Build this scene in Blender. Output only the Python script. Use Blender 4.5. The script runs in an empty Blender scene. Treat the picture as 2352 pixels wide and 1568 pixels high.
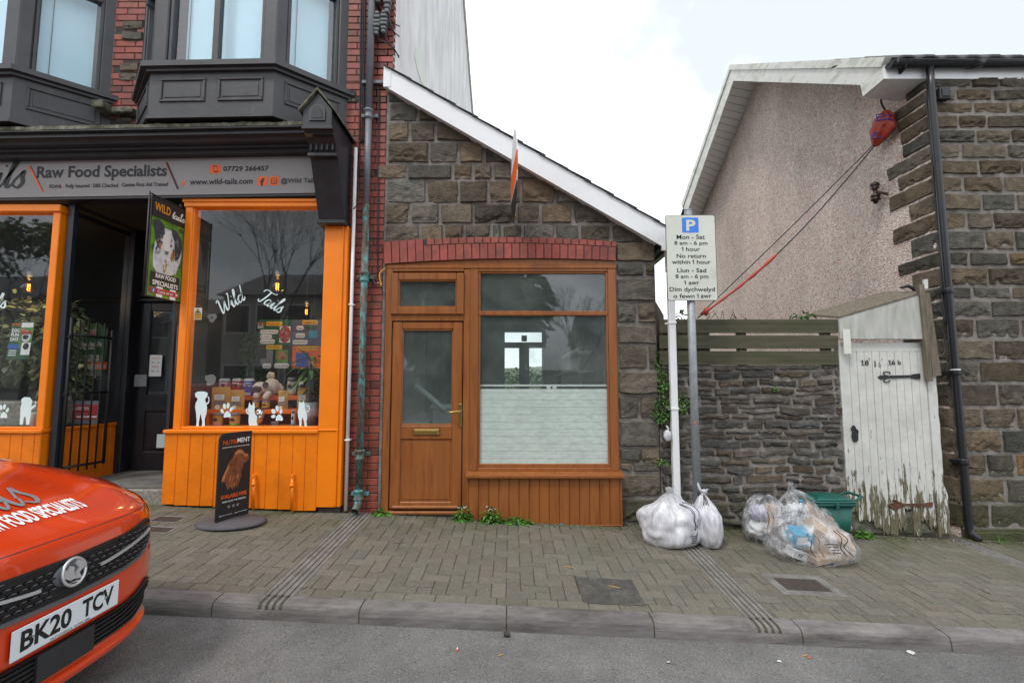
import bpy, bmesh, math, random
from mathutils import Vector, Matrix, noise
random.seed(7)
S = bpy.context.scene
COL = S.collection
R = math.radians
# ------------------------------------------------------------------ camera
PITCH = R(4.9); F = 1111.0; CY = -5.0; CZ = 1.36
cam = bpy.data.objects.new('camera', bpy.data.cameras.new('camera')); COL.objects.link(cam)
cam.data.sensor_width = 36; cam.data.lens = F / 2352 * 36
cam.data.clip_start = .05; cam.data.clip_end = 2000
cam.location = (0, CY, CZ); cam.rotation_euler = (R(90) + PITCH, 0, 0)
S.camera = cam
# ------------------------------------------------------------------ sky and sun
W = bpy.data.worlds.new('World'); S.world = W; W.use_nodes = True
wn = W.node_tree.nodes; wl = W.node_tree.links; wn.clear()
wo = wn.new('ShaderNodeOutputWorld'); bg = wn.new('ShaderNodeBackground'); bg.inputs[1].default_value = .12
sky = wn.new('ShaderNodeTexSky'); sky.sky_type = 'NISHITA'; sky.sun_disc = False
sky.sun_elevation = R(57); sky.sun_rotation = R(218)
tc = wn.new('ShaderNodeTexCoord'); nz = wn.new('ShaderNodeTexNoise'); nz.inputs['Scale'].default_value = 2.4; nz.inputs['Detail'].default_value = 5
cr = wn.new('ShaderNodeValToRGB'); cr.color_ramp.elements[0].position = .44; cr.color_ramp.elements[0].color = (7.5, 8.1, 8.4, 1)
cr.color_ramp.elements[1].position = .60; cr.color_ramp.elements[1].color = (16, 16.3, 16.7, 1)
mx = wn.new('ShaderNodeMixRGB'); mx.inputs[0].default_value = .88
wl.new(tc.outputs['Generated'], nz.inputs['Vector']); wl.new(nz.outputs['Fac'], cr.inputs[0])
wl.new(sky.outputs[0], mx.inputs[1]); wl.new(cr.outputs[0], mx.inputs[2]); wl.new(mx.outputs[0], bg.inputs[0]); wl.new(bg.outputs[0], wo.inputs[0])
sun = bpy.data.objects.new('sun', bpy.data.lights.new('sun', 'SUN')); COL.objects.link(sun)
sun.data.energy = 1.5; sun.data.angle = R(10); sun.data.color = (1, .96, .9)
sun.rotation_euler = (R(33), 0, R(-38))
S.view_settings.view_transform = 'Standard'; S.view_settings.look = 'None'; S.view_settings.exposure = .12; S.view_settings.gamma = 1
S.render.engine = 'CYCLES'
# ------------------------------------------------------------------ measuring: a photo point to the plane it lies on
cp, sp = math.cos(PITCH), math.sin(PITCH)
def ray(vx, vy):
    u = (vx - 1176) / F; v = (784 - vy) / F
    return u, cp - v * sp, sp + v * cp
def P(vx, vy, Y=0.0):
    a, b, c = ray(vx, vy); t = (Y - CY) / b
    return a * t, CZ + c * t
def PX(vx, vy, X):
    a, b, c = ray(vx, vy); t = X / a
    return CY + b * t, CZ + c * t
def RC(x0, y0, x1, y1, Y=0.0):
    xm, ym = (x0 + x1) / 2, (y0 + y1) / 2
    return P(x0, ym, Y)[0], P(x1, ym, Y)[0], P(xm, y1, Y)[1], P(xm, y0, Y)[1]
SL, CF = .045, .034
KY = -1.767; KF = -1.892
def pav(x, y): return -SL * x + CF * y
def road(x, y): return -.157 - SL * x + .012 * (KF - y)
def GP(vx, vy):
    a, b, c = ray(vx, vy); t = (CZ - CF * CY) / (-SL * a + CF * b - c)
    return a * t, CY + b * t
def GR(vx, vy):
    a, b, c = ray(vx, vy)
    t = (CZ + .157 - .012 * KF + .012 * CY) / (-SL * a - .012 * b - c)
    return a * t, CY + b * t
# ------------------------------------------------------------------ materials
M = {}
def nodes(name):
    m = bpy.data.materials.new(name); m.use_nodes = True; M[name] = m
    n = m.node_tree.nodes; l = m.node_tree.links
    return m, n, l, n['Principled BSDF'], n['Material Output']
def noise_tex(n, l, scale, detail=6, rough=.6, stretch=None, obj='Object'):
    t = n.new('ShaderNodeTexCoord'); q = n.new('ShaderNodeTexNoise')
    q.inputs['Scale'].default_value = scale; q.inputs['Detail'].default_value = detail; q.inputs['Roughness'].default_value = rough
    if stretch:
        mp = n.new('ShaderNodeMapping'); mp.inputs['Scale'].default_value = stretch
        l.new(t.outputs[obj], mp.inputs[0]); l.new(mp.outputs[0], q.inputs['Vector'])
    else: l.new(t.outputs[obj], q.inputs['Vector'])
    return q
def ramp(n, l, src, p0, c0, p1, c1):
    r = n.new('ShaderNodeValToRGB'); e = r.color_ramp.elements
    e[0].position = p0; e[1].position = p1
    e[0].color = (*c0, 1) if hasattr(c0, '__len__') else (c0, c0, c0, 1)
    e[1].color = (*c1, 1) if hasattr(c1, '__len__') else (c1, c1, c1, 1)
    l.new(src, r.inputs[0]); return r
def mixc(n, l, fac, a, b, mode='MIX'):
    m = n.new('ShaderNodeMixRGB'); m.blend_type = mode
    for i, s in ((0, fac), (1, a), (2, b)):
        if isinstance(s, (int, float)): m.inputs[i].default_value = s
        elif isinstance(s, tuple): m.inputs[i].default_value = (*s, 1)
        else: l.new(s, m.inputs[i])
    return m.outputs[0]
def add_bump(n, l, b, src, strength, dist=.01, prev=None):
    k = n.new('ShaderNodeBump'); k.inputs['Strength'].default_value = strength; k.inputs['Distance'].default_value = dist
    l.new(src, k.inputs['Height'])
    if prev: l.new(prev, k.inputs['Normal'])
    l.new(k.outputs[0], b.inputs['Normal']); return k.outputs[0]
def pm(name, col, rough=.6, var=.15, vs=5, bump=.15, bs=60, metal=0, attr=False, dirt=None, dscale=3, dpos=(.5, .7), stretch=None, coat=0, spec=.5, emit=0):
    m, n, l, b, o = nodes(name)
    q = noise_tex(n, l, vs, stretch=stretch)
    c0 = tuple(max(0, x * (1 - var)) for x in col); c1 = tuple(min(1, x * (1 + var)) for x in col)
    c = ramp(n, l, q.outputs['Fac'], .3, c0, .7, c1).outputs[0]
    if attr:
        a = n.new('ShaderNodeAttribute'); a.attribute_name = 'Col'
        c = mixc(n, l, 1.0, c, a.outputs['Color'], 'MULTIPLY')
    if dirt:
        d = noise_tex(n, l, dscale, 8, .7, stretch)
        f = ramp(n, l, d.outputs['Fac'], dpos[0], 0.0, dpos[1], 1.0).outputs[0]
        c = mixc(n, l, f, c, dirt)
    l.new(c, b.inputs['Base Color'])
    b.inputs['Roughness'].default_value = rough; b.inputs['Metallic'].default_value = metal
    b.inputs['Specular IOR Level'].default_value = spec
    if coat: b.inputs['Coat Weight'].default_value = coat; b.inputs['Coat Roughness'].default_value = .04
    if emit: b.inputs['Emission Color'].default_value = (*col, 1); b.inputs['Emission Strength'].default_value = emit
    if bump:
        h = noise_tex(n, l, bs, 5, .6, stretch)
        add_bump(n, l, b, h.outputs['Fac'], bump)
    return m
pm('orange', (.92, .232, .004), .38, .07, 3, .14, 25, dirt=(.4, .1, .01), dscale=9, dpos=(.68, .8))
pm('orange_plain', (.8, .17, .008), .4, .05)
pm('black_paint', (.022, .023, .028), .38, .3, 6, .15, 30, dirt=(.12, .12, .12), dscale=14, dpos=(.68, .8))
pm('iron', (.012, .012, .014), .5, .2, 6, .1, 30)
pm('navy_post', (.02, .025, .035), .35, .2, 5, .08, 30)
pm('bay_grey', (.048, .048, .053), .45, .25, 4, .2, 22, dirt=(.12, .115, .11), dscale=7, dpos=(.6, .8))
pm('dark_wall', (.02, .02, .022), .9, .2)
pm('room_wall', (.15, .155, .15), .9, .3, 1.5)
pm('pale_room', (.45, .46, .45), .8, .1)
pm('sign_grey', (.25, .235, .235), .35, .04, 2, 0)
pm('ink', (.012, .012, .014), .5, 0, 5, 0)
pm('white_ink', (.85, .86, .86), .5, 0, 5, 0)
pm('frost', (.7, .85, .86), .6, .03, 5, 0)
pm('orange_ink', (.85, .13, .01), .5, 0, 5, 0)
pm('amber_ink', (.8, .33, .03), .5, 0, 5, 0)
pm('red_ink', (.45, .02, .03), .5, 0, 5, 0)
pm('blue_ink', (.03, .1, .45), .5, 0, 5, 0)
pm('green_ink', (.02, .1, .035), .5, .1, 5, 0)
pm('grass_ink', (.12, .27, .03), .5, .5, 8, 0)
pm('slate_ink', (.1, .11, .2), .5, .1, 5, 0)
pm('yellow_ink', (.75, .5, .01), .5, 0, 5, 0)
pm('grey_ink', (.2, .2, .22), .5, .1, 5, 0)
pm('tan_ink', (.42, .2, .08), .5, .3, 20, 0)
pm('fur_white', (.62, .66, .72), .8, .2, 20, 0)
pm('fur_dark', (.05, .055, .08), .8, .4, 20, 0)
pm('fur_rust', (.2, .06, .02), .7, .5, 14, 0)
pm('fur_rust_light', (.45, .17, .06), .7, .3, 14, 0)
pm('signal_blue', (.03, .2, .72), .4, .03, 5, 0)
pm('plate_white', (.62, .64, .58), .45, .06, 3, .03, 20, dirt=(.35, .36, .25), dscale=5, dpos=(.55, .9))
pm('brick', (.275, .06, .04), .55, .22, 9, .3, 90, attr=True, dirt=(.09, .04, .035), dscale=5, dpos=(.52, .75))
pm('brick_dark', (.05, .045, .045), .8, .3, 9, .3, 60)
pm('mortar', (.215, .195, .18), .95, .3, 14, .6, 70, dirt=(.07, .07, .055), dscale=3, dpos=(.5, .75))
pm('mortar_dark', (.06, .05, .048), .95, .3, 14, .5, 70)
pm('render_white', (.66, .65, .66), .85, .05, 3, .15, 30)
pm('pvc_white', (.82, .83, .85), .35, .03, 2, .03, 8, dirt=(.5, .52, .5), dscale=6, dpos=(.6, .9))
pm('pvc_dirty', (.74, .74, .7), .45, .05, 2, .05, 8, dirt=(.33, .33, .24), dscale=3.5, dpos=(.48, .75), stretch=(1, 1, 3))
pm('pvc_black', (.016, .017, .02), .3, .15, 6, .04, 30)
pm('slate', (.05, .05, .055), .7, .3, 6, .4, 40)
pm('moss_stone', (.17, .165, .13), .9, .5, 16, .8, 40, dirt=(.05, .055, .03), dscale=11, dpos=(.42, .6))
pm('upvc', (.275, .092, .022), .36, .16, 2.5, .06, 40, stretch=(6, 6, .6), dirt=(.17, .045, .013), dscale=4, dpos=(.5, .72))
pm('upvc_dark', (.13, .04, .014), .5, .1)
pm('brass', (.6, .42, .14), .25, .1, 5, .02, 20, metal=1)
pm('chrome', (.75, .76, .78), .08, .03, 5, 0, 20, metal=1)
pm('grey_pipe', (.17, .18, .21), .45, .15, 5, .1, 30)
pm('steel', (.3, .32, .34), .5, .15, 20, .1, 60, metal=.4, dirt=(.2, .2, .15), dscale=12, dpos=(.6, .8))
pm('rust', (.1, .045, .025), .9, .5, 20, .5, 80)
pm('cable', (.025, .025, .03), .6, .2)
pm('insulator', (.1, .11, .12), .5, .3, 20, .2, 50)
pm('ceramic', (.035, .015, .012), .2, .2)
pm('asphalt', (.185, .18, .176), .92, .12, 2.2, .9, 130)
pm('block', (.146, .134, .108), .95, .14, 26, .5, 150, attr=True)
pm('concrete', (.19, .183, .172), .92, .22, 12, .5, 120, dirt=(.1, .095, .085), dscale=4, dpos=(.48, .68))
pm('step_stone', (.25, .235, .2), .9, .4, 30, .4, 90)
pm('joint', (.085, .08, .052), 1, .4, 20, .6, 90)
pm('patch', (.075, .072, .065), .95, .3, 22, .8, 140, dirt=(.13, .12, .1), dscale=14, dpos=(.5, .7))
pm('iron_cover', (.07, .052, .044), .7, .25, 20, .5, 90)
pm('litter', (.2, .14, .085), .9, .5, 40, .4, 90)
pm('deck_wood', (.125, .115, .075), .85, .35, 6, .3, 60, stretch=(.6, 4, 4), dirt=(.07, .08, .035), dscale=3, dpos=(.45, .7))
pm('old_wood', (.16, .13, .1), .9, .4, 6, .5, 50, stretch=(5, 5, .7), dirt=(.08, .09, .04), dscale=5, dpos=(.5, .7))
pm('bin_green', (.006, .095, .072), .42, .1, 5, .03, 30)
pm('cardboard', (.5, .37, .27), .85, .12, 5, .1, 40)
pm('box_blue', (.04, .33, .55), .5, .1)
pm('box_white', (.7, .71, .72), .6, .1)
pm('paper_lilac', (.45, .42, .62), .7, .25, 14, .2)
pm('rubber', (.025, .025, .027), .7, .2)
pm('rubber_base', (.085, .08, .088), .75, .2, 5, .3, 60)
pm('car_red', (.64, .05, .008), .2, .02, 2, 0, coat=1)
pm('car_black', (.012, .012, .013), .45, .2, 5, .05, 60)
pm('car_grey', (.1, .1, .11), .35, .1, 5, 0)
pm('number_plate', (.72, .76, .8), .35, .02, 5, 0)
pm('lens_amber', (.5, .14, .03), .15, .2, 5, 0, coat=1)
pm('lens_clear', (.3, .3, .3), .1, .2, 5, 0, coat=1)
pm('red_tape', (.42, .05, .025), .5, .2, 9, .3, 30)
pm('blue_cord', (.05, .06, .4), .7, .2)
pm('kraft', (.55, .3, .06), .5, .12, 8, .2, 20)
pm('plush', (.62, .53, .43), .95, .08, 30, .5, 120)
pm('plush_black', (.02, .02, .02), .9, .2, 30, .5, 120)
pm('pot_grey', (.4, .41, .42), .6, .15, 6, .3, 20, stretch=(.3, .3, 8))
pm('leaf', (.055, .14, .022), .6, .45, 9, .1, 30, attr=True)
pm('leaf_pale', (.2, .25, .13), .6, .5, 25, .1, 30, attr=True)
pm('leaf_moss', (.07, .1, .03), .9, .4, 30, .4, 60, attr=True)
pm('bark', (.06, .05, .04), .95, .4, 10, .5, 30)
pm('filament', (1, .3, .03), .5, 0, 5, 0, emit=7)
pm('silver', (.62, .63, .65), .3, .05, 5, 0, 20, metal=.5)
pm('far_green', (.09, .10, .05), .95, .5, 1.5, 0)
pm('house_far', (.42, .40, .36), .9, .2, 1)
pm('sticker_white', (.75, .76, .76), .6, .05, 5, 0)
pm('pink_ink', (.55, .22, .28), .5, .3, 25, 0)
pm('blind', (.8, .9, .94), .8, .03, 2, 0)
pm('grass_soil', (.08, .085, .04), .95, .4, 5, .5, 40)
# weathered sandstone
def stone_mat(name, base, alt, moss=.0, lichen=True):
    m, n, l, b, o = nodes(name)
    a = n.new('ShaderNodeAttribute'); a.attribute_name = 'Col'
    q = noise_tex(n, l, 9, 9, .65); q2 = noise_tex(n, l, 2.2, 6, .6)
    c = ramp(n, l, q.outputs['Fac'], .3, base, .72, alt).outputs[0]
    c = mixc(n, l, 1.0, c, a.outputs['Color'], 'MULTIPLY')
    f = ramp(n, l, q2.outputs['Fac'], .5, 0.0, .75, .65).outputs[0]
    c = mixc(n, l, f, c, (.035, .034, .03))
    if lichen:
        q3 = noise_tex(n, l, 38, 4, .6); f = ramp(n, l, q3.outputs['Fac'], .66, 0.0, .72, .35).outputs[0]
        c = mixc(n, l, f, c, (.3, .3, .25))
    if moss:
        g = n.new('ShaderNodeNewGeometry'); sx = n.new('ShaderNodeSeparateXYZ'); l.new(g.outputs['Position'], sx.inputs[0])
        mr = n.new('ShaderNodeMapRange'); mr.inputs[1].default_value = .35; mr.inputs[2].default_value = -.2; mr.inputs[3].default_value = 0; mr.inputs[4].default_value = moss
        l.new(sx.outputs['Z'], mr.inputs[0])
        mm = n.new('ShaderNodeMath'); mm.operation = 'MULTIPLY'; q4 = noise_tex(n, l, 6, 5); l.new(mr.outputs[0], mm.inputs[0]); l.new(q4.outputs['Fac'], mm.inputs[1])
        c = mixc(n, l, mm.outputs[0], c, (.07, .085, .03))
    l.new(c, b.inputs['Base Color']); b.inputs['Roughness'].default_value = .9; b.inputs['Specular IOR Level'].default_value = .25
    h = noise_tex(n, l, 45, 8, .7); p = add_bump(n, l, b, h.outputs['Fac'], .9, .018)
    v = n.new('ShaderNodeTexNoise'); t = n.new('ShaderNodeTexCoord'); mp = n.new('ShaderNodeMapping'); mp.inputs['Scale'].default_value = (6, 6, 26)
    l.new(t.outputs['Object'], mp.inputs[0]); l.new(mp.outputs[0], v.inputs['Vector']); v.inputs['Detail'].default_value = 6
    add_bump(n, l, b, v.outputs['Fac'], .8, .025, p)
stone_mat('stone', (.095, .082, .066), (.2, .172, .138), 1.0)
stone_mat('stone_house', (.075, .066, .052), (.19, .162, .124), 1.2)
stone_mat('rubble', (.06, .053, .046), (.17, .147, .124), 1.2)
# pebbledash
m, n, l, b, o = nodes('pebbledash')
t = n.new('ShaderNodeTexCoord'); v = n.new('ShaderNodeTexVoronoi'); v.inputs['Scale'].default_value = 48; v.inputs['Randomness'].default_value = 1
l.new(t.outputs['Object'], v.inputs['Vector'])
sp_ = n.new('ShaderNodeSeparateColor'); l.new(v.outputs['Color'], sp_.inputs[0])
r1 = n.new('ShaderNodeValToRGB'); e = r1.color_ramp.elements; e[0].position = 0; e[0].color = (.5, .26, .22, 1); e[1].position = 1; e[1].color = (.95, .88, .81, 1)
for p_, c_ in ((.2, (.66, .51, .45, 1)), (.5, (.82, .70, .62, 1)), (.75, (.58, .47, .41, 1))): k = e.new(p_); k.color = c_
l.new(sp_.outputs[0], r1.inputs[0])
q = noise_tex(n, l, 1.1, 7, .65, (1, 1, .45)); f = ramp(n, l, q.outputs['Fac'], .38, 1.02, .7, .74).outputs[0]
l.new(mixc(n, l, 1.0, r1.outputs[0], f, 'MULTIPLY'), b.inputs['Base Color']); b.inputs['Roughness'].default_value = .95
r2 = ramp(n, l, v.outputs['Distance'], .0, 1.0, .6, 0.0)
add_bump(n, l, b, r2.outputs[0], .9, .012)
# streaky render
m, n, l, b, o = nodes('streaked_render')
q = noise_tex(n, l, 2.2, 9, .72, (1, 1.3, .4)); q2 = noise_tex(n, l, 1.2, 5)
c = ramp(n, l, q.outputs['Fac'], .42, (.88, .87, .89), .72, (.55, .54, .52)).outputs[0]
f = ramp(n, l, q2.outputs['Fac'], .3, 1.0, .8, .82).outputs[0]
l.new(mixc(n, l, 1.0, c, f, 'MULTIPLY'), b.inputs['Base Color']); b.inputs['Roughness'].default_value = .9
# peeling paint (gate), worn pipe
def peel(name, paint, under, scale, lo, hi, stretch, zlow=None, rough=.7):
    m, n, l, b, o = nodes(name)
    q = noise_tex(n, l, scale, 9, .72, stretch); src = q.outputs['Fac']
    if zlow:
        g = n.new('ShaderNodeNewGeometry'); sx = n.new('ShaderNodeSeparateXYZ'); l.new(g.outputs['Position'], sx.inputs[0])
        mr = n.new('ShaderNodeMapRange'); mr.inputs[1].default_value = zlow[0]; mr.inputs[2].default_value = zlow[1]; mr.inputs[3].default_value = 0; mr.inputs[4].default_value = zlow[2]
        l.new(sx.outputs['Z'], mr.inputs[0]); ad = n.new('ShaderNodeMath'); ad.operation = 'ADD'; l.new(src, ad.inputs[0]); l.new(mr.outputs[0], ad.inputs[1]); src = ad.outputs[0]
    f = ramp(n, l, src, lo, 0.0, hi, 1.0)
    pq = noise_tex(n, l, 5, 8, .7); pc = ramp(n, l, pq.outputs['Fac'], .35, paint, .8, tuple(x * .68 for x in paint)).outputs[0]
    uq = noise_tex(n, l, 26, 6, .6, stretch); uc = ramp(n, l, uq.outputs['Fac'], .35, under, .65, tuple(x * .35 for x in under)).outputs[0]
    l.new(mixc(n, l, f.outputs[0], pc, uc), b.inputs['Base Color']); b.inputs['Roughness'].default_value = rough
    iv = n.new('ShaderNodeInvert'); l.new(f.outputs[0], iv.inputs[1]); p = add_bump(n, l, b, iv.outputs[0], .5, .006)
    h = noise_tex(n, l, 60, 5, .6, stretch); add_bump(n, l, b, h.outputs['Fac'], .35, .006, p)
peel('gate_paint', (.64, .64, .61), (.19, .17, .1), 8, .655, .69, (3.4, 3.4, .55), (.75, -.12, .27))
pm('gate_top', (.5, .5, .47), .8, .2, 14, .3, 60, dirt=(.25, .25, .22), dscale=7, dpos=(.42, .75), stretch=(3, 3, .6))
peel('pipe_paint', (.1, .33, .33), (.16, .13, .1), 16, .44, .5, (1, 1, .35), rough=.6)
peel('riser_paint', (.94, .235, .004), (.16, .1, .05), 16, .7, .74, (1, 1, .5), (.0, -.2, .2), rough=.4)
# pavement blocks with moss towards the wall
m = M['block']; n = m.node_tree.nodes; l = m.node_tree.links; b = n['Principled BSDF']
old = b.inputs['Base Color'].links[0].from_socket
g = n.new('ShaderNodeNewGeometry'); sx = n.new('ShaderNodeSeparateXYZ'); l.new(g.outputs['Position'], sx.inputs[0])
mr = n.new('ShaderNodeMapRange'); mr.inputs[1].default_value = -1.1; mr.inputs[2].default_value = 0; mr.inputs[3].default_value = .12; mr.inputs[4].default_value = 1.1; l.new(sx.outputs['Y'], mr.inputs[0])
q = noise_tex(n, l, 2.3, 8, .7); f = ramp(n, l, q.outputs['Fac'], .36, 0.0, .66, 1.0); mm = n.new('ShaderNodeMath'); mm.operation = 'MULTIPLY'
l.new(mr.outputs[0], mm.inputs[0]); l.new(f.outputs[0], mm.inputs[1])
c = mixc(n, l, mm.outputs[0], old, (.072, .078, .034))
sq = noise_tex(n, l, 130, 2, .5); sf = ramp(n, l, sq.outputs['Fac'], .63, 0.0, .7, .7).outputs[0]
l.new(mixc(n, l, sf, c, (.34, .33, .28)), b.inputs['Base Color'])
# aggregate speckle on the asphalt
m = M['asphalt']; n = m.node_tree.nodes; l = m.node_tree.links; b = n['Principled BSDF']
old = b.inputs['Base Color'].links[0].from_socket
q = noise_tex(n, l, 120, 4, .7); f = ramp(n, l, q.outputs['Fac'], .33, .5, .68, 1.5).outputs[0]
c = mixc(n, l, 1.0, old, f, 'MULTIPLY')
q = noise_tex(n, l, 1.3, 9, .75); f = ramp(n, l, q.outputs['Fac'], .38, .72, .65, 1.15).outputs[0]
l.new(mixc(n, l, 1.0, c, f, 'MULTIPLY'), b.inputs['Base Color'])
pm('kerb', (.19, .178, .172), .9, .2, 16, .5, 120, attr=True, dirt=(.085, .078, .075), dscale=3.2, dpos=(.46, .66), stretch=(.5, 1, 3.2))
m = M['asphalt']; n = m.node_tree.nodes; l = m.node_tree.links; b = n['Principled BSDF']
old = b.inputs['Base Color'].links[0].from_socket
q = noise_tex(n, l, 34, 3, .6); f = ramp(n, l, q.outputs['Fac'], .64, 0.0, .70, .55).outputs[0]; c = mixc(n, l, f, old, (.06, .05, .045))
q = noise_tex(n, l, 47, 2, .5); f = ramp(n, l, q.outputs['Fac'], .70, 0.0, .74, .5).outputs[0]; l.new(mixc(n, l, f, c, (.42, .40, .38)), b.inputs['Base Color'])
# glass
def glass(name, tint, refl=1.5, dust=.04, dustcol=(.5, .55, .53), gloss=.02, base=.04):
    m, n, l, b, o = nodes(name); n.remove(b)
    tr = n.new('ShaderNodeBsdfTransparent'); tr.inputs[0].default_value = (*tint, 1)
    gl = n.new('ShaderNodeBsdfGlossy'); gl.inputs['Roughness'].default_value = gloss; gl.inputs[0].default_value = (.95, .97, 1, 1)
    df = n.new('ShaderNodeBsdfDiffuse'); df.inputs[0].default_value = (*dustcol, 1)
    q = noise_tex(n, l, 3, 7, .7); dr = ramp(n, l, q.outputs['Fac'], .3, dust * .5, .8, dust * 1.8)
    m1 = n.new('ShaderNodeMixShader'); l.new(dr.outputs[0], m1.inputs[0]); l.new(tr.outputs[0], m1.inputs[1]); l.new(df.outputs[0], m1.inputs[2])
    fr = n.new('ShaderNodeFresnel'); fr.inputs[0].default_value = refl
    ad = n.new('ShaderNodeMath'); ad.operation = 'ADD'; ad.inputs[1].default_value = base; l.new(fr.outputs[0], ad.inputs[0])
    ge = n.new('ShaderNodeNewGeometry'); iv = n.new('ShaderNodeMath'); iv.operation = 'SUBTRACT'; iv.inputs[0].default_value = 1; l.new(ge.outputs['Backfacing'], iv.inputs[1])
    mu = n.new('ShaderNodeMath'); mu.operation = 'MULTIPLY'; l.new(ad.outputs[0], mu.inputs[0]); l.new(iv.outputs[0], mu.inputs[1]); ad = mu
    m2 = n.new('ShaderNodeMixShader'); l.new(ad.outputs[0], m2.inputs[0]); l.new(m1.outputs[0], m2.inputs[1]); l.new(gl.outputs[0], m2.inputs[2])
    l.new(m2.outputs[0], o.inputs[0])
glass('glass', (.95, .97, .97), 1.5, .012, base=.04)
glass('glass_dusty', (.93, .96, .95), 1.5, .085, (.42, .5, .47), base=.03)
glass('glass_blue', (.9, .97, 1), 1.5, .01, base=.06)
glass('bulb_glass', (1, .75, .45), 1.5, 0, base=.06)
def plastic(name, body, alpha, trans=.3):
    m, n, l, b, o = nodes(name)
    q = noise_tex(n, l, 11, 8, .62, (1.3, 1.3, .3)); q2 = noise_tex(n, l, 3.5, 4, .5)
    l.new(ramp(n, l, q.outputs['Fac'], .3, tuple(x * .8 for x in body), .7, body).outputs[0], b.inputs['Base Color'])
    b.inputs['Roughness'].default_value = .22; b.inputs['Specular IOR Level'].default_value = .8
    ar = ramp(n, l, q.outputs['Fac'], .45, max(0, alpha - .12), .66, min(1, alpha + .42))
    l.new(ar.outputs[0], b.inputs['Alpha'])
    p = add_bump(n, l, b, q.outputs['Fac'], .65, .03)
    q3 = noise_tex(n, l, 5, 3, .5, (1, 1, .8)); add_bump(n, l, b, q3.outputs['Fac'], .3, .03, p)
plastic('bag_white', (.74, .74, .79), .9)
plastic('bag_clear', (.62, .63, .66), .26)
plastic('bag_grey', (.6, .62, .66), .8)
# printed film with a pale board pattern
m, n, l, b, o = nodes('board_film')
t = n.new('ShaderNodeTexCoord'); mp = n.new('ShaderNodeMapping'); mp.inputs['Scale'].default_value = (3, 1, 9); l.new(t.outputs['Object'], mp.inputs[0])
q = n.new('ShaderNodeTexNoise'); q.inputs['Scale'].default_value = 4; q.inputs['Detail'].default_value = 8; q.inputs['Roughness'].default_value = .65; l.new(mp.outputs[0], q.inputs['Vector'])
c = ramp(n, l, q.outputs['Fac'], .42, (.86, .88, .86), .75, (.66, .62, .6)).outputs[0]
sx = n.new('ShaderNodeSeparateXYZ'); l.new(t.outputs['Object'], sx.inputs[0])
w1 = n.new('ShaderNodeMath'); w1.operation = 'MULTIPLY'; w1.inputs[1].default_value = 13.5; l.new(sx.outputs['Z'], w1.inputs[0])
w2 = n.new('ShaderNodeMath'); w2.operation = 'FRACT'; l.new(w1.outputs[0], w2.inputs[0])
f = ramp(n, l, w2.outputs[0], .0, 1.0, .06, 0.0).outputs[0]
l.new(mixc(n, l, f, c, (.17, .15, .15)), b.inputs['Base Color']); b.inputs['Roughness'].default_value = .5
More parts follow.
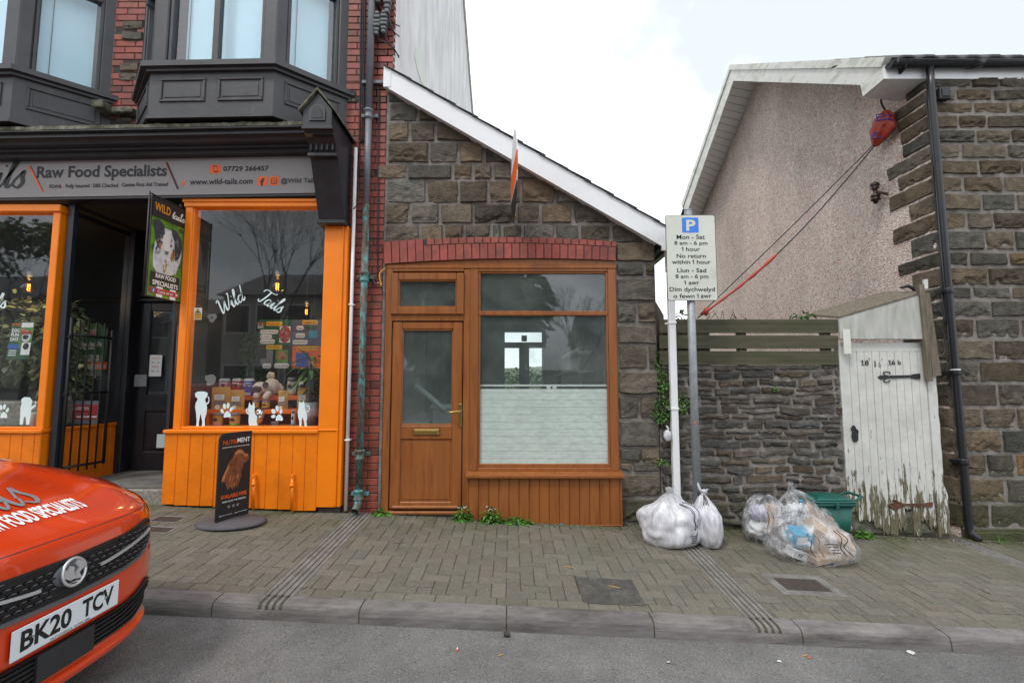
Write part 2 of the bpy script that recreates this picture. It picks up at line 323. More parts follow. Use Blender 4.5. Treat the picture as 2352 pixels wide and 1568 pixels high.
# ------------------------------------------------------------------ mesh builder
ORG = {}
class MB:
    def __init__(s, mat='ink'):
        s.v = []; s.f = []; s.m = []; s.c = []; s.s = []; s.mats = []; s.col = (1, 1, 1); s.smooth = False; s.mp = None; s.use(mat)
    def use(s, mat):
        if mat not in s.mats: s.mats.append(mat)
        s.cur = s.mats.index(mat); return s
    def vert(s, p):
        if s.mp: p = s.mp(*p)
        s.v.append(tuple(p)); return len(s.v) - 1
    def face(s, idx, smooth=None):
        s.f.append(tuple(idx)); s.m.append(s.cur); s.c.append(s.col); s.s.append(s.smooth if smooth is None else smooth)
    def poly(s, pts): s.face([s.vert(p) for p in pts]); return s
    def box(s, x0, x1, y0, y1, z0, z1, bev=0):
        if x1 < x0: x0, x1 = x1, x0
        if y1 < y0: y0, y1 = y1, y0
        if z1 < z0: z0, z1 = z1, z0
        c = ((x0 + x1) / 2, (y0 + y1) / 2, (z0 + z1) / 2); h = ((x1 - x0) / 2, (y1 - y0) / 2, (z1 - z0) / 2)
        sg = [(a, b_, d) for a in (-1, 1) for b_ in (-1, 1) for d in (-1, 1)]
        if bev <= 0:
            i = [s.vert([c[k] + g[k] * h[k] for k in range(3)]) for g in sg]
            for q in ((0, 1, 3, 2), (4, 6, 7, 5), (0, 4, 5, 1), (2, 3, 7, 6), (0, 2, 6, 4), (1, 5, 7, 3)): s.face([i[k] for k in q])
            return s
        bev = min(bev, min(h) * .9); V_ = {}
        for g in sg:
            for k in range(3): V_[g, k] = s.vert([c[j] + g[j] * (h[j] - (0 if j == k else bev)) for j in range(3)])
        def G(k, a, j, b_, l_, d): g = [0, 0, 0]; g[k] = a; g[j] = b_; g[l_] = d; return tuple(g)
        for k in range(3):
            j, l_ = (k + 1) % 3, (k + 2) % 3
            for a in (-1, 1): s.face([V_[G(k, a, j, p, l_, q), k] for p, q in ((-1, -1), (1, -1), (1, 1), (-1, 1))])
            for p in (-1, 1):
                for q in (-1, 1):
                    s.face([V_[G(k, -1, j, p, l_, q), j], V_[G(k, 1, j, p, l_, q), j], V_[G(k, 1, j, p, l_, q), l_], V_[G(k, -1, j, p, l_, q), l_]])
        for g in sg: s.face([V_[g, 0], V_[g, 1], V_[g, 2]])
        return s
    def prism(s, pts, a, b_, ax='y'):
        # polygon pts in the plane across axis ax, extruded from a to b_
        def mk(p, d): return {'y': (p[0], d, p[1]), 'x': (d, p[0], p[1]), 'z': (p[0], p[1], d)}[ax]
        i = [s.vert(mk(p, a)) for p in pts]; j = [s.vert(mk(p, b_)) for p in pts]; n_ = len(pts)
        s.face(i); s.face(j[::-1])
        for k in range(n_): s.face([i[k], i[(k + 1) % n_], j[(k + 1) % n_], j[k]], False)
        return s
    def tube(s, pts, r, n_=8, caps=True):
        pts = [Vector(p) for p in pts]; rings = []; up = Vector((0, 0, 1))
        for k, p in enumerate(pts):
            d = (pts[min(k + 1, len(pts) - 1)] - pts[max(k - 1, 0)]).normalized()
            if k == 0:
                a = d.cross(Vector((0, 0, 1)) if abs(d.z) < .9 else Vector((1, 0, 0))).normalized()
            else:
                a = (a - d * a.dot(d)).normalized()
            b_ = d.cross(a); rr = r[k] if isinstance(r, (list, tuple)) else r
            rings.append([s.vert(p + (a * math.cos(2 * math.pi * q / n_) + b_ * math.sin(2 * math.pi * q / n_)) * rr) for q in range(n_)])
        for k in range(len(rings) - 1):
            for q in range(n_): s.face([rings[k][q], rings[k][(q + 1) % n_], rings[k + 1][(q + 1) % n_], rings[k + 1][q]], True)
        if caps: s.face(rings[0][::-1], False); s.face(rings[-1], False)
        return s
    def lathe(s, prof, c, n_=20, ax='z', sx=1, sy=1, caps=True):
        rings = []
        for r, h in prof:
            ring = []
            for q in range(n_):
                a = 2 * math.pi * q / n_; u, w = r * math.cos(a) * sx, r * math.sin(a) * sy
                p = {'z': (c[0] + u, c[1] + w, c[2] + h), 'y': (c[0] + u, c[1] + h, c[2] + w), 'x': (c[0] + h, c[1] + u, c[2] + w)}[ax]
                ring.append(s.vert(p))
            rings.append(ring)
        for k in range(len(rings) - 1):
            for q in range(n_): s.face([rings[k][q], rings[k][(q + 1) % n_], rings[k + 1][(q + 1) % n_], rings[k + 1][q]], True)
        if caps: s.face(rings[0][::-1], False); s.face(rings[-1], False)
        return s
    def blob(s, c, rad, fn=None, nu=28, nv=18):
        rings = []
        for j in range(nv + 1):
            ph = math.pi * j / nv; ring = []
            for i in range(nu):
                th = 2 * math.pi * i / nu; d = Vector((math.sin(ph) * math.cos(th), math.sin(ph) * math.sin(th), math.cos(ph)))
                k = fn(d) if fn else 1
                if isinstance(k, Vector): p = Vector(c) + k
                else: p = Vector((c[0] + d.x * rad[0] * k, c[1] + d.y * rad[1] * k, c[2] + d.z * rad[2] * k))
                ring.append(s.vert(p))
            rings.append(ring)
        for j in range(nv):
            for i in range(nu): s.face([rings[j][i], rings[j][(i + 1) % nu], rings[j + 1][(i + 1) % nu], rings[j + 1][i]], True)
        return s
    def disc(s, c, r, n_=20, ry=None):
        # flat disc in local (a,b) plane of the current map: c = (a, h, b)
        ry = ry or r
        s.poly([(c[0] + r * math.cos(2 * math.pi * k / n_), c[1], c[2] + ry * math.sin(2 * math.pi * k / n_)) for k in range(n_)]); return s
    def build(s, name, parent=None, weld=False, recalc=True):
        off = ORG.get(parent)
        top = parent is None
        if top:
            xs = [p[0] for p in s.v]; ys = [p[1] for p in s.v]; zs = [p[2] for p in s.v]
            off = Vector(((min(xs) + max(xs)) / 2, (min(ys) + max(ys)) / 2, min(zs)))
        me = bpy.data.meshes.new(name)
        me.from_pydata([(p[0] - off.x, p[1] - off.y, p[2] - off.z) for p in s.v], [], s.f)
        for k in s.mats: me.materials.append(M[k])
        me.polygons.foreach_set('material_index', s.m); me.polygons.foreach_set('use_smooth', s.s)
        at = me.color_attributes.new('Col', 'FLOAT_COLOR', 'CORNER'); buf = []
        for f_, c_ in zip(s.f, s.c): buf.extend((c_[0], c_[1], c_[2], 1.0) * len(f_))
        at.data.foreach_set('color', buf)
        if recalc or weld:
            bm = bmesh.new(); bm.from_mesh(me)
            if weld: bmesh.ops.remove_doubles(bm, verts=bm.verts, dist=1e-4)
            bmesh.ops.recalc_face_normals(bm, faces=bm.faces); bm.to_mesh(me); bm.free()
        me.update()
        ob = bpy.data.objects.new(name, me); COL.objects.link(ob)
        if top: ob.location = off
        else: ob.parent = parent
        ORG[ob] = off
        return ob
def tag(o, label, cat, group=None):
    o['label'] = label; o['category'] = cat
    if group: o['group'] = group
    return o
def thing(name, label, cat, loc=(0, 0, 0), group=None):
    o = bpy.data.objects.new(name, None); COL.objects.link(o); o.location = loc; o.empty_display_size = .1
    ORG[o] = Vector(loc); return tag(o, label, cat, group)
def struct(o): o['kind'] = 'structure'; return o
# ------------------------------------------------------------------ lettering
TC = {}
def glyphs(txt, bold=0.0):
    k = (txt, bold)
    if k in TC: return TC[k]
    cu = bpy.data.curves.new('t', 'FONT'); cu.body = txt; cu.offset = bold; cu.resolution_u = 3
    ob = bpy.data.objects.new('t', cu); COL.objects.link(ob); bpy.context.view_layer.update()
    me = bpy.data.meshes.new_from_object(ob.evaluated_get(bpy.context.evaluated_depsgraph_get()))
    vs = [(v.co.x, v.co.y) for v in me.vertices]; fs = [tuple(p.vertices) for p in me.polygons]
    bpy.data.objects.remove(ob); bpy.data.curves.remove(cu); bpy.data.meshes.remove(me)
    x0 = min(v[0] for v in vs); x1 = max(v[0] for v in vs); y0 = min(v[1] for v in vs); y1 = max(v[1] for v in vs)
    TC[k] = (vs, fs, (x0, x1, y0, y1)); return TC[k]
def letter(mb, txt, fn, x0, x1, z0, z1, mat=None, bold=0.0, shear=0.0):
    """fit txt into the box x0..x1, z0..z1 of the surface map fn(a, b) -> point"""
    if mat: mb.use(mat)
    vs, fs, (a0, a1, b0, b1) = glyphs(txt, bold)
    base = len(mb.v)
    for a, b_ in vs:
        q = (b_ - b0) / (b1 - b0); p = x0 + (a - a0) / (a1 - a0) * (x1 - x0) + shear * q * (z1 - z0)
        mb.v.append(tuple(fn(p, z0 + q * (z1 - z0))))
    for f in fs: mb.face([base + i for i in f], False)
SG = {
 'W': ([[(0, .8), (.06, .93), (.15, .85), (.17, .4), (.2, .04), (.3, .1), (.5, .7)], [(.5, .7), (.5, .3), (.54, .04), (.66, .15), (.82, .7), (.86, .98), (.78, .95)]], .84),
 'i': ([[(0, .2), (.1, .45), (.1, .12), (.18, .01), (.3, .2)], [(.17, .66), (.19, .7)]], .26),
 'l': ([[(0, .2), (.15, .6), (.22, .92), (.16, 1.0), (.1, .7), (.09, .15), (.17, .01), (.28, .2)]], .25),
 'd': ([[(.3, .4), (.16, .46), (.02, .25), (.1, .02), (.25, .15), (.34, .5), (.43, 1.0)], [(.36, .6), (.3, .15), (.38, .02), (.48, .2)]], .45),
 'T': ([[(0, .72), (.04, .9), (.2, .97), (.45, .93), (.7, .94), (.8, 1.02)], [(.42, .93), (.34, .4), (.22, .04), (.1, .05), (.06, .16)]], .5),
 'a': ([[(.3, .4), (.16, .46), (.02, .25), (.08, .02), (.22, .12), (.32, .45)], [(.32, .45), (.27, .12), (.34, .01), (.45, .2)]], .42),
 's': ([[(0, .2), (.1, .38), (.18, .52), (.19, .35), (.26, .15), (.16, .0), (.02, .08)]], .3),
 't': ([[(0, .2), (.12, .55), (.19, .88)], [(.19, .88), (.11, .15), (.19, .01), (.3, .2)], [(.0, .6), (.32, .64)]], .26),
}
def spline(pts, k=5):
    out = []
    for i in range(len(pts) - 1):
        p0 = pts[max(i - 1, 0)]; p1 = pts[i]; p2 = pts[i + 1]; p3 = pts[min(i + 2, len(pts) - 1)]
        for j in range(k):
            t_ = j / k
            out.append(tuple(.5 * (2 * p1[d] + (p2[d] - p0[d]) * t_ + (2 * p0[d] - 5 * p1[d] + 4 * p2[d] - p3[d]) * t_ ** 2 + (3 * p1[d] - p0[d] - 3 * p2[d] + p3[d]) * t_ ** 3) for d in range(len(p1))))
    out.append(tuple(pts[-1])); return out
def brush(mb, txt, fn, size, width, mat=None, sx=1.0, slant=.18):
    """joined handwriting as ribbons; fn(a, b) -> point"""
    if mat: mb.use(mat)
    x = 0
    for ch in txt:
        st, adv = SG[ch]
        for line in st:
            pts = spline(line, 6); L, R_ = [], []
            for i, p in enumerate(pts):
                q = pts[min(i + 1, len(pts) - 1)]; o_ = pts[max(i - 1, 0)]; dx, dy = q[0] - o_[0], q[1] - o_[1]; n_ = math.hypot(dx, dy) or 1
                w = width * (.55 + .6 * abs(dy) / n_ if dy < 0 else .5 + .25 * abs(dy) / n_)
                ax, ay = -dy / n_ * w, dx / n_ * w
                for lst, sg in ((L, 1), (R_, -1)):
                    a, b_ = p[0] + ax * sg + x, p[1] + ay * sg
                    lst.append(len(mb.v)); mb.v.append(tuple(fn((a + slant * b_) * size * sx, b_ * size)))
            for i in range(len(pts) - 1): mb.face([L[i], L[i + 1], R_[i + 1], R_[i]], False)
        x += adv
def onY(Y): return lambda a, b_: (a, Y, b_)
def rect(mb, fn, x0, x1, z0, z1, mat=None):
    if mat: mb.use(mat)
    b0 = len(mb.v)
    for a, b_ in ((x0, z0), (x1, z0), (x1, z1), (x0, z1)): mb.v.append(tuple(fn(a, b_)))
    mb.face([b0, b0 + 1, b0 + 2, b0 + 3], False)
def shape(mb, fn, pts, mat=None):
    if mat: mb.use(mat)
    b0 = len(mb.v)
    for a, b_ in pts: mb.v.append(tuple(fn(a, b_)))
    mb.face(list(range(b0, b0 + len(pts))), False)
def oval(mb, fn, cx, cz, rx, rz, mat=None, n_=18, rot=0):
    c_, s_ = math.cos(rot), math.sin(rot)
    shape(mb, fn, [(cx + rx * math.cos(2 * math.pi * k / n_) * c_ - rz * math.sin(2 * math.pi * k / n_) * s_, cz + rx * math.cos(2 * math.pi * k / n_) * s_ + rz * math.sin(2 * math.pi * k / n_) * c_) for k in range(n_)], mat)
def lift(fn, d, ax=(0, -1, 0)):
    return lambda a, b_: tuple(Vector(fn(a, b_)) + Vector(ax) * d)
# ------------------------------------------------------------------ masonry
def stone_block(mb, a0, a1, b0, b1, fn, bulge=.03, seed=0, res=.016, col=(1, 1, 1), clamp=None, edge=.012, warp=.006):
    """rock-faced block; fn(a, b, h) -> point, h = how far it stands proud"""
    nx = max(4, int((a1 - a0) / res)); nz_ = max(4, int((b1 - b0) / res)); g = []
    mb.col = col; w, h_ = a1 - a0, b1 - b0
    for j in range(nz_ + 1):
        row = []
        for i in range(nx + 1):
            u, v_ = i / nx, j / nz_; a = a0 + u * w; b_ = b0 + v_ * h_
            e = min(u * w, (1 - u) * w, v_ * h_, (1 - v_) * h_)
            ns = noise.fractal(Vector((a * 8 + seed, b_ * 10, seed * 3.1)), 1, 2.1, 4)
            k = max(0, min(1, (e + .007 * noise.noise(Vector((a * 30, b_ * 30, seed)))) / edge)); k = k * k * (3 - 2 * k)
            fz = .34 + .45 * noise.noise(Vector((a * 5 + seed * 2, seed, 0))) + .2 * noise.noise(Vector((a * 15, seed, 3))) - v_ + (-.5 if seed % 3 == 0 else 0)
            fz = max(0, min(1, fz / .10 + .5)); rg = noise.noise(Vector((a * 17, b_ * 21 + seed, seed * 1.7)))
            hh = bulge * k * (.8 + .35 * ns - fz * (.42 - .7 * rg)) + .004
            if i in (0, nx) or j in (0, nz_): hh = -.02
            a += noise.noise(Vector((a * 6, b_ * 6, seed + 5))) * warp * 2; b_ += noise.noise(Vector((a * 6, b_ * 6, seed + 9))) * warp * 2
            if clamp: b_ = min(b_, clamp(a))
            row.append(mb.vert(fn(a, b_, hh)))
        g.append(row)
    for j in range(nz_):
        for i in range(nx): mb.face([g[j][i], g[j][i + 1], g[j + 1][i + 1], g[j + 1][i]], False)
    mb.col = (1, 1, 1)
def scol(lo=.75, hi=1.25, warm=.1):
    k = random.uniform(lo, hi); w = random.uniform(-warm, warm * 1.2)
    return (k * (1 + w), k, k * (1 - w))
def bricks(mb, x0, x1, z0, z1, Y, holes=(), L=.215, H=.0655, J=.0095, ph=0):
    """stretcher bond on a wall facing the street; holes = boxes left out"""
    z = z0; r = ph
    while z < z1 - .01:
        x = x0 - (L + J) * (.5 if r % 2 else 0)
        while x < x1 - .01:
            a, b_ = max(x, x0), min(x + L, x1)
            if b_ - a > .03 and not any(h[0] - .02 < (a + b_) / 2 < h[1] + .02 and h[2] < z + H / 2 < h[3] for h in holes):
                k = random.uniform(.75, 1.2); mb.col = (k, k * random.uniform(.85, 1.1), k * random.uniform(.85, 1.1))
                if random.random() < .08: mb.col = (.45, .5, .5)
                d = random.uniform(-.0015, .0015)
                mb.box(a, b_, Y + d, Y + .05, z, min(z + H, z1), .004)
            x += L + J
        z += H + J; r += 1
    mb.col = (1, 1, 1)
# ================================================================== ground
XL, XR = -14.0, 14.0
mb = MB('asphalt'); N = 60
for (xa, xb, ya, yb, n1, n2) in ((-60, 60, -60, KF + .01, 12, 12),):
    g = [[mb.vert((xa + (xb - xa) * i / n1, ya + (yb - ya) * j / n2, 0)) for i in range(n1 + 1)] for j in range(n2 + 1)]
    for j in range(n2):
        for i in range(n1): mb.face([g[j][i], g[j][i + 1], g[j + 1][i + 1], g[j + 1][i]], True)
mb.v = [(x, y, road(x, y)) for x, y, z in mb.v]
struct(mb.build('road'))
mb = MB('grass_soil')
for k in range(1):
    i = [mb.vert(p) for p in ((-900, KF, -45), (900, KF, -45), (900, 900, -45), (-900, 900, -45))]; mb.face(i)
    i = [mb.vert(p) for p in ((-900, -900, -45), (900, -900, -45), (900, KF, -45), (-900, KF, -45))]; mb.face(i)
struct(mb.build('ground'))
mb = MB('grass_soil')       # yard ground behind the walls
i = [mb.vert((x, y, -.12 - SL * x)) for x, y in ((-14, .25), (14, .25), (14, 16), (-14, 16))]; mb.face(i)
struct(mb.build('yard'))
CH = ((-1.59, -1.40), (1.49, 1.68), (4.36, 4.55))      # drainage channels across the pavement
PATCH = (.47, .88, -1.69, -1.30); COVER = (1.93, 2.40, -1.42, -1.07); RC1 = (-3.27, -3.0, -.56, -.38); RC2 = (-3.19, -2.9, -.82, -.66)
RECESS = (-4.72, -3.47)
# kerb: bull-nosed stones with a notch wherever a channel runs out
def kprof(ins=0.0): return [(KY, -.05), (KY, .0 - ins), (KF + .035, -.004 - ins), (KF + .013, -.011 - ins), (KF + .003 + ins * .6, -.026 - ins), (KF - .004 + ins * .8, -.05), (KF - .012 + ins * .5, -.2), (KY, -.2)]
def kseg(mb, x0, x1, ins=0.0, seed=0):
    n1 = max(1, int((x1 - x0) / .05)); rings = []
    for i in range(n1 + 1):
        x = x0 + (x1 - x0) * i / n1; e = .004 if i in (0, n1) else 0
        rings.append([mb.vert((x, y + .0015 * noise.noise((x * 8, y * 9, seed)) + (e if y < KY - .01 else 0), pav(x, KY) + z - e + .002 * noise.noise((x * 7, z * 9, seed + 3)))) for y, z in kprof(ins)])
    m_ = len(rings[0])
    for i in range(n1):
        for j in range(m_): mb.face([rings[i][j], rings[i + 1][j], rings[i + 1][(j + 1) % m_], rings[i][(j + 1) % m_]], False)
    mb.face(rings[0]); mb.face(rings[-1][::-1])
mb = MB('joint'); kseg(mb, XL, XR, .012); mb.use('kerb')
for c_ in CH:
    for q in range(4):
        w = (c_[1] - c_[0]) / 9; xa_, xb_ = c_[0] + w * (2 * q + 1) - .002, c_[0] + w * (2 * q + 2) + .002
        i = [mb.vert((xx, y, pav(xx, KY) + z)) for xx in (xa_, xb_) for y, z in ((KY, -.03), (KF + .03, -.03), (KF + .004, -.045), (KF - .003, -.075), (KF - .010, -.2), (KY, -.2))]
        for k in range(6): mb.face([i[k], i[(k + 1) % 6], i[6 + (k + 1) % 6], i[6 + k]])
        mb.face(i[:6]); mb.face(i[6:][::-1])
x = -.0335 - .908 * 15
while x < XR:
    k = random.uniform(.9, 1.08); mb.col = (k, k, k)
    cuts = [c_ for c_ in CH if x < c_[0] < x + .9 or x < c_[1] < x + .9]; a = x + .004
    for c_ in cuts:
        w = (c_[1] - c_[0]) / 9
        if x < c_[0]: kseg(mb, a, c_[0] + w, 0, x)
        for r in range(1, 5):
            g0 = c_[0] + w * (2 * r); g1 = g0 + w
            if g0 > x and g1 < x + .905 and r < 4: kseg(mb, g0, g1, 0, x)
        a = c_[1] - w
    kseg(mb, a, x + .904, 0, x); x += .908
mb.col = (1, 1, 1); ob = struct(mb.build('kerb', weld=False))
# pavement of interlocking blocks laid in herringbone
mb = MB('joint')
g = [[mb.vert((XL + (XR - XL) * i / 20, KY + (1.3 + -KY) * j / 3, 0)) for i in range(21)] for j in range(4)]
for j in range(3):
    for i in range(20): mb.face([g[j][i], g[j][i + 1], g[j + 1][i + 1], g[j + 1][i]])
mb.v = [(x, y, pav(x, min(y, .0)) - .006) for x, y, z in mb.v]
mb.use('block'); J = .0022; HOLES = [(c_[0] - .002, c_[1] + .002, -3, 1) for c_ in CH] + [PATCH, COVER, RC1, RC2]
def blk(x0, x1, y0, y1):
    y0 = max(y0, KY + .105); y1 = min(y1, .02)
    if y1 - y0 < .03: return
    k = random.uniform(.84, 1.12); w = random.uniform(-.03, .04); dz = random.uniform(-.0018, .0018); tx = random.uniform(-.01, .01); xm = (x0 + x1) / 2
    pcs = [(x0 + J, x1 - J, y0 + J, y1 - J)]
    for q in HOLES:
        nn = []
        for a, b_, c_, d in pcs:
            if b_ <= q[0] or a >= q[1] or d <= q[2] or c_ >= q[3]: nn.append((a, b_, c_, d)); continue
            if a < q[0]: nn.append((a, q[0], c_, d))
            if b_ > q[1]: nn.append((q[1], b_, c_, d))
            m0, m1 = max(a, q[0]), min(b_, q[1])
            if c_ < q[2]: nn.append((m0, m1, c_, q[2]))
            if d > q[3]: nn.append((m0, m1, q[3], d))
        pcs = nn
    mb.col = (k * (1 + w), k, k * (1 - w * .5))
    mb.mp = lambda x, y, z: (x, y, pav(x, y) + z + dz + tx * (x - xm))
    for a, b_, c_, d in pcs:
        if b_ - a > .008 and d - c_ > .008: mb.box(a, b_, c_, d, -.03, 0, .003)
    mb.mp = None
U = .1
for r in range(-2, 19):
    y = KY + .105 + (r - .0) * U
    for i in range(-80, 80):
        c_ = (i - r) % 4; x = i * U - .04
        if not (-7.5 < x < 7.5): continue
        if c_ == 0: blk(x, x + 2 * U, y, y + U)
        elif c_ == 3: blk(x, x + U, y, y + 2 * U)
x = -7.5
while x < 7.5:
    k = random.uniform(.82, 1.12); mb.col = (k, k, k); dz = random.uniform(-.0015, .0015)
    if not any(c_[0] - .1 < x + .1 < c_[1] + .1 for c_ in CH):
        mb.mp = lambda x_, y, z, dz=dz: (x_, y, pav(x_, y) + z + dz)
        mb.box(x + J, x + .2 - J, KY + J, KY + .105 - J, -.03, 0, .003); mb.mp = None
    else:
        for a, b_ in ((x, x + .2),):
            for c_ in CH:
                if c_[0] - .1 < x + .1 < c_[1] + .1:
                    mb.mp = lambda x_, y, z, dz=dz: (x_, y, pav(x_, y) + z + dz)
                    if a < c_[0] - .02: mb.box(a + J, min(b_, c_[0]) - J, KY + J, KY + .105 - J, -.03, 0, .003)
                    if b_ > c_[1] + .02: mb.box(max(a, c_[1]) + J, b_ - J, KY + J, KY + .105 - J, -.03, 0, .003)
                    mb.mp = None
    x += .2
mb.col = (1, 1, 1); struct(mb.build('pavement'))
for n_, (c0, c1) in enumerate(CH):
    t = thing('drainage_channel', ['slotted concrete drainage channel running from the cast iron downpipe to the kerb', 'slotted concrete drainage channel running out from under the white rubbish bags', 'slotted concrete drainage channel below the black downpipe on the right edge'][n_], 'drain', (c0, -.9, pav(c0, -.9)), 'drainage channels across the pavement')
    mb = MB('concrete'); w = (c1 - c0) / 9
    mb.mp = lambda x, y, z: (x, y, pav(x, y) + z)
    for r in range(5):
        for q in range(18):
            y0 = KY + .002 - q * KY / 18; k = random.uniform(.8, 1.1); mb.col = (k, k, k * .96)
            mb.box(c0 + (2 * r - (.22 if r else 0)) * w, c0 + (2 * r + (1.22 if r < 4 else 1)) * w, y0 + .001, y0 - KY / 18 - .001, -.03, random.uniform(-.001, .001), .0025)
    mb.mp = None; mb.build('rib', t)
    mb = MB('litter')
    for q in range(1100):
        r = random.randrange(4); x = c0 + (2 * r + 1) * w + random.uniform(.002, w - .002); y = random.uniform(KY - .08, -.02); s_ = random.uniform(.003, .009); a = random.uniform(0, 3.1)
        k = random.uniform(.4, 1.6); z = pav(x, y) - .004 + random.uniform(0, .004) - (.02 if y < KY else 0); mb.col = (k * 1.2, k, k * .8)
        mb.poly([(x + s_ * math.cos(a), y + s_ * math.sin(a), z), (x - s_ * math.sin(a) * .5, y + s_ * math.cos(a) * .5, z + .002), (x - s_ * math.cos(a), y - s_ * math.sin(a), z)])
    o = mb.build('leaf_debris', t, recalc=False); o['kind'] = 'stuff'
mb = MB('patch'); mb.mp = lambda x, y, z: (x, y, pav(x, y) + z)
n1 = 26; g = [[mb.vert((PATCH[0] + (PATCH[1] - PATCH[0]) * i / n1 + (.012 * noise.noise((j * .3, i, 2)) if i in (0, n1) else 0), PATCH[2] + (PATCH[3] - PATCH[2]) * j / n1 + (.012 * noise.noise((i * .3, j, 5)) if j in (0, n1) else 0), .002 + .004 * noise.noise((i * .5, j * .5, 0)) + .003 * noise.noise((i * 1.7, j * 1.7, 0)))) for i in range(n1 + 1)] for j in range(n1 + 1)]
for j in range(n1):
    for i in range(n1): mb.face([g[j][i], g[j][i + 1], g[j + 1][i + 1], g[j + 1][i]], True)
tag(mb.build('asphalt_patch'), 'dark square tarmac repair patch let into the block pavement by the kerb', 'patch')
def cover(rc, mar, label, name='inspection_cover'):
    t = thing(name, label, 'cover', ((rc[0] + rc[1]) / 2, (rc[2] + rc[3]) / 2, pav(rc[0], rc[2])), 'inspection covers in the pavement')
    mb = MB('concrete'); mb.mp = lambda x, y, z: (x, y, pav(x, y) + z); x0, x1, y0, y1 = rc
    for a, b_, c_, d in ((x0, x1, y0, y0 + mar), (x0, x1, y1 - mar, y1), (x0, x0 + mar, y0 + mar, y1 - mar), (x1 - mar, x1, y0 + mar, y1 - mar)): mb.box(a, b_, c_, d, -.03, .003, .002)
    mb.build('surround', t)
    mb = MB('iron_cover'); mb.mp = lambda x, y, z: (x, y, pav(x, y) + z)
    mb.box(x0 + mar + .003, x1 - mar - .003, y0 + mar + .003, y1 - mar - .003, -.03, .001, .002)
    nx = int((x1 - x0 - 2 * mar) / .022)
    for i in range(nx):
        for j in range(int((y1 - y0 - 2 * mar) / .022)):
            xx, yy = x0 + mar + .013 + i * .022, y0 + mar + .013 + j * .022
            if xx < x1 - mar - .008 and yy < y1 - mar - .008: mb.box(xx - .006, xx + .006, yy - .006, yy + .006, 0, .0035)
    mb.build('lid', t)
cover(COVER, .07, 'iron lid in a pale concrete surround, in front of the clear recycling bags')
cover(RC1, .02, 'small rusty square cover nearer the shop doorstep of the two')
cover(RC2, .02, 'small rusty square cover nearer the red car of the two')
# ================================================================== stone annex
AX = thing('stone_annex', 'small dark stone annex with brown door, brown window and red brick arch', 'building', (.1, .3, 0))
def roofline(x): return 4.6 + (x + 1.356) / (1.607 + 1.356) * (2.84 - 4.6)     # underside centre of bargeboard
K = lambda x, y: ((1400 + x / 1.568) / 1.7415, y / 1.568 / 1.7415)
K2 = lambda x, y: ((1400 + x / 1.568) / 1.7415, (900 + y / 1.568) / 1.7415)
K3 = lambda x, y: ((1400 + x / 1.68) / 1.7415, (1800 + y / 1.68) / 1.7415)
mb = MB('stone'); J = .011; fY = lambda a, b_, h: (a, -.002 - h, b_)
rows = [((540, 650), [(238, 420)]), ((650, 770), [(245, 425), (430, 620)]), ((770, 893), [(240, 375), (379, 537), (543, 760)]), ((893, 1030), [(235, 497), (500, 682), (688, 838), (845, 1030)]),
        ((1030, 1132), [(165, 360), (363, 643), (650, 768), (773, 892), (898, 1180)]), ((1132, 1280), [(230, 477), (481, 682), (686, 865), (870, 1068), (1072, 1290), (1294, 1500)]),
        ((1280, 1408), [(225, 378), (383, 563), (568, 772), (777, 1040), (1044, 1192), (1197, 1395), (1400, 1700)]),
        ((1408, 1530), [(218, 438), (442, 588), (592, 715), (719, 885), (889, 950), (954, 1080), (1084, 1282), (1286, 1435), (1439, 1635), (1640, 1850)])]
sd = 0
clampf = lambda a: roofline(a) + .05
for (ya, yb), xs in rows:
    for xa, xb in xs:
        a0 = P(*K(xa, (ya + yb) / 2))[0]; a1 = P(*K(xb, (ya + yb) / 2))[0]; b1 = P(*K(900, ya))[1]; b0 = P(*K(900, yb))[1]; sd += 1
        a1 = min(a1, 1.5)
        stone_block(mb, a0 + J / 2, a1 - J / 2, b0 + J / 2, b1 - J / 2, fY, random.uniform(.018, .042), sd, col=scol(.68, 1.45, .13), clamp=clampf)
col = [((110, 235), [(1668, 1927)]), ((240, 325), [(1665, 1842), (1847, 1925)]), ((332, 482), [(1665, 1922)]), ((488, 618), [(1665, 1795), (1800, 1925)]), ((624, 748), [(1665, 1925)]), ((752, 908), [(1665, 1862), (1867, 1925)]),
       ((914, 1064), [(1668, 1922)]), ((1068, 1216), [(1668, 1812), (1816, 1928)]), ((1220, 1394), [(1670, 1942)]), ((1398, 1500), [(1680, 1830), (1834, 1940)])]
xe = 1.505
for (ya, yb), xs in col:
    for q, (xa, xb) in enumerate(xs):
        a0 = 1.09 if q == 0 else P(*K2(xa, (ya + yb) / 2))[0]; a1 = xe if q == len(xs) - 1 else P(*K2(xb, (ya + yb) / 2))[0]
        b1 = P(*K2(1790, ya))[1]; b0 = P(*K2(1790, yb))[1]; sd += 1
        stone_block(mb, a0 + J / 2, a1 - J / 2, b0 + J / 2, b1 - J / 2, fY, random.uniform(.018, .045), sd, col=scol(.8, 1.25), clamp=clampf)
for (ya, yb), xs in (((-18, 76), [(1.09, 1.3), (1.3, xe)]), ((76, 148), [(1.09, 1.22), (1.22, xe)]), ((152, 316), [(1.09, xe)]), ((322, 486), [(1.09, xe)]), ((490, 545), [(1.09, 1.33), (1.33, xe)])):
    for a0, a1 in xs:
        b1 = P(*K3(1950, ya))[1]; b0 = P(*K3(1950, yb))[1]; sd += 1
        stone_block(mb, a0 + J / 2, a1 - J / 2, b0 + J / 2, b1 - J / 2, fY, .03, sd, col=scol(.85, 1.25))
mb.use('mortar')
mb.prism([(-1.351, -.2), (-1.325, -.2), (-1.325, 2.84), (-1.351, 2.84)], -.004, .02); mb.prism([(-1.351, 2.85), (1.5, 2.85), (1.5, roofline(1.5) + .03), (-1.351, roofline(-1.345) + .03)], -.004, .35)
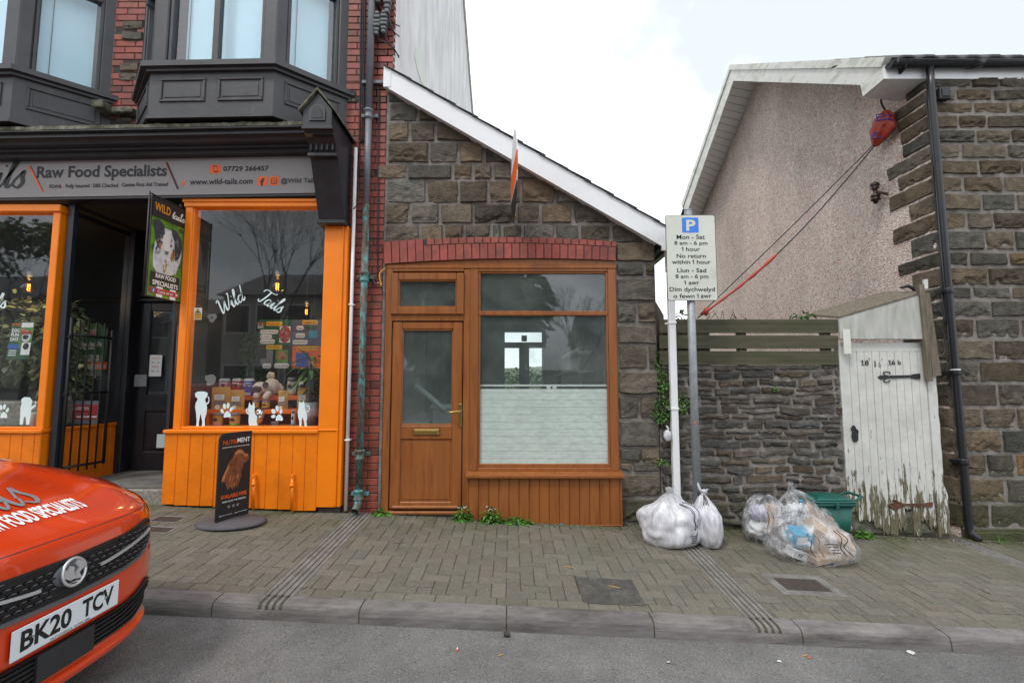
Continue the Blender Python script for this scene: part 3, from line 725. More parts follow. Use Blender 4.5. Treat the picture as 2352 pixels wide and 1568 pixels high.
mb.box(1.085, 1.5, 0, .35, -.3, 2.85); mb.box(-1.33, 1.085, .02, .35, 2.52, 2.85)
mb.use('stone'); mb.box(1.2, 1.498, .35, 6.0, -.3, 2.6); mb.use('dark_wall'); mb.prism([(-1.33, 2.6), (1.498, 2.6), (-1.33, 4.3)], 5.8, 6.0)
mb.build('wall', AX)
# arch of red bricks on end
mb = MB('brick'); N = 29
def arc(t, top):
    a, b_, c_ = ((-1.35, 2.82), (-.2, 2.88), (1.09, 2.838)) if top else ((-1.335, 2.59), (-.2, 2.655), (1.083, 2.64))
    x = a[0] * (1 - t) + c_[0] * t; q = (1 - (2 * t - .92) ** 2) * (b_[1] - (a[1] + c_[1]) / 2) + a[1] * (1 - t) + c_[1] * t
    return x, q
for i in range(N):
    for lo, hi in ((0, .70), (.735, 1.0)):
        if lo > .5 and i < 5: continue
        if i < 5: hi = 1.0
        t0, t1 = (i + .06) / N, (i + .94) / N
        if lo > .5: t0, t1 = (i + .06 + .4) / N, min(1, (i + .94 + .4) / N)
        q = []
        for t_, h in ((t0, lo), (t1, lo), (t1, hi), (t0, hi)):
            p0, p1 = arc(t_, False), arc(t_, True); q.append((p0[0] + (p1[0] - p0[0]) * h, p0[1] + (p1[1] - p0[1]) * h))
        k = random.uniform(.85, 1.25); mb.col = (k, k * random.uniform(.85, 1.1), k)
        mb.prism(q, -.047 - random.uniform(0, .003), .05)
mb.col = (1, 1, 1); mb.use('mortar_dark')
for i in range(24):
    t0, t1 = i / 24, (i + 1) / 24; a, b_, c_, d = arc(t0, False), arc(t1, False), arc(t1, True), arc(t0, True); mb.prism([a, b_, c_, d], -.040, .03)
mb.build('brick_arch', AX)
# white bargeboard and slates
BY = -.13
def BL(x, t): return 4.487 + (x + 1.351) / (1.534 + 1.351) * (2.766 - 4.487) + .222 * t
mb = MB('pvc_white')
mb.prism([(-1.362, BL(-1.362, 0) + .035), (-1.30, BL(-1.30, 0) + .0), (1.55, BL(1.55, 0)), (1.625, BL(1.60, .0) + .0), (1.64, BL(1.62, 1)), (-1.362, BL(-1.362, 1))], BY, BY + .022)
mb.box(-1.362, -1.285, BY - .006, BY + .03, BL(-1.3, 0) + .022, BL(-1.3, 1) - .03); mb.box(1.54, 1.64, BY - .008, BY + .03, BL(1.6, 0) - .01, BL(1.6, 1) - .005)
mb.prism([(-1.36, BL(-1.36, .06)), (1.5, BL(1.5, .06)), (1.5, BL(1.5, .1)), (-1.36, BL(-1.36, .1))], BY + .02, .02)
mb.build('bargeboard', AX)
mb = MB('slate'); x = -1.36
while x < 1.62:
    x1 = x + .30
    for q in range(22):
        y0 = -.155 + q * .28; d = random.uniform(-.004, .004)
        i = [mb.vert(p) for p in ((x, y0, BL(x, 1) + .004 + d), (x1, y0, BL(x1, 1) + .018 + d), (x1, y0 + .275, BL(x1, 1) + .018 + d), (x, y0 + .275, BL(x, 1) + .004 + d))]
        j = [mb.vert(p) for p in ((x, y0, BL(x, 1) + .010 + d), (x1, y0, BL(x1, 1) + .026 + d), (x1, y0 + .275, BL(x1, 1) + .026 + d), (x, y0 + .275, BL(x, 1) + .010 + d))]
        mb.face(i[::-1]); mb.face(j)
        for a, b_ in ((0, 1), (1, 2), (2, 3), (3, 0)): mb.face([i[a], i[b_], j[b_], j[a]])
    x += .235
mb.build('roof', AX)
# door
def frame(mb, x0, x1, z0, z1, w, yf, yb, bev=.008):
    """four mitre-less profiles with a raised inner bead"""
    mb.box(x0, x0 + w, yf, yb, z0, z1, bev); mb.box(x1 - w, x1, yf, yb, z0, z1, bev)
    mb.box(x0 + w, x1 - w, yf + .0015, yb, z1 - w, z1, bev); mb.box(x0 + w, x1 - w, yf + .0015, yb, z0, z0 + w, bev)
    b_ = .012
    mb.box(x0 + w, x0 + w + b_, yf + .012, yb, z0 + w, z1 - w, .003); mb.box(x1 - w - b_, x1 - w, yf + .012, yb, z0 + w, z1 - w, .003)
    mb.box(x0 + w + b_, x1 - w - b_, yf + .0125, yb, z1 - w - b_, z1 - w, .003); mb.box(x0 + w + b_, x1 - w - b_, yf + .0125, yb, z0 + w, z0 + w + b_, .003)
mb = MB('upvc')
mb.box(-1.315, -1.245, -.03, .06, .06, 2.60, .006); mb.box(-.50, -.435, -.03, .06, .03, 2.545, .006)
mb.box(-1.245, -.50, -.028, .06, 2.0, 2.075, .006); mb.box(-1.245, -.50, -.028, .06, 2.52, 2.56, .006); mb.box(-1.32, 1.09, -.035, .06, 2.55, 2.585, .006)
for i in range(16):
    t0, t1 = i / 16, (i + 1) / 16; a, b_ = arc(t0, False), arc(t1, False); mb.prism([(a[0], 2.58), (b_[0], 2.58), (b_[0], b_[1] + .01), (a[0], a[1] + .01)], -.018, .04)
mb.box(-1.32, 1.09, -.026, .05, 2.585, 2.6, .003)
mb.build('door_surround', AX)
d = MB('upvc'); x0, x1, z0, z1 = -1.235, -.51, .10, 1.99
d.box(x0, x0 + .10, -.02, .045, z0, z1, .008); d.box(x1 - .10, x1, -.02, .045, z0, z1, .008)
d.box(x0 + .10, x1 - .10, -.018, .045, z1 - .075, z1, .008); d.box(x0 + .10, x1 - .10, -.018, .045, .79, .93, .008); d.box(x0 + .10, x1 - .10, -.018, .045, z0, z0 + .07, .008)
d.box(x0 + .10, x1 - .10, 0.0, .03, z0 + .07, .79); d.box(x0 + .12, x1 - .12, -.006, .01, z0 + .09, .77, .004)
for zz in (.93,): d.box(x0 + .1, x1 - .1, -.01, .03, zz, zz + .014, .003)
d.box(x0 + .1, x0 + .112, -.01, .03, .944, 1.9, .003); d.box(x1 - .112, x1 - .1, -.01, .03, .944, 1.9, .003); d.box(x0 + .112, x1 - .112, -.01, .03, 1.9, 1.915, .003)
door = d.build('door', AX)
d = MB('glass_dusty'); d.box(x0 + .105, x1 - .105, .008, .014, .935, 1.91); d.build('door_pane', door)
d = MB('brass'); xl0, xl1 = P(950, 992)[0], P(1010, 992)[0]; d.box(xl0, xl1, -.032, -.018, .835, .893, .004); d.box(xl0 + .014, xl1 - .014, -.037, -.03, .845, .883, .003)
d.use('rubber'); d.box(xl0 - .004, xl1 + .004, -.024, -.017, .831, .897); d.build('letterbox', door)
d = MB('brass'); hx = -.528; d.box(hx - .016, hx + .016, -.03, -.018, .905, 1.15, .006); d.tube([(hx, -.03, 1.07), (hx, -.075, 1.07), (hx - .03, -.08, 1.075), (hx - .08, -.08, 1.066), (hx - .125, -.078, 1.074)], [.008, .008, .009, .008, .006], 8)
d.lathe([(.008, 0), (.008, -.012)], (hx, -.03, .96), 12, 'y'); d.build('handle', door)
d = MB('upvc'); d.box(-1.26, -.48, -.06, .04, .055, .085, .006); d.box(x0 + .03, x1 - .03, -.045, .0, .105, .135, .008); d.use('mortar_dark'); d.box(-1.315, -.43, -.045, .1, -.15, .054)
d.build('threshold', AX)
f = MB('upvc'); frame(f, -1.255, -.50, 2.065, 2.50, .075, -.055, .03); tw = f.build('top_window', AX)
f = MB('glass_dusty'); f.box(-1.19, -.565, .0, .006, 2.13, 2.435); f.build('pane', tw)
# window
f = MB('upvc'); wx0, wx1 = -.435, 1.085
f.box(wx0, wx0 + .085, -.03, .06, .475, 2.55, .006); f.box(wx1 - .085, wx1, -.03, .06, .475, 2.55, .006); f.box(wx0 + .085, wx1 - .085, -.028, .06, 2.52, 2.55, .006); f.box(wx0 + .085, wx1 - .085, -.028, .06, .475, .505, .004)
ix0, ix1 = wx0 + .085, wx1 - .085
f.box(ix0, ix0 + .022, -.018, .04, .5, 2.52, .005); f.box(ix1 - .022, ix1, -.018, .04, .5, 2.52, .005); f.box(ix0 + .022, ix1 - .022, -.0175, .04, 2.5, 2.52, .005); f.box(ix0 + .022, ix1 - .022, -.0175, .04, .5, .545, .005); f.box(ix0 + .0, ix1 - .0, -.024, .04, 2.055, 2.105, .008)
wf = f.build('window', AX)
f = MB('glass_dusty'); f.box(ix0 + .01, ix1 - .01, .005, .011, 2.1, 2.51); f.build('pane', wf)
f = MB('glass_dusty'); f.box(ix0 + .01, ix1 - .01, .005, .011, .53, 2.06); f.build('pane', wf)
zf = P(1240, 893)[1]
f = MB('board_film'); f.box(ix0 + .012, ix1 - .012, .0125, .015, .53, zf); f.build('window_film', wf)
f = MB('pvc_white'); f.box(ix0 + .012, ix1 - .012, .03, .05, zf + .025, zf + .045, .003); f.box(.36, .40, .028, .05, zf + .002, zf + .026); f.box(.42, .46, .028, .05, zf + .002, zf + .026); f.build('blind_rail', wf)
f = MB('upvc'); f.prism([(-.15, .432), (-.15, .452), (-.03, .476), (.03, .476), (.03, .42), (-.14, .42)], wx0 - .02, wx1 + .02, 'x'); f.build('sill', AX)
# tongue and groove cladding under the window
f = MB('upvc'); x = wx0 + .005
zb = -.045
while x < wx1 - .01:
    xb = min(x + .1, wx1); f.prism([(x + .001, -.090), (x + .006, -.096), (x + .05, -.0975), (x + .094, -.096), (min(x + .099, xb), -.090), (xb, -.07), (x, -.07)] if xb - x > .095 else [(x + .002, -.09), (xb, -.09), (xb, -.07), (x, -.07)], zb + .012, .42, 'z'); x += .1
f.box(wx0 + .0, wx1 + .002, -.1, -.06, zb, zb + .012, .003); f.box(wx1 - .004, wx1 + .006, -.098, .0, zb, .42); f.box(wx0 - .006, wx0 + .004, -.098, .0, zb, .42)
f.use('mortar_dark'); f.box(wx0, wx1, -.068, .1, -.3, .415)
f.build('cladding', AX)
# the room behind the window
f = MB('room_wall'); f.box(-1.6, -1.45, .35, 6, -.2, 4.2); f.box(1.05, 1.2, .12, 6, -.2, 2.7); f.box(-1.45, 1.05, .12, 6, -.25, -.05)
f.use('pale_room'); f.box(-1.45, 1.2, .12, 5.98, 2.62, 2.66)
wX0, wX1, wZ0, wZ1 = RC(1152, 758, 1252, 890, 5.6); wZ0 -= .9
f.use('room_wall'); f.box(-1.45, wX0, 5.6, 5.75, -.2, 2.65); f.box(wX1, 1.2, 5.6, 5.75, -.2, 2.65); f.box(wX0, wX1, 5.6, 5.75, wZ1, 2.65); f.build('room', AX)
f = MB('slate_ink'); f.box(wX0, wX0 + .07, 5.5, 5.62, wZ0, wZ1); f.box(wX1 - .07, wX1, 5.5, 5.62, wZ0, wZ1); f.box(wX0 + .07, wX1 - .07, 5.5, 5.62, wZ1 - .05, wZ1)
zt = P(1200, 790, 5.5)[1]; f.box(wX0 + .07, wX1 - .07, 5.5, 5.62, zt - .08, zt + .04); xm = P(1204, 850, 5.5)[0]; f.box(xm - .11, xm + .11, 5.5, 5.62, wZ0, zt - .08); f.box(wX0 + .07, xm - .11, 5.5, 5.62, wZ0, .15); f.box(xm + .11, wX1 - .07, 5.5, 5.62, wZ0, .15)
o = f.build('rear_door', AX)
f = MB('glass'); f.box(wX0 + .07, wX1 - .07, 5.55, 5.556, .15, wZ1 - .05); f.build('pane', o)
t = thing('extractor_fan', 'small square fan in the rear window seen through the annex window', 'fan', (P(1204, 777, 5.45)[0], 5.45, P(1204, 777, 5.45)[1]))
f = MB('grey_ink'); a, b_ = P(1204, 777, 5.45); f.box(a - .06, a + .06, 5.43, 5.49, b_ - .065, b_ + .065, .01); f.build('housing', t)
f = MB('rubber'); f.lathe([(.045, 0), (.04, -.012), (.01, -.014)], (a, 5.43, b_), 14, 'y'); f.build('grille', t)
# counter and leaning board in the room
t = thing('shop_counter', 'pale empty counter standing inside the annex behind the door glass', 'counter', (-.95, .9, -.05))
f = MB('pale_room'); f.box(-.98, -.48, 1.0, 1.6, -.05, P(1000, 938, 1.0)[1], .01); f.box(-1.4, -1.0, .8, 2.6, -.05, P(930, 965, 1.0)[1], .01); f.build('body', t)
f = MB('blind'); f.box(-1.0, -.46, .98, 1.62, P(1000, 938, 1.0)[1] + .001, P(1000, 930, 1.0)[1], .005); f.build('worktop', t)
f = MB('blind'); p0 = P(955, 884, .9); p1 = P(1022, 942, .9); f.tube([(p0[0], .9, p0[1]), (p1[0], .9, p1[1])], .035, 4); tag(f.build('leaning_board'), 'pale board leaning diagonally behind the brown door glass', 'board')
f = MB('pale_room'); f.box(-1.44, -1.40, .35, 2.8, -.05, 2.6); tag(f.build('partition'), 'pale upright partition inside the annex, left behind the door glass', 'partition')
t = thing('wall_shelving', 'dark shelves along the right wall of the empty annex room', 'shelves', (1.0, 2.5, .2))
for zz in (1.0, 1.25, 1.5, 1.75):
    f = MB('blind'); f.box(.84, 1.04, 1.2, 4.6, zz, zz + .018); f.build('shelf', t)
f = MB('pvc_white'); f.box(1.0, 1.045, 2.2, 4.9, .9, 1.9); f.build('white_panel', t)
# ================================================================== gutter downpipe, square white
def wl(px, py, Y): return (*P(px, py, Y),)
t = thing('square_downpipe', 'square white plastic downpipe at the right corner of the annex', 'downpipe', (1.655, -.03, -.1))
xq = P(1547, 900, -.05)[0]; f = MB('pvc_white'); f.box(xq - .034, xq + .034, -.085, -.02, P(1547, 1140, -.05)[1], 2.5, .006); f.build('pipe', t)
for yy in (742, 938, 1141):
    zz = P(1547, yy, -.05)[1]; f = MB('pvc_white'); f.box(xq - .04, xq + .04, -.091, .0, zz - .012, zz + .012, .003); f.box(xq - .062, xq - .04, -.03, 0, zz - .016, zz + .016, .003); f.build('clip', t)
f = MB('pvc_white'); f.box(xq - .038, xq + .038, -.09, -.015, P(1547, 1150, -.05)[1] - .05, P(1547, 1142, -.05)[1] + .01, .006); f.build('outlet', t); f = MB('pvc_white'); f.box(1.60, 1.72, -.12, .0, 2.5, 2.78, .02); f.build('hopper', t)
t = thing('annex_gutter', 'end of the short gutter under the low end of the annex roof', 'gutter', (1.66, 0, 2.75))
f = MB('pvc_black'); f.box(1.6, 1.7, -.14, 6, 2.74, 2.84, .02); f.build('trough', t)
# ================================================================== rubble wall
RX0, RX1 = 1.51, 3.38
RW = thing('rubble_wall', 'low wall of thin dark rubble stones between annex and white gate', 'wall', ((RX0 + RX1) / 2, .15, -.1))
mb = MB('rubble'); sd = 500
def wz(a, b_): return b_ + .03 * noise.noise((a * 1.6, b_ * 2.2, 4)) + .012 * noise.noise((a * 5, b_ * 4, 8))
z = -.28; rr = 0
while z < 1.53:
    h = random.uniform(.05, .115) if rr else .12; x = RX0 - random.uniform(0, .1)
    while x < RX1:
        L = random.uniform(.12, .42) * (1.2 if h < .075 else 1); hh = h
        a0, a1 = max(x, RX0), min(x + L, RX1 - .005)
        top = min(z + h, 1.535)
        if a1 - a0 > .05:
            if h > .09 and random.random() < .35:
                zm = z + h * random.uniform(.4, .6); parts = [(z, zm), (zm, top)]
            else: parts = [(z, top)]
            for q0, q1 in parts:
                sd += 1; g_ = .005 + random.uniform(0, .006)
                if q1 - q0 < .03: continue
                fn = lambda a, b_, h_: (a, .005 - h_, wz(a, b_))
                k = scol(.65, 1.35, .12)
                stone_block(mb, a0 + g_, a1 - g_, q0 + g_ * .8, q1 - g_ * .8, fn, random.uniform(.012, .04), sd, res=.014, col=k, edge=.008, warp=.009)
        x += L
    z += h; rr += 1
mb.use('mortar'); nx, nz_ = 90, 90
g = [[mb.vert((RX0 + (RX1 - RX0) * i / nx, .004 - .012 * noise.noise((i * .35, j * .35, 1)) - .006 * noise.noise((i * .9, j * .9, 3)), -.35 + 1.89 * j / nz_)) for i in range(nx + 1)] for j in range(nz_ + 1)]
for j in range(nz_):
    for i in range(nx): mb.face([g[j][i], g[j][i + 1], g[j + 1][i + 1], g[j + 1][i]], False)
mb.box(RX0, RX1, .02, .35, -.35, 1.53); mb.build('stonework', RW, recalc=False)
# deck-board fence on top
FN = thing('board_fence', 'three weathered grooved deck boards fixed as a fence on the rubble wall', 'fence', (2.45, .1, 1.53))
yrows = [(733, 787), (794, 840), (843, 886)]
for a, b_, c_ in ((733, 764, 0), (770, 800, .006), (806, 838, -.004)):
    z0, z1 = P(1720, b_, -.03)[1], P(1720, a, -.03)[1]; f = MB('deck_wood'); n1 = 11; hh = (z1 - z0) / n1
    x0 = P(1516, a, -.03)[0]; x1 = P(1925, a, -.03)[0]
    f.box(x0, x1, -.022, .0, z0, z1)
    for q in range(n1): f.box(x0, x1, -.030 + c_ * .2, -.022, z0 + q * hh + hh * .18, z0 + (q + 1) * hh - hh * .12, .002)
    f.build('board', FN)
for xx in (RX0 + .12, 2.4, RX1 - .1):
    f = MB('old_wood'); f.box(xx - .04, xx + .04, .01, .09, 1.5, 1.98, .006); f.build('post', FN)
f = MB('old_wood'); f.prism([(1.50, 1.2), (2.1, 1.2), (2.1, 1.97), (1.62, 1.99), (1.62, 2.08), (1.53, 2.24), (1.50, 2.24)], .12, .15); tag(f.build('fence_panel'), 'dark brown timber upright in the gap behind the white square downpipe', 'panel')
# ================================================================== white gate
K4 = lambda x, y: ((3300 + x / 1.425) / 1.7415, (1100 + y / 1.425) / 1.7415)
GY = .0
def g4(x, y, Y=GY): return P(*K4(x, y), Y)
GT = thing('plank_gate', 'white peeling plank gate with black strap hinges and rotten bottom edge', 'gate', (3.85, .1, -.18))
lx0, lx1 = g4(120, 900)[0], g4(600, 900)[0]; zt = g4(300, 385)[1]; zf = g4(300, 436)[1]
leaf = MB('gate_paint'); N = 11; w = (lx1 - lx0) / N
bots = [1345, 1400, 1395, 1440, 1470, 1478, 1450, 1330, 1482, 1400, 1440]
for i in range(N):
    a, b_ = lx0 + i * w + .0025, lx0 + (i + 1) * w - .0025; n1 = 7; zb = g4(300, bots[i])[1]; pts = []
    for q in range(n1 + 1): pts.append((a + (b_ - a) * q / n1, zb + .07 * noise.noise((i * 3.1 + q * .9, 2, 0)) + random.uniform(-.015, .015)))
    d = random.uniform(-.002, .002); leaf.prism(pts + [(b_, zf), (a, zf)], GY + d, GY + .02)
leaf.box(lx0, lx1, GY - .001, GY + .02, zf + .004, zt)
leaf.use('moss_stone'); leaf.box(lx0, lx1, GY + .022, GY + .05, -.14, .06)
leaf = leaf.build('leaf', GT)
f = MB('gate_paint'); jl = [g4(85, 420), g4(120, 420)]
f.prism([(3.385, -.12), (lx0 - .003, -.12), (lx0 - .003, zt), (3.375, zt)], GY - .012, GY + .06)
def jag(x0, x1, z0, z1, n1, amp, seed):
    L_ = [(x0, z0 + (z1 - z0) * i / n1) for i in range(n1 + 1)]; R_ = [(x1 + amp * noise.noise((i * .8, seed, 0)), z0 + (z1 - z0) * i / n1) for i in range(n1 + 1)]
    return L_ + R_[::-1]
xr0, xr1 = lx1 + .003, g4(650, 900)[0]
f.prism([(xr0, -.17)] + [(xr0 + .02 * k, -.19 + random.uniform(0, .06)) for k in (1, 2, 3, 4)] + [(xr1 + .03 + .006 * noise.noise((k * .7, 3, 3)), -.16 + k * .1) for k in range(5)] + [(xr1 - .0 + .008 * noise.noise((k * .7, 3, 3)), -.16 + k * .1) for k in range(5, 24)] + [(xr0, 2.13)], GY - .014, GY + .03)
f.build('frame', GT)
f = MB('gate_top'); tp = [g4(75, 250), g4(545, 108), g4(583, 366), g4(75, 366)]; tp[0] = (3.372, tp[0][1]); tp[3] = (3.372, tp[3][1])
f.prism(tp, GY - .05, GY - .03); f.box(3.375, tp[2][0], GY - .032, GY + .04, tp[3][1], tp[3][1] + .02)
f.build('header_panel', GT)
f = MB('old_wood'); a, b_ = tp[0], tp[1]
i = [f.vert(p) for p in ((a[0], GY - .055, a[1] + .0), (b_[0], GY - .055, b_[1] + .0), (b_[0], GY + .5, b_[1] + .1), (a[0], GY + .5, a[1] + .1))]; j = [f.vert((f.v[q][0], f.v[q][1], f.v[q][2] + .02)) for q in i]
f.face(i); f.face(j)
for q in range(4): f.face([i[q], i[(q + 1) % 4], j[(q + 1) % 4], j[q]])
f.build('lid_board', GT)
f = MB('plate_white'); p = g4(78, 313); q = g4(127, 452); f.box(p[0], q[0], GY - .066, GY - .052, q[1], p[1], .002); f.build('end_plate', GT)
for pts, y in (([(538, 55), (566, 52), (615, 605), (592, 607)], -.075), ([(566, 100), (596, 98), (664, 572), (617, 574)], -.06)):
    f = MB('old_wood'); f.prism([g4(a, b_, y) for a, b_ in pts], y, y + .05); f.build('side_board', GT)
f = MB('gate_paint'); f.prism([g4(564, 25, -.05), g4(586, 22, -.05), g4(589, 78, -.05), g4(568, 78, -.05)], -.05, -.03); f.build('splinter', GT)
# ironwork
f = MB('iron'); fl = lambda a, b_: (*[g4(a, b_, GY - .012)[0]], GY - .012, g4(a, b_, GY - .012)[1])
def iron(mb, pts, th=.006):
    q = [g4(a, b_, GY - .01) for a, b_ in pts]; mb.prism(q, GY - .012, GY - .004)
iron(f, [(370, 571), (495, 569), (495, 584), (370, 588)]); iron(f, [(495, 566), (515, 562), (543, 560), (543, 592), (515, 592), (495, 587)])
iron(f, [(302, 580), (318, 570), (345, 572), (372, 576), (372, 584), (345, 590), (318, 594)])
def curl(mb, pts, r): mb.tube([(g4(a, b_, GY - .01)[0], GY - .01, g4(a, b_, GY - .01)[1]) for a, b_ in spline(pts, 4)], r, 6)
curl(f, [(360, 574), (340, 568), (334, 554), (350, 550), (366, 552), (372, 562)], .005); curl(f, [(360, 586), (344, 592), (336, 604), (350, 610), (366, 606), (372, 598)], .005)
f.build('strap_hinge', leaf)
f = MB('rust'); iron(f, [(430, 1302), (560, 1300), (614, 1292), (614, 1322), (560, 1318), (430, 1314)]); iron(f, [(358, 1310), (385, 1298), (432, 1290), (432, 1325), (400, 1342), (372, 1322)]); curl(f, [(430, 1300), (410, 1290), (395, 1280), (385, 1288)], .007); f.build('strap_hinge', leaf)
f = MB('iron'); iron(f, [(160, 855), (170, 858), (178, 872), (176, 885), (188, 900), (190, 940), (175, 952), (160, 945), (153, 920), (156, 890), (148, 876)])
curl(f, [(165, 875), (185, 885), (182, 910), (168, 915)], .008); f.build('latch', leaf)
f = MB('ink'); fn = onY(GY - .006)
def gtxt(s, xa, xb, ya, yb, bold=.02):
    a = g4(xa, yb, GY - .006); b_ = g4(xb, ya, GY - .006); letter(f, s, fn, a[0], b_[0], a[1], b_[1], None, bold)
def one(f, xa, xb, ya, yb, w=.36):
    a = g4(xa, yb, GY - .006); b_ = g4(xb, ya, GY - .006); W2, H2 = b_[0] - a[0], b_[1] - a[1]; f.poly([(a[0] + W2 * p, GY - .006, a[1] + H2 * q) for p, q in ((.45, 0), (.45 + w, 0), (.45 + w, 1), (.5, 1), (.1, .84), (.1, .7), (.45, .8))])
    f.poly([(a[0] + W2 * p, GY - .0065, a[1] + H2 * q) for p, q in ((.1, 0), (1.15, 0), (1.15, .09), (.1, .09))])
one(f, 205, 221, 485, 514); gtxt('8', 228, 249, 485, 514); gtxt('A', 247, 257, 470, 484, .01); f.build('house_number', leaf); f = MB('ink'); one(f, 360, 376, 484, 511); gtxt('6', 381, 399, 484, 511); f.build('house_number', leaf); f = MB('ink'); gtxt('b', 416, 432, 484, 511); f.build('house_number', leaf); f = MB('ink')
gtxt('1', 284, 288, 488, 523, -.012); gtxt('6', 306, 318, 492, 526, -.02); gtxt('A', 321, 329, 473, 486, -.01); f.build('house_number', leaf)
f = MB('pvc_black'); f.tube([(p[0], .12, p[1]) for p in (g4(432, 72, .12), g4(470, 62, .12), g4(500, 72, .12), g4(512, 90, .12), g4(512, 112, .12))], [.012, .018, .02, .018, .018], 8); tag(f.build('vent_hook'), 'black hooked pipe end above the header of the white gate', 'pipe')
# ================================================================== house on the right
HY, HX, BX = .12, 4.62, 4.12
HS = thing('stone_house', 'dark stone house with pebbledashed gable and white bargeboards', 'house', (6, 3, -.2))
ys = [178, 204.5, 234.7, 263.7, 298, 331.4, 366.9, 404, 444.2, 486.5, 529, 577.2, 612.7, 657, 688.2, 729.5, 778.4, 828, 879.2, 934, 985, 1040, 1095.4, 1155, 1212]
zs = [P(2230, y, HY)[1] for y in ys]
ends = [2080, 2047, 2061, 2067, 2073, 2037, 2063, 2043, 2089, 2051, 2093, 2063, 2097] + [2075, 2100] * 6
mb = MB('stone_house'); sd = 900
for r in range(len(zs) - 1):
    z1, z0 = zs[r], zs[r + 1]; x = HX; first = True
    while x < 7.2:
        L = random.uniform(.28, .62) if not first else (.30 if r % 2 else .48); sd += 1
        k = scol(.65, 1.35, .12)
        if random.random() < .05: k = (k[0] * 1.35, k[1] * 1.15, k[2] * .85)
        stone_block(mb, x + (.0 if first else .007), x + L - .007, z0 + .007, z1 - .007, lambda a, b_, h: (a, HY - h, b_), random.uniform(.018, .04), sd, res=.018, col=k, edge=.012)
        if first:   # the return of the quoin on the gable side
            ye = PX(ends[r], (ys[r] + ys[r + 1]) / 2, HX)[0]; ye = max(HY + .16, min(ye, 1.2)); sd += 1
            stone_block(mb, HY - .004, ye, z0 + .001, z1 - .001, lambda a, b_, h: (HX - .004 - h, a, b_), .022, sd, res=.018, col=k, edge=.012)
        x += L; first = False
mb.use('mortar'); mb.box(HX + .012, 7.2, HY - .006, HY + .3, -.45, zs[0] + .1)
mb.use('stone_house'); x = HX
while x < 7.2: sd += 1; stone_block(mb, x, x + .9, -.42 - SL * 0, P(2230, 1212, HY)[1] - .004, lambda a, b_, h: (a, HY - .05 - h, b_), .01, sd, res=.03, col=(.9, .95, .8)); x += .905
mb.box(HX + .006, 7.2, HY - .05, HY, -.45, P(2230, 1212, HY)[1] - .006)
mb.build('wall', HS, recalc=False)
rd = (3.66, 7.10)
mb = MB('pebbledash')
tri = [(HY + .28, -.4), (7.2, -.4), (7.2, 5.05), rd, (HY + .02, zs[0] + .25), (HY + .02, -.4)]
mb.prism([(HY + .02, -.4), (7.2, -.4), (7.2, 5.05), (rd[0] + .1, rd[1] - .05), (HY + .3, zs[0] + .22), (HY + .02, zs[0] + .08)], HX - .006, HX + .2, 'x'); mb.build('gable_wall', HS)
vp = lambda x, y, X=BX: PX(x, y, X)
A_top, A_mid, A_bot = vp(1678.5, 149), vp(1678.5, 160.5), vp(1684.5, 186)
F_top, F_mid = vp(2037, 131), vp(2027, 154); F_in, F_in2 = vp(1976.5, 195.5), vp(1982.6, 221.8); F_bot = vp(2031, 181)
B_top, B_mid, B_bot = vp(1566, 470), vp(1569, 478), vp(1577, 490)
mb = MB('pvc_dirty'); T = .03
mb.prism([A_mid, F_mid, F_in, A_bot], BX, BX + T, 'x'); mb.prism([F_mid, F_bot, F_in2, F_in], BX - .004, BX + T, 'x')
mb.prism([A_mid, A_bot, B_bot, B_mid], BX, BX + T, 'x')
mb.build('bargeboard', HS)
mb = MB('pvc_dirty')
cut = .58; c_ = [A_top[k] + (F_top[k] - A_top[k]) * .79 for k in (0, 1)]; c2 = [A_mid[k] + (F_mid[k] - A_mid[k]) * .77 for k in (0, 1)]
d_ = [A_top[k] + (F_top[k] - A_top[k]) * .81 for k in (0, 1)]; d2 = [A_mid[k] + (F_mid[k] - A_mid[k]) * .795 for k in (0, 1)]
mb.prism([A_top, c_, (c_[0] + .02, c_[1] - .06), c2, A_mid], BX - .02, BX + .06, 'x'); mb.prism([d_, F_top, F_mid, d2, (d_[0] - .03, d_[1] - .07)], BX - .022, BX + .06, 'x')
mb.prism([A_top, A_mid, B_mid, B_top], BX - .02, BX + .06, 'x'); mb.build('dry_verge', HS)
mb = MB('pvc_white')     # soffit boards under the verge
def lerp(a, b_, t): return tuple(a[k] + (b_[k] - a[k]) * t for k in range(len(a)))
wf0 = (HY + .3, zs[0] + .22); wb = (6.6, B_bot[1] + .02)
for (s0, s1, w0, w1) in ((A_bot, F_in, (rd[0] + .05, rd[1] - .1), wf0), (A_bot, B_bot, (rd[0] + .05, rd[1] - .1), wb)):
    for i in range(22):
        a, b_ = lerp(s0, s1, i / 22), lerp(s0, s1, (i + .95) / 22); c_, d_ = lerp(w0, w1, i / 22), lerp(w0, w1, (i + .95) / 22)
        mb.poly([(BX + .03, a[0], a[1] + .01), (BX + .03, b_[0], b_[1] + .01), (HX + .01, d_[0], d_[1]), (HX + .01, c_[0], c_[1])])
mb.poly([(BX, F_bot[0], F_bot[1]), (BX, F_in2[0], F_in2[1]), (HX, HY + .4, F_in2[1]), (HX, HY, F_bot[1] - .0)])
ez = P(2230, 181, .0)[1]; mb.box(BX + .03, 7.3, F_bot[0] + .025, HY, F_bot[1] + .003, F_bot[1] + .012); mb.build('soffit', HS)
mb = MB('pvc_white'); mb.box(BX + .005, 7.3, F_bot[0] - .0, F_bot[0] + .022, F_bot[1], F_mid[1] + .02); mb.build('fascia', HS)
mb = MB('slate')
x = BX + .07; ridge = (rd[0], A_top[1] - .06)
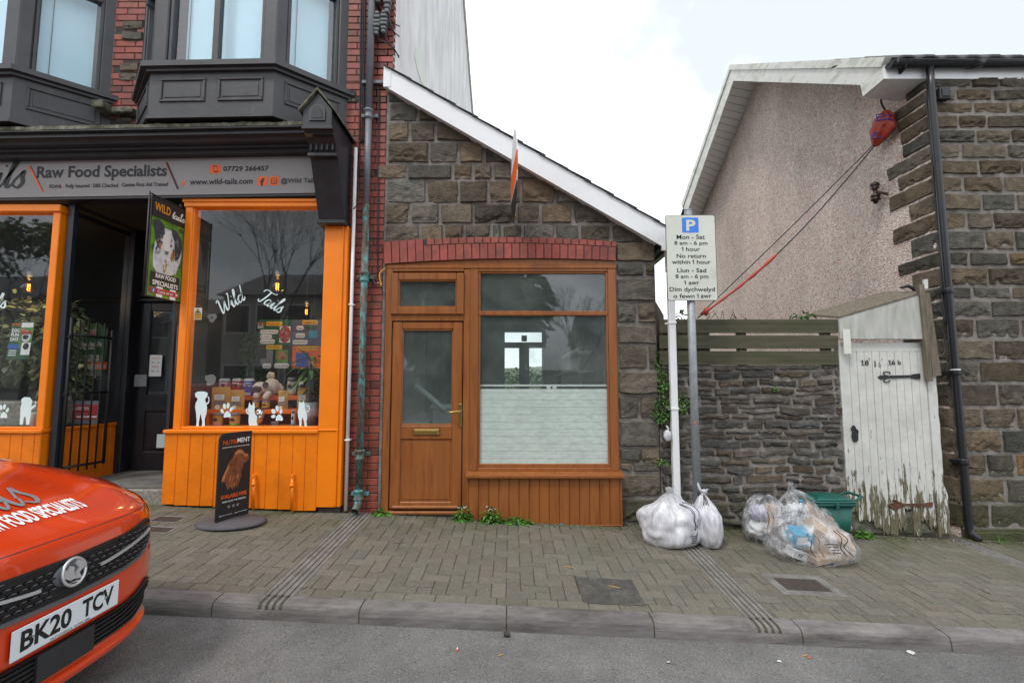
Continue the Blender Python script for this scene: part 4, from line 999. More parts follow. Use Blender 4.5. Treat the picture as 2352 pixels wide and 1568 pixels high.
while x < 7.3:
    for q in range(14):
        t0, t1 = q / 14, (q + 1.1) / 14; y0, y1 = F_top[0] - .05 + (ridge[0] - F_top[0]) * t0, F_top[0] - .05 + (ridge[0] - F_top[0]) * t1
        z0, z1 = F_top[1] - .03 + (ridge[1] - F_top[1]) * t0, F_top[1] + (ridge[1] - F_top[1]) * t1; d = random.uniform(-.004, .004)
        for a0, a1, h0, h1 in ((x, x + .08, 0, .03), (x + .08, x + .16, .03, .03), (x + .16, x + .235, .03, 0)):
            h0 -= .03; h1 -= .03
            i = [mb.vert(p) for p in ((a0, y0, z0 + h0 + d), (a1, y0, z0 + h1 + d), (a1, y1, z1 + h1 + d - .02), (a0, y1, z1 + h0 + d - .02))]; j = [mb.vert((mb.v[k][0], mb.v[k][1], mb.v[k][2] + .022)) for k in i]
            mb.face(j); mb.face(i[::-1]); mb.face([i[0], i[1], j[1], j[0]])
    x += .24
mb.poly([(BX, ridge[0], ridge[1]), (7.3, ridge[0], ridge[1]), (7.3, 7.3, 4.95), (BX, 7.3, 4.95)]); mb.build('roof', HS)
# gutter and downpipe
GU = thing('black_gutter', 'black plastic half-round gutter along the eaves of the stone house', 'gutter', (5.5, -.08, 4.8))
gz = F_mid[1] - .0; gy = F_bot[0] - .06
mb = MB('pvc_black'); n1 = 10; x0, x1 = BX + .03, 7.3
for (xa, xb, rr) in ((x0, x1, .058), (x0 - .01, x0 + .05, .066), (5.02, 5.14, .066)):
    rings = [[mb.vert((xx, gy + rr * math.cos(math.pi + math.pi * k / n1), gz + rr * math.sin(math.pi + math.pi * k / n1))) for k in range(n1 + 1)] for xx in (xa, xb)]
    for k in range(n1): mb.face([rings[0][k], rings[0][k + 1], rings[1][k + 1], rings[1][k]], True)
    mb.face(rings[0]); mb.face(rings[1])
mb.box(x0, x1, gy - .062, gy + .062, gz - .006, gz + .002); mb.build('trough', GU)
for xx in (4.28, 5.9):
    mb = MB('pvc_black'); mb.prism([(gy - .066, gz), (gy + .06, gz), (gy + .05, gz - .1), (gy - .02, gz - .075)], xx, xx + .025, 'x'); mb.build('bracket', GU)
def pipe_v(t, mat, pts, r, name='pipe'): f = MB(mat); f.tube(pts, r, 14); return f.build(name, t)
DP = thing('black_downpipe', 'tall black round plastic downpipe on the stone house front', 'downpipe', (4.62, 0, -.25))
xb_ = P(2225, 1200, .03)[0]; xt_ = P(2142, 175, .0)[0]; zb_ = -.19
pipe_v(DP, 'pvc_black', [(xt_, gy, gz - .05), (xt_, .03, gz - .28), (lerp((xt_,), (xb_,), .5)[0], .03, 2.2), (xb_, .03, zb_ + .1), (xb_ + .005, .02, zb_ + .04), (xb_ + .02, -.05, zb_ - .01)], .036)
for yy in (855, 1060, 668):
    px_ = 2142 + (yy - 175) / 1025 * 83; a = P(px_, yy, .03); xx = xt_ + (xb_ - xt_) * (gz - a[1]) / (gz - zb_)
    f = MB('pvc_black'); f.lathe([(.04, -.03), (.042, -.02), (.042, .02), (.04, .03)], (xx, .03, a[1]), 16); f.box(xx - .065, xx + .065, .05, HY, a[1] - .015, a[1] + .015); f.build('collar', DP)
f = MB('sticker_white'); a = P(2192, 855, .0); f.lathe([(.0425, -.006), (.0425, .006)], (xt_ + (xb_ - xt_) * (gz - a[1]) / (gz - zb_), .03, a[1] + .03), 16, caps=False); f.build('pipe_band', DP)
# cables and fittings on the gable
def cable(name, pts, r, label, mat='cable', cat='cable', k=5, group=None):
    f = MB(mat); f.tube(spline(pts, k), r, 6); return tag(f.build(name), label, cat, group)
def wp(x, y, Y): a = P(x, y, Y); return (a[0], Y, a[1])
cable('wall_cable', [wp(2123, 212, .07), wp(2136, 300, .07), wp(2142, 395, .06), wp(2150, 480, .07), wp(2160, 560, .07), wp(2162, 660, .07), wp(2172, 745, .06)], .009, 'thin black cable clipped down the stone corner beside the black downpipe')
cable('thin_wire', [wp(2112, 672, .05), wp(2130, 690, .05), wp(2150, 705, .06), wp(2170, 722, .07), wp(2260, 724, .07), wp(2352, 722, .07), wp(2420, 722, .07)], .004, 'thin loose wire strung across the house stones right of the gate')
cable('wall_cable', [wp(2158, 745, .07), wp(2172, 790, .06), wp(2166, 815, .06), wp(2150, 820, .06)], .008, 'short looped cable end on the stones right of the gate header')
BW = lambda x, y, X=HX - .12: (X, *PX(x, y, X))
t = thing('cable_joint', 'orange-red taped cable bundle with blue cord high on the gable corner', 'cable joint', BW(2035, 295))
f = MB('red_tape')
c0, c1 = Vector(BW(2046, 255)), Vector(BW(2013, 330)); c0.y = max(c0.y, .55); 
def bundle(d):
    k = 1 + .4 * noise.noise(d * 2.3) + .25 * noise.noise(d * 5); ax = (c1 - c0); ln = ax.length; ax.normalize(); s1 = ax.cross(Vector((1, 0, 0))).normalized(); s2 = Vector((1, 0, 0))
    w = .165 * (1 - .5 * max(0, -d.z)); return (ax * (-d.z) * ln * .62 + s1 * d.x * w * k + s2 * d.y * .075 * k)
cm = (c0 + c1) / 2; f.blob(cm, (1, 1, 1), bundle, 24, 16); f.build('tape_wrap', t)
f = MB('blue_cord')
ax = (c1 - c0).normalized(); s1 = ax.cross(Vector((1, 0, 0))).normalized()
for q in (-.42, -.3, .12, .2, .3):
    ctr = cm + ax * q * (c1 - c0).length; rr = .125 * (1 - .5 * max(0, q)) * (1 if abs(q) < .4 else .8)
    f.tube([ctr + s1 * rr * math.cos(2 * math.pi * k / 12) + Vector((1, 0, 0)) * rr * .62 * math.sin(2 * math.pi * k / 12) + ax * .02 * math.sin(k) for k in range(13)], .007, 5)
f.tube([cm - ax * .1 + Vector((-.09, 0, 0)), cm - ax * .15 + s1 * -.05 + Vector((-.09, 0, 0)), c0 + Vector((-.05, 0, .0))], .007, 5)
f.build('cord', t)
f = MB('cable'); f.tube(spline([Vector((HX - .02, .5, PX(2070, 195, HX)[1])), Vector(BW(2030, 215)), Vector(BW(2024, 235)), c0 + Vector((0, 0, .0))], 5), .012, 7); f.build('lead_in', t)
e1, e2 = wp(1608, 722, 1.2), wp(1602, 730, 1.2); s_ = c1
mid = Vector(BW(1788, 588, 3.4))
def sag(a, b_, n_, d): return [Vector(a).lerp(Vector(b_), i / n_) + Vector((0, 0, -d * math.sin(math.pi * i / n_))) for i in range(n_ + 1)]
cable('overhead_wire', sag(s_ + Vector((0, 0, .02)), e1, 10, .02), .0075, 'upper of two black wires sloping down from the red taped bundle', k=2, group='wires from the taped bundle')
cable('overhead_wire', sag(s_, e2, 10, .17), .0085, 'lower of two black wires sloping from the red taped bundle, partly wrapped red', k=2, group='wires from the taped bundle')
pts = sag(s_, e2, 40, .17)
f = MB('red_tape'); f.tube(pts[22:40], [.012 + .012 * abs(math.sin(i * .9)) * (1 if i < 9 else .5) for i in range(18)], 7)
f.blob(pts[38], (.03, .03, .05), lambda d: 1 + .4 * noise.noise(d * 3)); tag(f.build('warning_tape'), 'red tape wrapped round the lower end of the sloping wire', 'tape')
t = thing('insulator', 'dark ceramic two-part insulator on a bracket on the pebbledashed gable', 'insulator', BW(2012, 440))
f = MB('ceramic'); c_ = Vector(BW(2010, 440)); 
f.lathe([(.0, -.16), (.02, -.15), (.03, -.12), (.055, -.11), (.05, -.085), (.035, -.08), (.055, -.07), (.05, -.04), (.025, -.03), (.025, .02), (.05, .04), (.035, .05), (.055, .07), (.05, .1), (.03, .115), (.0, .12)], c_, 16, caps=False); f.build('ceramic_bells', t)
f = MB('rust'); f.tube([c_, Vector(BW(2040, 446, HX - .03)) ], .016, 6); f.build('bracket', t)
t = thing('junction_box', 'small black box on the stone under the gutter beside the downpipe', 'box', wp(2167, 216, .08))
f = MB('pvc_black'); a = wp(2167, 216, .06); f.box(a[0] - .06, a[0] + .06, .03, .1, a[2] - .07, a[2] + .07, .008); f.build('housing', t); f = MB('cable'); f.box(a[0] - .045, a[0] + .045, .018, .032, a[2] - .05, a[2] + .05, .006); f.build('cover', t)
# ================================================================== parking sign
SX, SY = P(1600, 1100, -.36)[0], -.36
t = thing('parking_sign', 'parking plate with times in English and Welsh on a grey steel post', 'sign', (SX, SY, pav(SX, SY)))
f = MB('steel'); f.tube([(SX, SY, pav(SX, SY) - .05), (SX - .0, SY, P(1582, 484, SY)[1])], .038, 18); f.lathe([(.04, 0), (.036, .012)], (SX, SY, P(1582, 484, SY)[1]), 16); f.build('post', t)
PY = SY - .048
x0, x1, z0, z1 = RC(1530.5, 493.5, 1645.5, 690.5, PY)
def rrect(x0, x1, z0, z1, r, n_=5):
    o = []
    for cx, cz, a in ((x1 - r, z1 - r, 0), (x0 + r, z1 - r, 90), (x0 + r, z0 + r, 180), (x1 - r, z0 + r, 270)):
        o += [(cx + r * math.cos(R(a + 90 * k / n_)), cz + r * math.sin(R(a + 90 * k / n_))) for k in range(n_ + 1)]
    return o
f = MB('ink'); f.prism(rrect(x0, x1, z0, z1, .02), PY, PY + .005); f.use('plate_white'); f.prism(rrect(x0 + .005, x1 - .005, z0 + .005, z1 - .005, .016), PY - .0015, PY + .001)
f.use('steel'); f.prism(rrect(x0 + .01, x1 - .01, z0 + .01, z1 - .01, .02), PY + .0055, PY + .008)
K5 = lambda x, y: P((2600 + x / 1.4251) / 1.7415, (100 + y / 1.4251) / 1.7415, PY - .003)
fn = onY(PY - .003)
a, b_ = K5(184, 1183), K5(275, 1098); f.use('signal_blue'); shape(f, fn, rrect(a[0], b_[0], a[1], b_[1], .008)); a, b_ = K5(207, 1174), K5(258, 1110); letter(f, 'P', lift(fn, .0012), a[0], b_[0], a[1], b_[1], 'plate_white', .03)
for s_, xa, xb, ya, yb in (('Mon - Sat', 152, 312, 1195, 1221), ('8 am - 6 pm', 139, 327, 1231, 1260), ('1', 181, 190, 1266, 1289), ('hour', 206, 285, 1266, 1289), ('No return', 152, 318, 1304, 1328), ('within', 125, 229, 1338, 1362), ('1', 242, 251, 1338, 1362), ('hour', 267, 346, 1338, 1362), ('Llun - Sad', 155, 320, 1386, 1410),
                           ('8 am - 6 pm', 146, 332, 1421, 1450), ('1', 195, 204, 1457, 1480), ('awr', 220, 281, 1463, 1480), ('Dim dychwelyd', 112, 370, 1494, 1526), ('o fewn', 133, 254, 1532, 1556), ('1', 268, 277, 1532, 1556), ('awr', 290, 350, 1538, 1556)):
    a, b_ = K5(xa, yb), K5(xb, ya)
    if s_ == '1': W2, H2 = b_[0] - a[0], b_[1] - a[1]; f.use('ink'); f.poly([(a[0] + W2 * p, PY - .003, a[1] + H2 * q) for p, q in ((.45, 0), (.98, 0), (.98, 1), (.55, 1), (-.05, .82), (-.05, .64), (.45, .78))])
    else: letter(f, s_, fn, a[0], b_[0], a[1], b_[1], 'ink', .014)
f.build('plate', t)
for zz in (z1 - .06, z0 + .1):
    f = MB('steel'); f.lathe([(.042, -.012), (.042, .012)], (SX, SY, zz), 16); f.box(SX - .05, SX + .05, PY + .008, PY + .014, zz - .012, zz + .012); f.build('clamp', t)
f = MB('orange_ink'); a = P(1596, 971, SY - .04); f.prism([(a[0] - .012, a[1]), (a[0] + .004, a[1] - .012), (a[0] + .014, a[1] + .002), (a[0], a[1] + .012)], SY - .041, SY - .038); f.build('sticker', t)
# ================================================================== projecting sign seen edge-on
t = thing('projecting_sign', 'tall projecting sign seen edge-on against the white bargeboard', 'sign', (.03, -.3, 3.1))
ang = R(1.2); c0 = Vector((.012, -.10, 3.16)); dr = Vector((math.sin(ang) * -1, -math.cos(ang), 0)); nr = Vector((math.cos(ang), -math.sin(ang), 0))
ctr = Vector((P(1181, 400, -.42)[0], -.42, P(1181, 400, -.42)[1]))
f = MB('sticker_white'); dd = Vector((.085, -1, 0)).normalized(); nn = Vector((1, .085, 0)).normalized()
def edgefn(a, b_): return tuple(ctr + dd * a + Vector((0, 0, b_)) - nn * .004)
def edgeslab(pts, mat, th=.004, off=0):
    f.use(mat); i = [f.vert(ctr + dd * a + Vector((0, 0, b_)) - nn * (th + off)) for a, b_ in pts]; j = [f.vert(ctr + dd * a + Vector((0, 0, b_)) + nn * (th + off)) for a, b_ in pts]
    f.face(i); f.face(j[::-1])
    for k in range(len(pts)): f.face([i[k], i[(k + 1) % len(pts)], j[(k + 1) % len(pts)], j[k]])
H_ = .36
out = [(H_ * .9 * math.cos(q), .43 * math.sin(q)) for q in [2 * math.pi * k / 28 for k in range(28)]]
def clip(lo, hi): return [(a, min(max(b_, lo), hi)) for a, b_ in out if lo - .05 < b_ < hi + .05]
edgeslab(out, 'sticker_white'); edgeslab(clip(-.16, .12), 'orange_ink', off=.002); edgeslab(clip(-.43, -.165), 'ink', off=.002)
f.build('board', t)
f = MB('kraft'); f.box(ctr.x - .02, ctr.x + .02, -.12, -.03, 3.08, 3.16); f.build('fixing_block', t)
# ================================================================== rubbish bags
def crumple(seed, knot=None, flat=.55, amp=.16, fold=.05, lean=(0, 0)):
    def fn(d):
        k = 1 + amp * noise.noise(d * 1.7 + Vector((seed, 0, 0))) + amp * .5 * noise.noise(d * 4 + Vector((0, seed, 0)))
        az = math.atan2(d.y, d.x)
        k += fold * 1.5 * (abs(noise.noise(Vector((math.cos(az) * 7, math.sin(az) * 7, seed + d.z)))) * 2 - .3) * max(.15, min(1, .45 + d.z))
        k += .02 * abs(noise.noise(d * 9 + Vector((seed, 2, 0))))
        x, y, z = d.x * k, d.y * k, d.z * k
        if z < -flat: z = -flat - (z + flat) * -.12
        if knot and d.z > .35:
            q = (d.z - .35) / .65; q = q ** 1.7; x *= 1 - .8 * q; y *= 1 - .8 * q; z += q * knot; 
        x += lean[0] * max(0, z + flat); y += lean[1] * max(0, z + flat)
        return x, y, z
    return fn
def bag(name, label, cen, rad, seed, mat, knot=.5, print_at=None, group=None, amp=.16, lean=(0, 0), tip=None):
    t = thing(name, label, 'rubbish bag', (cen[0], cen[1], pav(cen[0], cen[1])), group)
    f = MB(mat); fn = crumple(seed, knot, .62, amp, .06, lean)
    def g(d): x, y, z = fn(d); return Vector((x * rad[0], y * rad[1], (z + .62) * rad[2] / 1.0 + .004))
    f.blob((cen[0], cen[1], pav(cen[0], cen[1])), (1, 1, 1), g, 72, 48); f.build('bag_body', t)
    top = Vector((cen[0], cen[1], pav(cen[0], cen[1]))) + g(Vector((0, 0, 1)))
    f = MB(mat)
    if tip: top = Vector(tip)
    f.smooth = False
    for q in range(9):
        a = random.uniform(0, 6.28); L = random.uniform(.04, .09); w = .02
        b0 = top + Vector((0, 0, -.03)); e_ = top + Vector((math.cos(a) * L * .6, math.sin(a) * L * .6, L * random.uniform(.2, 1)))
        s_ = Vector((-math.sin(a), math.cos(a), 0)) * w
        i = [f.vert(p) for p in (b0 - s_ * .3, b0 + s_ * .3, e_ + s_, e_ - s_ + Vector((0, 0, .01)))]; f.face(i)
    f.blob(top + Vector((0, 0, -.02)), (.022, .022, .03), lambda d: 1 + .4 * noise.noise(d * 4), 12, 8); f.build('knot', t)
    return t, g
t1, g1 = bag('rubbish_bag', 'big round white rubbish bag leaning by the foot of the square white downpipe', (1.445, -.46, 0), (.285, .23, .255), 3.3, 'bag_white', .02, group='white rubbish bags')
t2, g2 = bag('rubbish_bag', 'narrow white rubbish bag standing right of the big round one by the post', (1.78, -.46, 0), (.125, .19, .265), 8.1, 'bag_white', .05, group='white rubbish bags', amp=.1, lean=(-.12, 0))
f = MB('ink')
def on_bag(g, cen, az, ph):
    d = Vector((math.cos(az) * math.sin(ph), math.sin(az) * math.sin(ph), math.cos(ph))); return Vector((cen[0], cen[1], pav(cen[0], cen[1]))) + g(d) * 1.012
def pr(f, g, cen, pts):
    f.tube([on_bag(g, cen, a, p) for a, p in spline(pts, 4)], .003, 4)
ca = (1.445, -.46)
for q in range(5): pr(f, g1, ca, [(-1.15 + .03 * q, 1.75 + .07 * q), (-1.0, 1.78 + .07 * q), (-.8, 1.72 + .08 * q)])
for q in (-1.0, -.9, -.72): pr(f, g1, ca, [(q, .7), (q + .05, 1.0), (q - .04, 1.3), (q + .03, 1.6)])
f.build('printed_mark', t1)
f = MB('ink'); cb = (1.78, -.46)
for q in range(4): pr(f, g2, cb, [(-2.2 + .2 * q, .35), (-2.1 + .2 * q, .6), (-2.2 + .2 * q, .8)])
f.build('printed_mark', t2)
t3, g3 = bag('recycling_bag', 'clear recycling bag with lilac paper and brown card, at the left of the heap', (2.38, -.34, 0), (.21, .18, .255), 5.2, 'bag_clear', .0, group='clear recycling bags', amp=.12, tip=(2.53, -.45, .12))
t4, g4_ = bag('recycling_bag', 'clear recycling bag at the back of the heap beside the green bin', (2.80, -.30, 0), (.31, .19, .27), 11.7, 'bag_clear', .18, group='clear recycling bags', amp=.14, lean=(-.25, 0))
t5, g5 = bag('recycling_bag', 'clear recycling bag full of card and a blue box, lying in front', (2.585, -.73, 0), (.345, .24, .225), 15.9, 'bag_clear', .12, group='clear recycling bags', amp=.18, lean=(-.15, .1))
for g, cen, tt in ((g3, (2.38, -.34), t3), (g5, (2.585, -.73), t5)):
    f = MB('ink')
    for az in (-1.1, -.95, -1.7, -1.9): pr(f, g, cen, [(az, 1.0), (az + .05, 1.25), (az - .03, 1.5), (az + .03, 1.8)])
    for q in range(4): pr(f, g, cen, [(-1.55 + .05 * q, 1.35 + .1 * q), (-1.4, 1.35 + .1 * q), (-1.2, 1.38 + .1 * q)])
    f.build('printed_mark', tt)
def rbox(name, label, cat, c_, size, rot, mat, extra=None, group=None):
    m_ = Matrix.Rotation(rot[2], 3, 'Z') @ Matrix.Rotation(rot[1], 3, 'Y') @ Matrix.Rotation(rot[0], 3, 'X'); c_ = Vector((c_[0], c_[1], pav(c_[0], c_[1]) + c_[2]))
    f = MB(mat); f.mp = lambda x, y, z: c_ + m_ @ Vector((x, y, z)); a, b_, d = size[0] / 2, size[1] / 2, size[2] / 2
    f.box(-a, a, -b_, b_, -d, d, .003)
    if extra: extra(f, a, b_, d)
    f.mp = None; return tag(f.build(name), label, cat, group)
rbox('cardboard_box', 'large flattened brown carton at the right end of the front clear bag', 'carton', (2.69, -.72, .17), (.34, .24, .19), (.35, .5, -.15), 'cardboard')
rbox('cardboard_box', 'brown carton slab under the large one along the bottom of the front bag', 'carton', (2.67, -.76, .06), (.36, .18, .05), (.1, -.12, .2), 'cardboard')
rbox('blue_box', 'bright blue printed box showing through the front clear bag', 'box', (2.50, -.74, .20), (.26, .15, .10), (.3, .05, .1), 'box_blue', lambda f, a, b_, d: (f.use('box_white'), f.box(-a + .01, -a + .10, -b_ - .001, -b_ + .001, -d + .01, d - .02)))
rbox('white_carton', 'small white carton at the lower left of the front clear bag', 'carton', (2.41, -.76, .06), (.15, .1, .07), (.2, .35, .3), 'box_white', lambda f, a, b_, d: (f.use('ink'), [f.box(-a + .05 + q * .012, -a + .056 + q * .012, -b_ - .001, -b_ + .001, -d + .02, d - .02) for q in range(4)]))
rbox('cardboard_box', 'brown carton inside the left clear bag', 'carton', (2.42, -.38, .13), (.2, .12, .14), (.2, -.5, .2), 'cardboard')
rbox('cardboard_box', 'upright brown card sheet at the top of the left clear bag', 'carton', (2.44, -.33, .26), (.14, .03, .16), (.1, .3, .1), 'cardboard')
rbox('cardboard_box', 'curved brown card inside the back clear bag', 'carton', (2.86, -.33, .25), (.24, .1, .14), (.2, .55, .1), 'cardboard')
rbox('cardboard_box', 'long brown card strip on the right slope of the back clear bag', 'carton', (2.98, -.32, .2), (.24, .1, .03), (.1, .7, .1), 'cardboard')
f = MB('paper_lilac'); f.blob((2.29, -.37, pav(2.29, -.37) + .27), (.075, .07, .07), lambda d: 1 + .5 * noise.noise(d * 3.3), 22, 16); tag(f.build('crumpled_paper'), 'crumpled lilac paper in the top of the left clear bag', 'paper')
f = MB('box_white'); f.blob((2.30, -.36, pav(2.29, -.37) + .12), (.1, .1, .08), lambda d: 1 + .5 * noise.noise(d * 3 + Vector((3, 0, 0))), 22, 16); tag(f.build('crumpled_film'), 'pale crumpled film at the bottom of the left clear bag', 'plastic film')
f = MB('box_white'); f.blob((2.66, -.33, pav(2.7, -.3) + .27), (.1, .08, .09), lambda d: 1 + .5 * noise.noise(d * 3 + Vector((7, 0, 0))), 22, 16); tag(f.build('crumpled_paper'), 'white crumpled paper at the left of the back clear bag', 'paper')
f = MB('glass_blue'); f.lathe([(.0, 0), (.03, .01), (.032, .12), (.02, .16), (.012, .18)], (2.67, -.42, pav(2.7, -.4) + .22), 12); f.use('box_blue'); f.lathe([(.014, .18), (.014, .2)], (2.67, -.42, pav(2.7, -.4) + .22), 12); tag(f.build('plastic_bottle'), 'small clear bottle with a blue cap in the back clear bag', 'bottle')
# green caddy
BXc, BYc = 3.03, -.22; bz = pav(BXc, BYc)
t = thing('food_caddy', 'dark green lidded kerbside food bin behind the clear bags', 'bin', (BXc, BYc, bz))
f = MB('bin_green')
def frus(f, a0, a1, w0, w1, z0, z1, n_=5):
    q0 = rrect(-a0, a0, -w0, w0, .03, n_); q1 = rrect(-a1, a1, -w1, w1, .03, n_); i = [f.vert((BXc + a, BYc + b_, z0)) for a, b_ in q0]; j = [f.vert((BXc + a, BYc + b_, z1)) for a, b_ in q1]
    f.face(i[::-1]); f.face(j)
    for k in range(len(i)): f.face([i[k], i[(k + 1) % len(i)], j[(k + 1) % len(j)], j[k]], True)
frus(f, .135, .175, .11, .145, bz + .005, bz + .37); frus(f, .19, .19, .16, .16, bz + .355, bz + .385); f.build('body', t)
f = MB('bin_green'); frus(f, .195, .19, .165, .16, bz + .387, bz + .402); frus(f, .175, .15, .145, .12, bz + .402, bz + .425); frus(f, .13, .125, .1, .095, bz + .425, bz + .43)
f.box(BXc - .235, BXc - .18, BYc - .13, BYc + .13, bz + .40, bz + .43, .008); f.build('lid', t)
f = MB('bin_green'); f.tube([(BXc + .17, BYc - .12, bz + .38), (BXc + .26, BYc - .12, bz + .44), (BXc + .29, BYc - .05, bz + .43), (BXc + .29, BYc + .08, bz + .43), (BXc + .25, BYc + .12, bz + .42), (BXc + .17, BYc + .12, bz + .38)], .012, 8); f.build('handle', t)
f = MB('bin_green'); f.box(BXc - .015, BXc + .015, BYc - .175, BYc - .16, bz + .34, bz + .39, .004); f.build('catch', t)
# tied little bag on the downpipe
t = thing('tied_bag', 'tiny white plastic bag tied to the square white downpipe', 'bag', wp(1533, 997, -.08))
f = MB('bag_white'); a = Vector(wp(1533, 1000, -.1)); f.blob(a, (.038, .03, .055), lambda d: 1 + .25 * noise.noise(d * 3), 18, 12); f.build('bag_body', t); f = MB('bag_white'); f.tube([a + Vector((0, 0, .04)), a + Vector((.01, 0, .07)), a + Vector((-.01, -.01, .1))], [.008, .012, .006], 6); f.build('knot', t)
# ================================================================== terrace with the pet shop
SH = thing('terrace_building', 'red brick terrace with dark bay windows above the orange pet shop front', 'building', (-3.5, 2, .15))
TL = .02
def tz(x): return TL * (x + 2.1)
tilt = lambda x, y, z: (x, y, z + tz(x))
xa, xb = -4.45, -3.5
hl = []
for ya, yb, p_, q_ in ((48, 96, 278, 333), (143, 190, 272, 323), (253, 284, 262, 312)):
    c_ = RC(p_, ya, q_, yb, 0.0); hl.append(c_)
mb = MB('brick'); bricks(mb, xa, xb, 3.9, 6.3, -.006, hl); 
ph = [RC(868, 377, 905, 414, 0.0), RC(794, 213, 822, 240, 0.0)]
bricks(mb, -1.80, -1.352, -.12, 4.62, -.006, ph); bricks(mb, -1.80, -1.29, 4.622, 6.3, -.006, [])
mb.use('stone'); sd = 1400
for c_ in hl + ph[1:]:
    zm = (c_[2] + c_[3]) / 2
    for z0, z1 in ((c_[2], zm), (zm, c_[3])): sd += 1; stone_block(mb, c_[0] + .01, c_[1] - .01, z0 + .004, z1 - .004, lambda a, b_, h: (a, .0 - h, b_), .02, sd, col=scol(.9, 1.2))
mb.use('mortar_dark'); mb.box(-8.6, -1.30, .0, .3, 3.93, 9.4); mb.box(-1.80, -1.352, .0, .3, -.3, 3.93); mb.box(-1.353, -1.32, .0, .1, -.3, 4.6)
mb.build('wall', SH, recalc=False)
mb = MB('streaked_render'); mb.prism([(.0, 4.3), (0, 9.6), (3.9, 12.6), (6.8, 11.35), (10.1, 9.85), (10.1, -.3), (6.0, -.3), (6.0, 2.6), (.3, 4.4)], -1.5, -1.29, 'x')
mb.build('gable_wall', SH)
mb = MB('pvc_dirty'); mb.prism([(3.9, 12.62), (6.8, 11.37), (10.1, 9.87), (10.25, 9.8), (10.25, 9.98), (6.8, 11.55), (3.9, 12.8)], -1.52, -1.24, 'x'); mb.box(-1.42, -1.27, 10.02, 10.14, -.3, 9.85); mb.build('verge', SH)
mb = MB('render_white'); g = [PX(955, 108, -1.288), PX(968, 120, -1.288), PX(980, 180, -1.288), PX(980, 202, -1.288), PX(970, 195, -1.288), PX(958, 160, -1.288), PX(952, 130, -1.288)]
mb.use('plate_white'); mb.prism(g, -1.289, -1.285, 'x'); mb.build('render_patch', SH)
# bays
def bay(dx):
    FL, FR, BR, BL_ = Vector((-3.54 + dx, -.5, 0)), Vector((-2.33 + dx, -.5, 0)), Vector((-1.78 + dx, 0, 0)), Vector((-4.06 + dx, 0, 0))
    zb, zs_, zt = 3.94, 4.47, 6.4
    root = MB('bay_grey')
    def tl(p): return tilt(*p)
    root.mp = tilt
    root.prism([(BL_.x, BL_.y), (FL.x, FL.y), (FR.x, FR.y), (BR.x, BR.y)], zb, zs_ - .03, 'z')
    root.prism([(BL_.x - .02, 0), (FL.x - .01, FL.y - .02), (FR.x + .01, FR.y - .02), (BR.x + .02, 0)], zb - .0, zb + .03, 'z')
    root = root.build('bay_window', SH)
    sl = MB('bay_grey'); sl.mp = tilt
    sl.prism([(BL_.x - .06, 0), (FL.x - .05, FL.y - .07), (FR.x + .04, FR.y - .07), (BR.x + .08, 0)], zs_ - .028, zs_ + .025, 'z'); sl.prism([(BL_.x - .03, 0), (FL.x - .02, FL.y - .035), (FR.x + .015, FR.y - .035), (BR.x + .04, 0)], zs_ - .06, zs_ - .03, 'z'); sl.build('sill', root)
    for p, q, kind in ((FL, FR, 'f'), (FR, BR, 's'), (BL_, FL, 's')):
        d = (q - p); L = d.length; d.normalize(); nrm = Vector((d.y, -d.x, 0))
        if nrm.y > 0: nrm = -nrm
        mp = lambda a, h, z, p=p, d=d, nrm=nrm: tilt(p.x + d.x * a + nrm.x * h, p.y + d.y * a + nrm.y * h, z)
        f = MB('bay_grey'); f.mp = mp
        z0, z1 = zs_ + .025, zt
        pw = .13 if kind == 'f' else .11
        rp = .11
        f.box(0.0, pw, -.09, -.01, z0, z1, .01); f.box(L - pw, L, -.09, -.01, z0, z1, .01)
        f.box(pw, pw + .035, -.10, -.03, z0, z1, .006); f.box(L - pw - .035, L - pw, -.10, -.03, z0, z1, .006)
        f.box(pw + .035, L - pw - .035, -.10, -.035, z0, z0 + .045, .006)
        if kind == 'f': f.box(L / 2 - .025 - .02, L / 2 + .02, -.10, -.035, z0 + .045, z1, .006)
        else: f.box(pw + .02, L - pw - .02, -.10, -.02, 5.52, 5.58, .008); f.box(pw + .03, pw + .06, -.08, -.0, 5.46, 5.6, .006)
        f.build('window_frame', root)
        f = MB('glass_blue'); f.mp = mp; f.box(pw + .03, L - pw - .03, -.075, -.071, z0 + .04, z1); f.build('pane', root)
        f = MB('blind'); f.mp = mp; f.box(pw + (.09 if kind == 'f' else .02), L - pw - .02, -.17, -.16, z0, z1)
        f.use('rubber'); f.box(pw + .12, pw + .126, -.15, -.145, z0, z1); f.build('blind', root)
        pan = [(.10, L / 2 - .06), (L / 2 + .06, L - .10)] if kind == 'f' else [(.10, L - .08)]
        for a0, a1 in pan:
            f = MB('bay_grey'); f.mp = mp; za, zb2 = zb + .17, zs_ - .12
            for i0, i1, j0, j1 in ((a0, a1, zb2 - .025, zb2), (a0, a1, za, za + .025), (a0, a0 + .025, za + .025, zb2 - .025), (a1 - .025, a1, za + .025, zb2 - .025)): f.box(i0, i1, -.005, .014, j0, j1, .005)
            f.box(a0 + .045, a1 - .045, -.005, .006, za + .045, zb2 - .045, .004); f.build('panel', root)
bay(0); bay(-2.555)
# corbel between the bays
f = MB('moss_stone'); a = P(228, 245, -.1); f.box(a[0], a[0] + .12, -.2, 0, a[1] - .06, a[1] + .02, .01); f.box(a[0] + .12, a[0] + .35, -.1, 0, a[1] - .06, a[1] + .0, .01); f.build('corbel', SH)
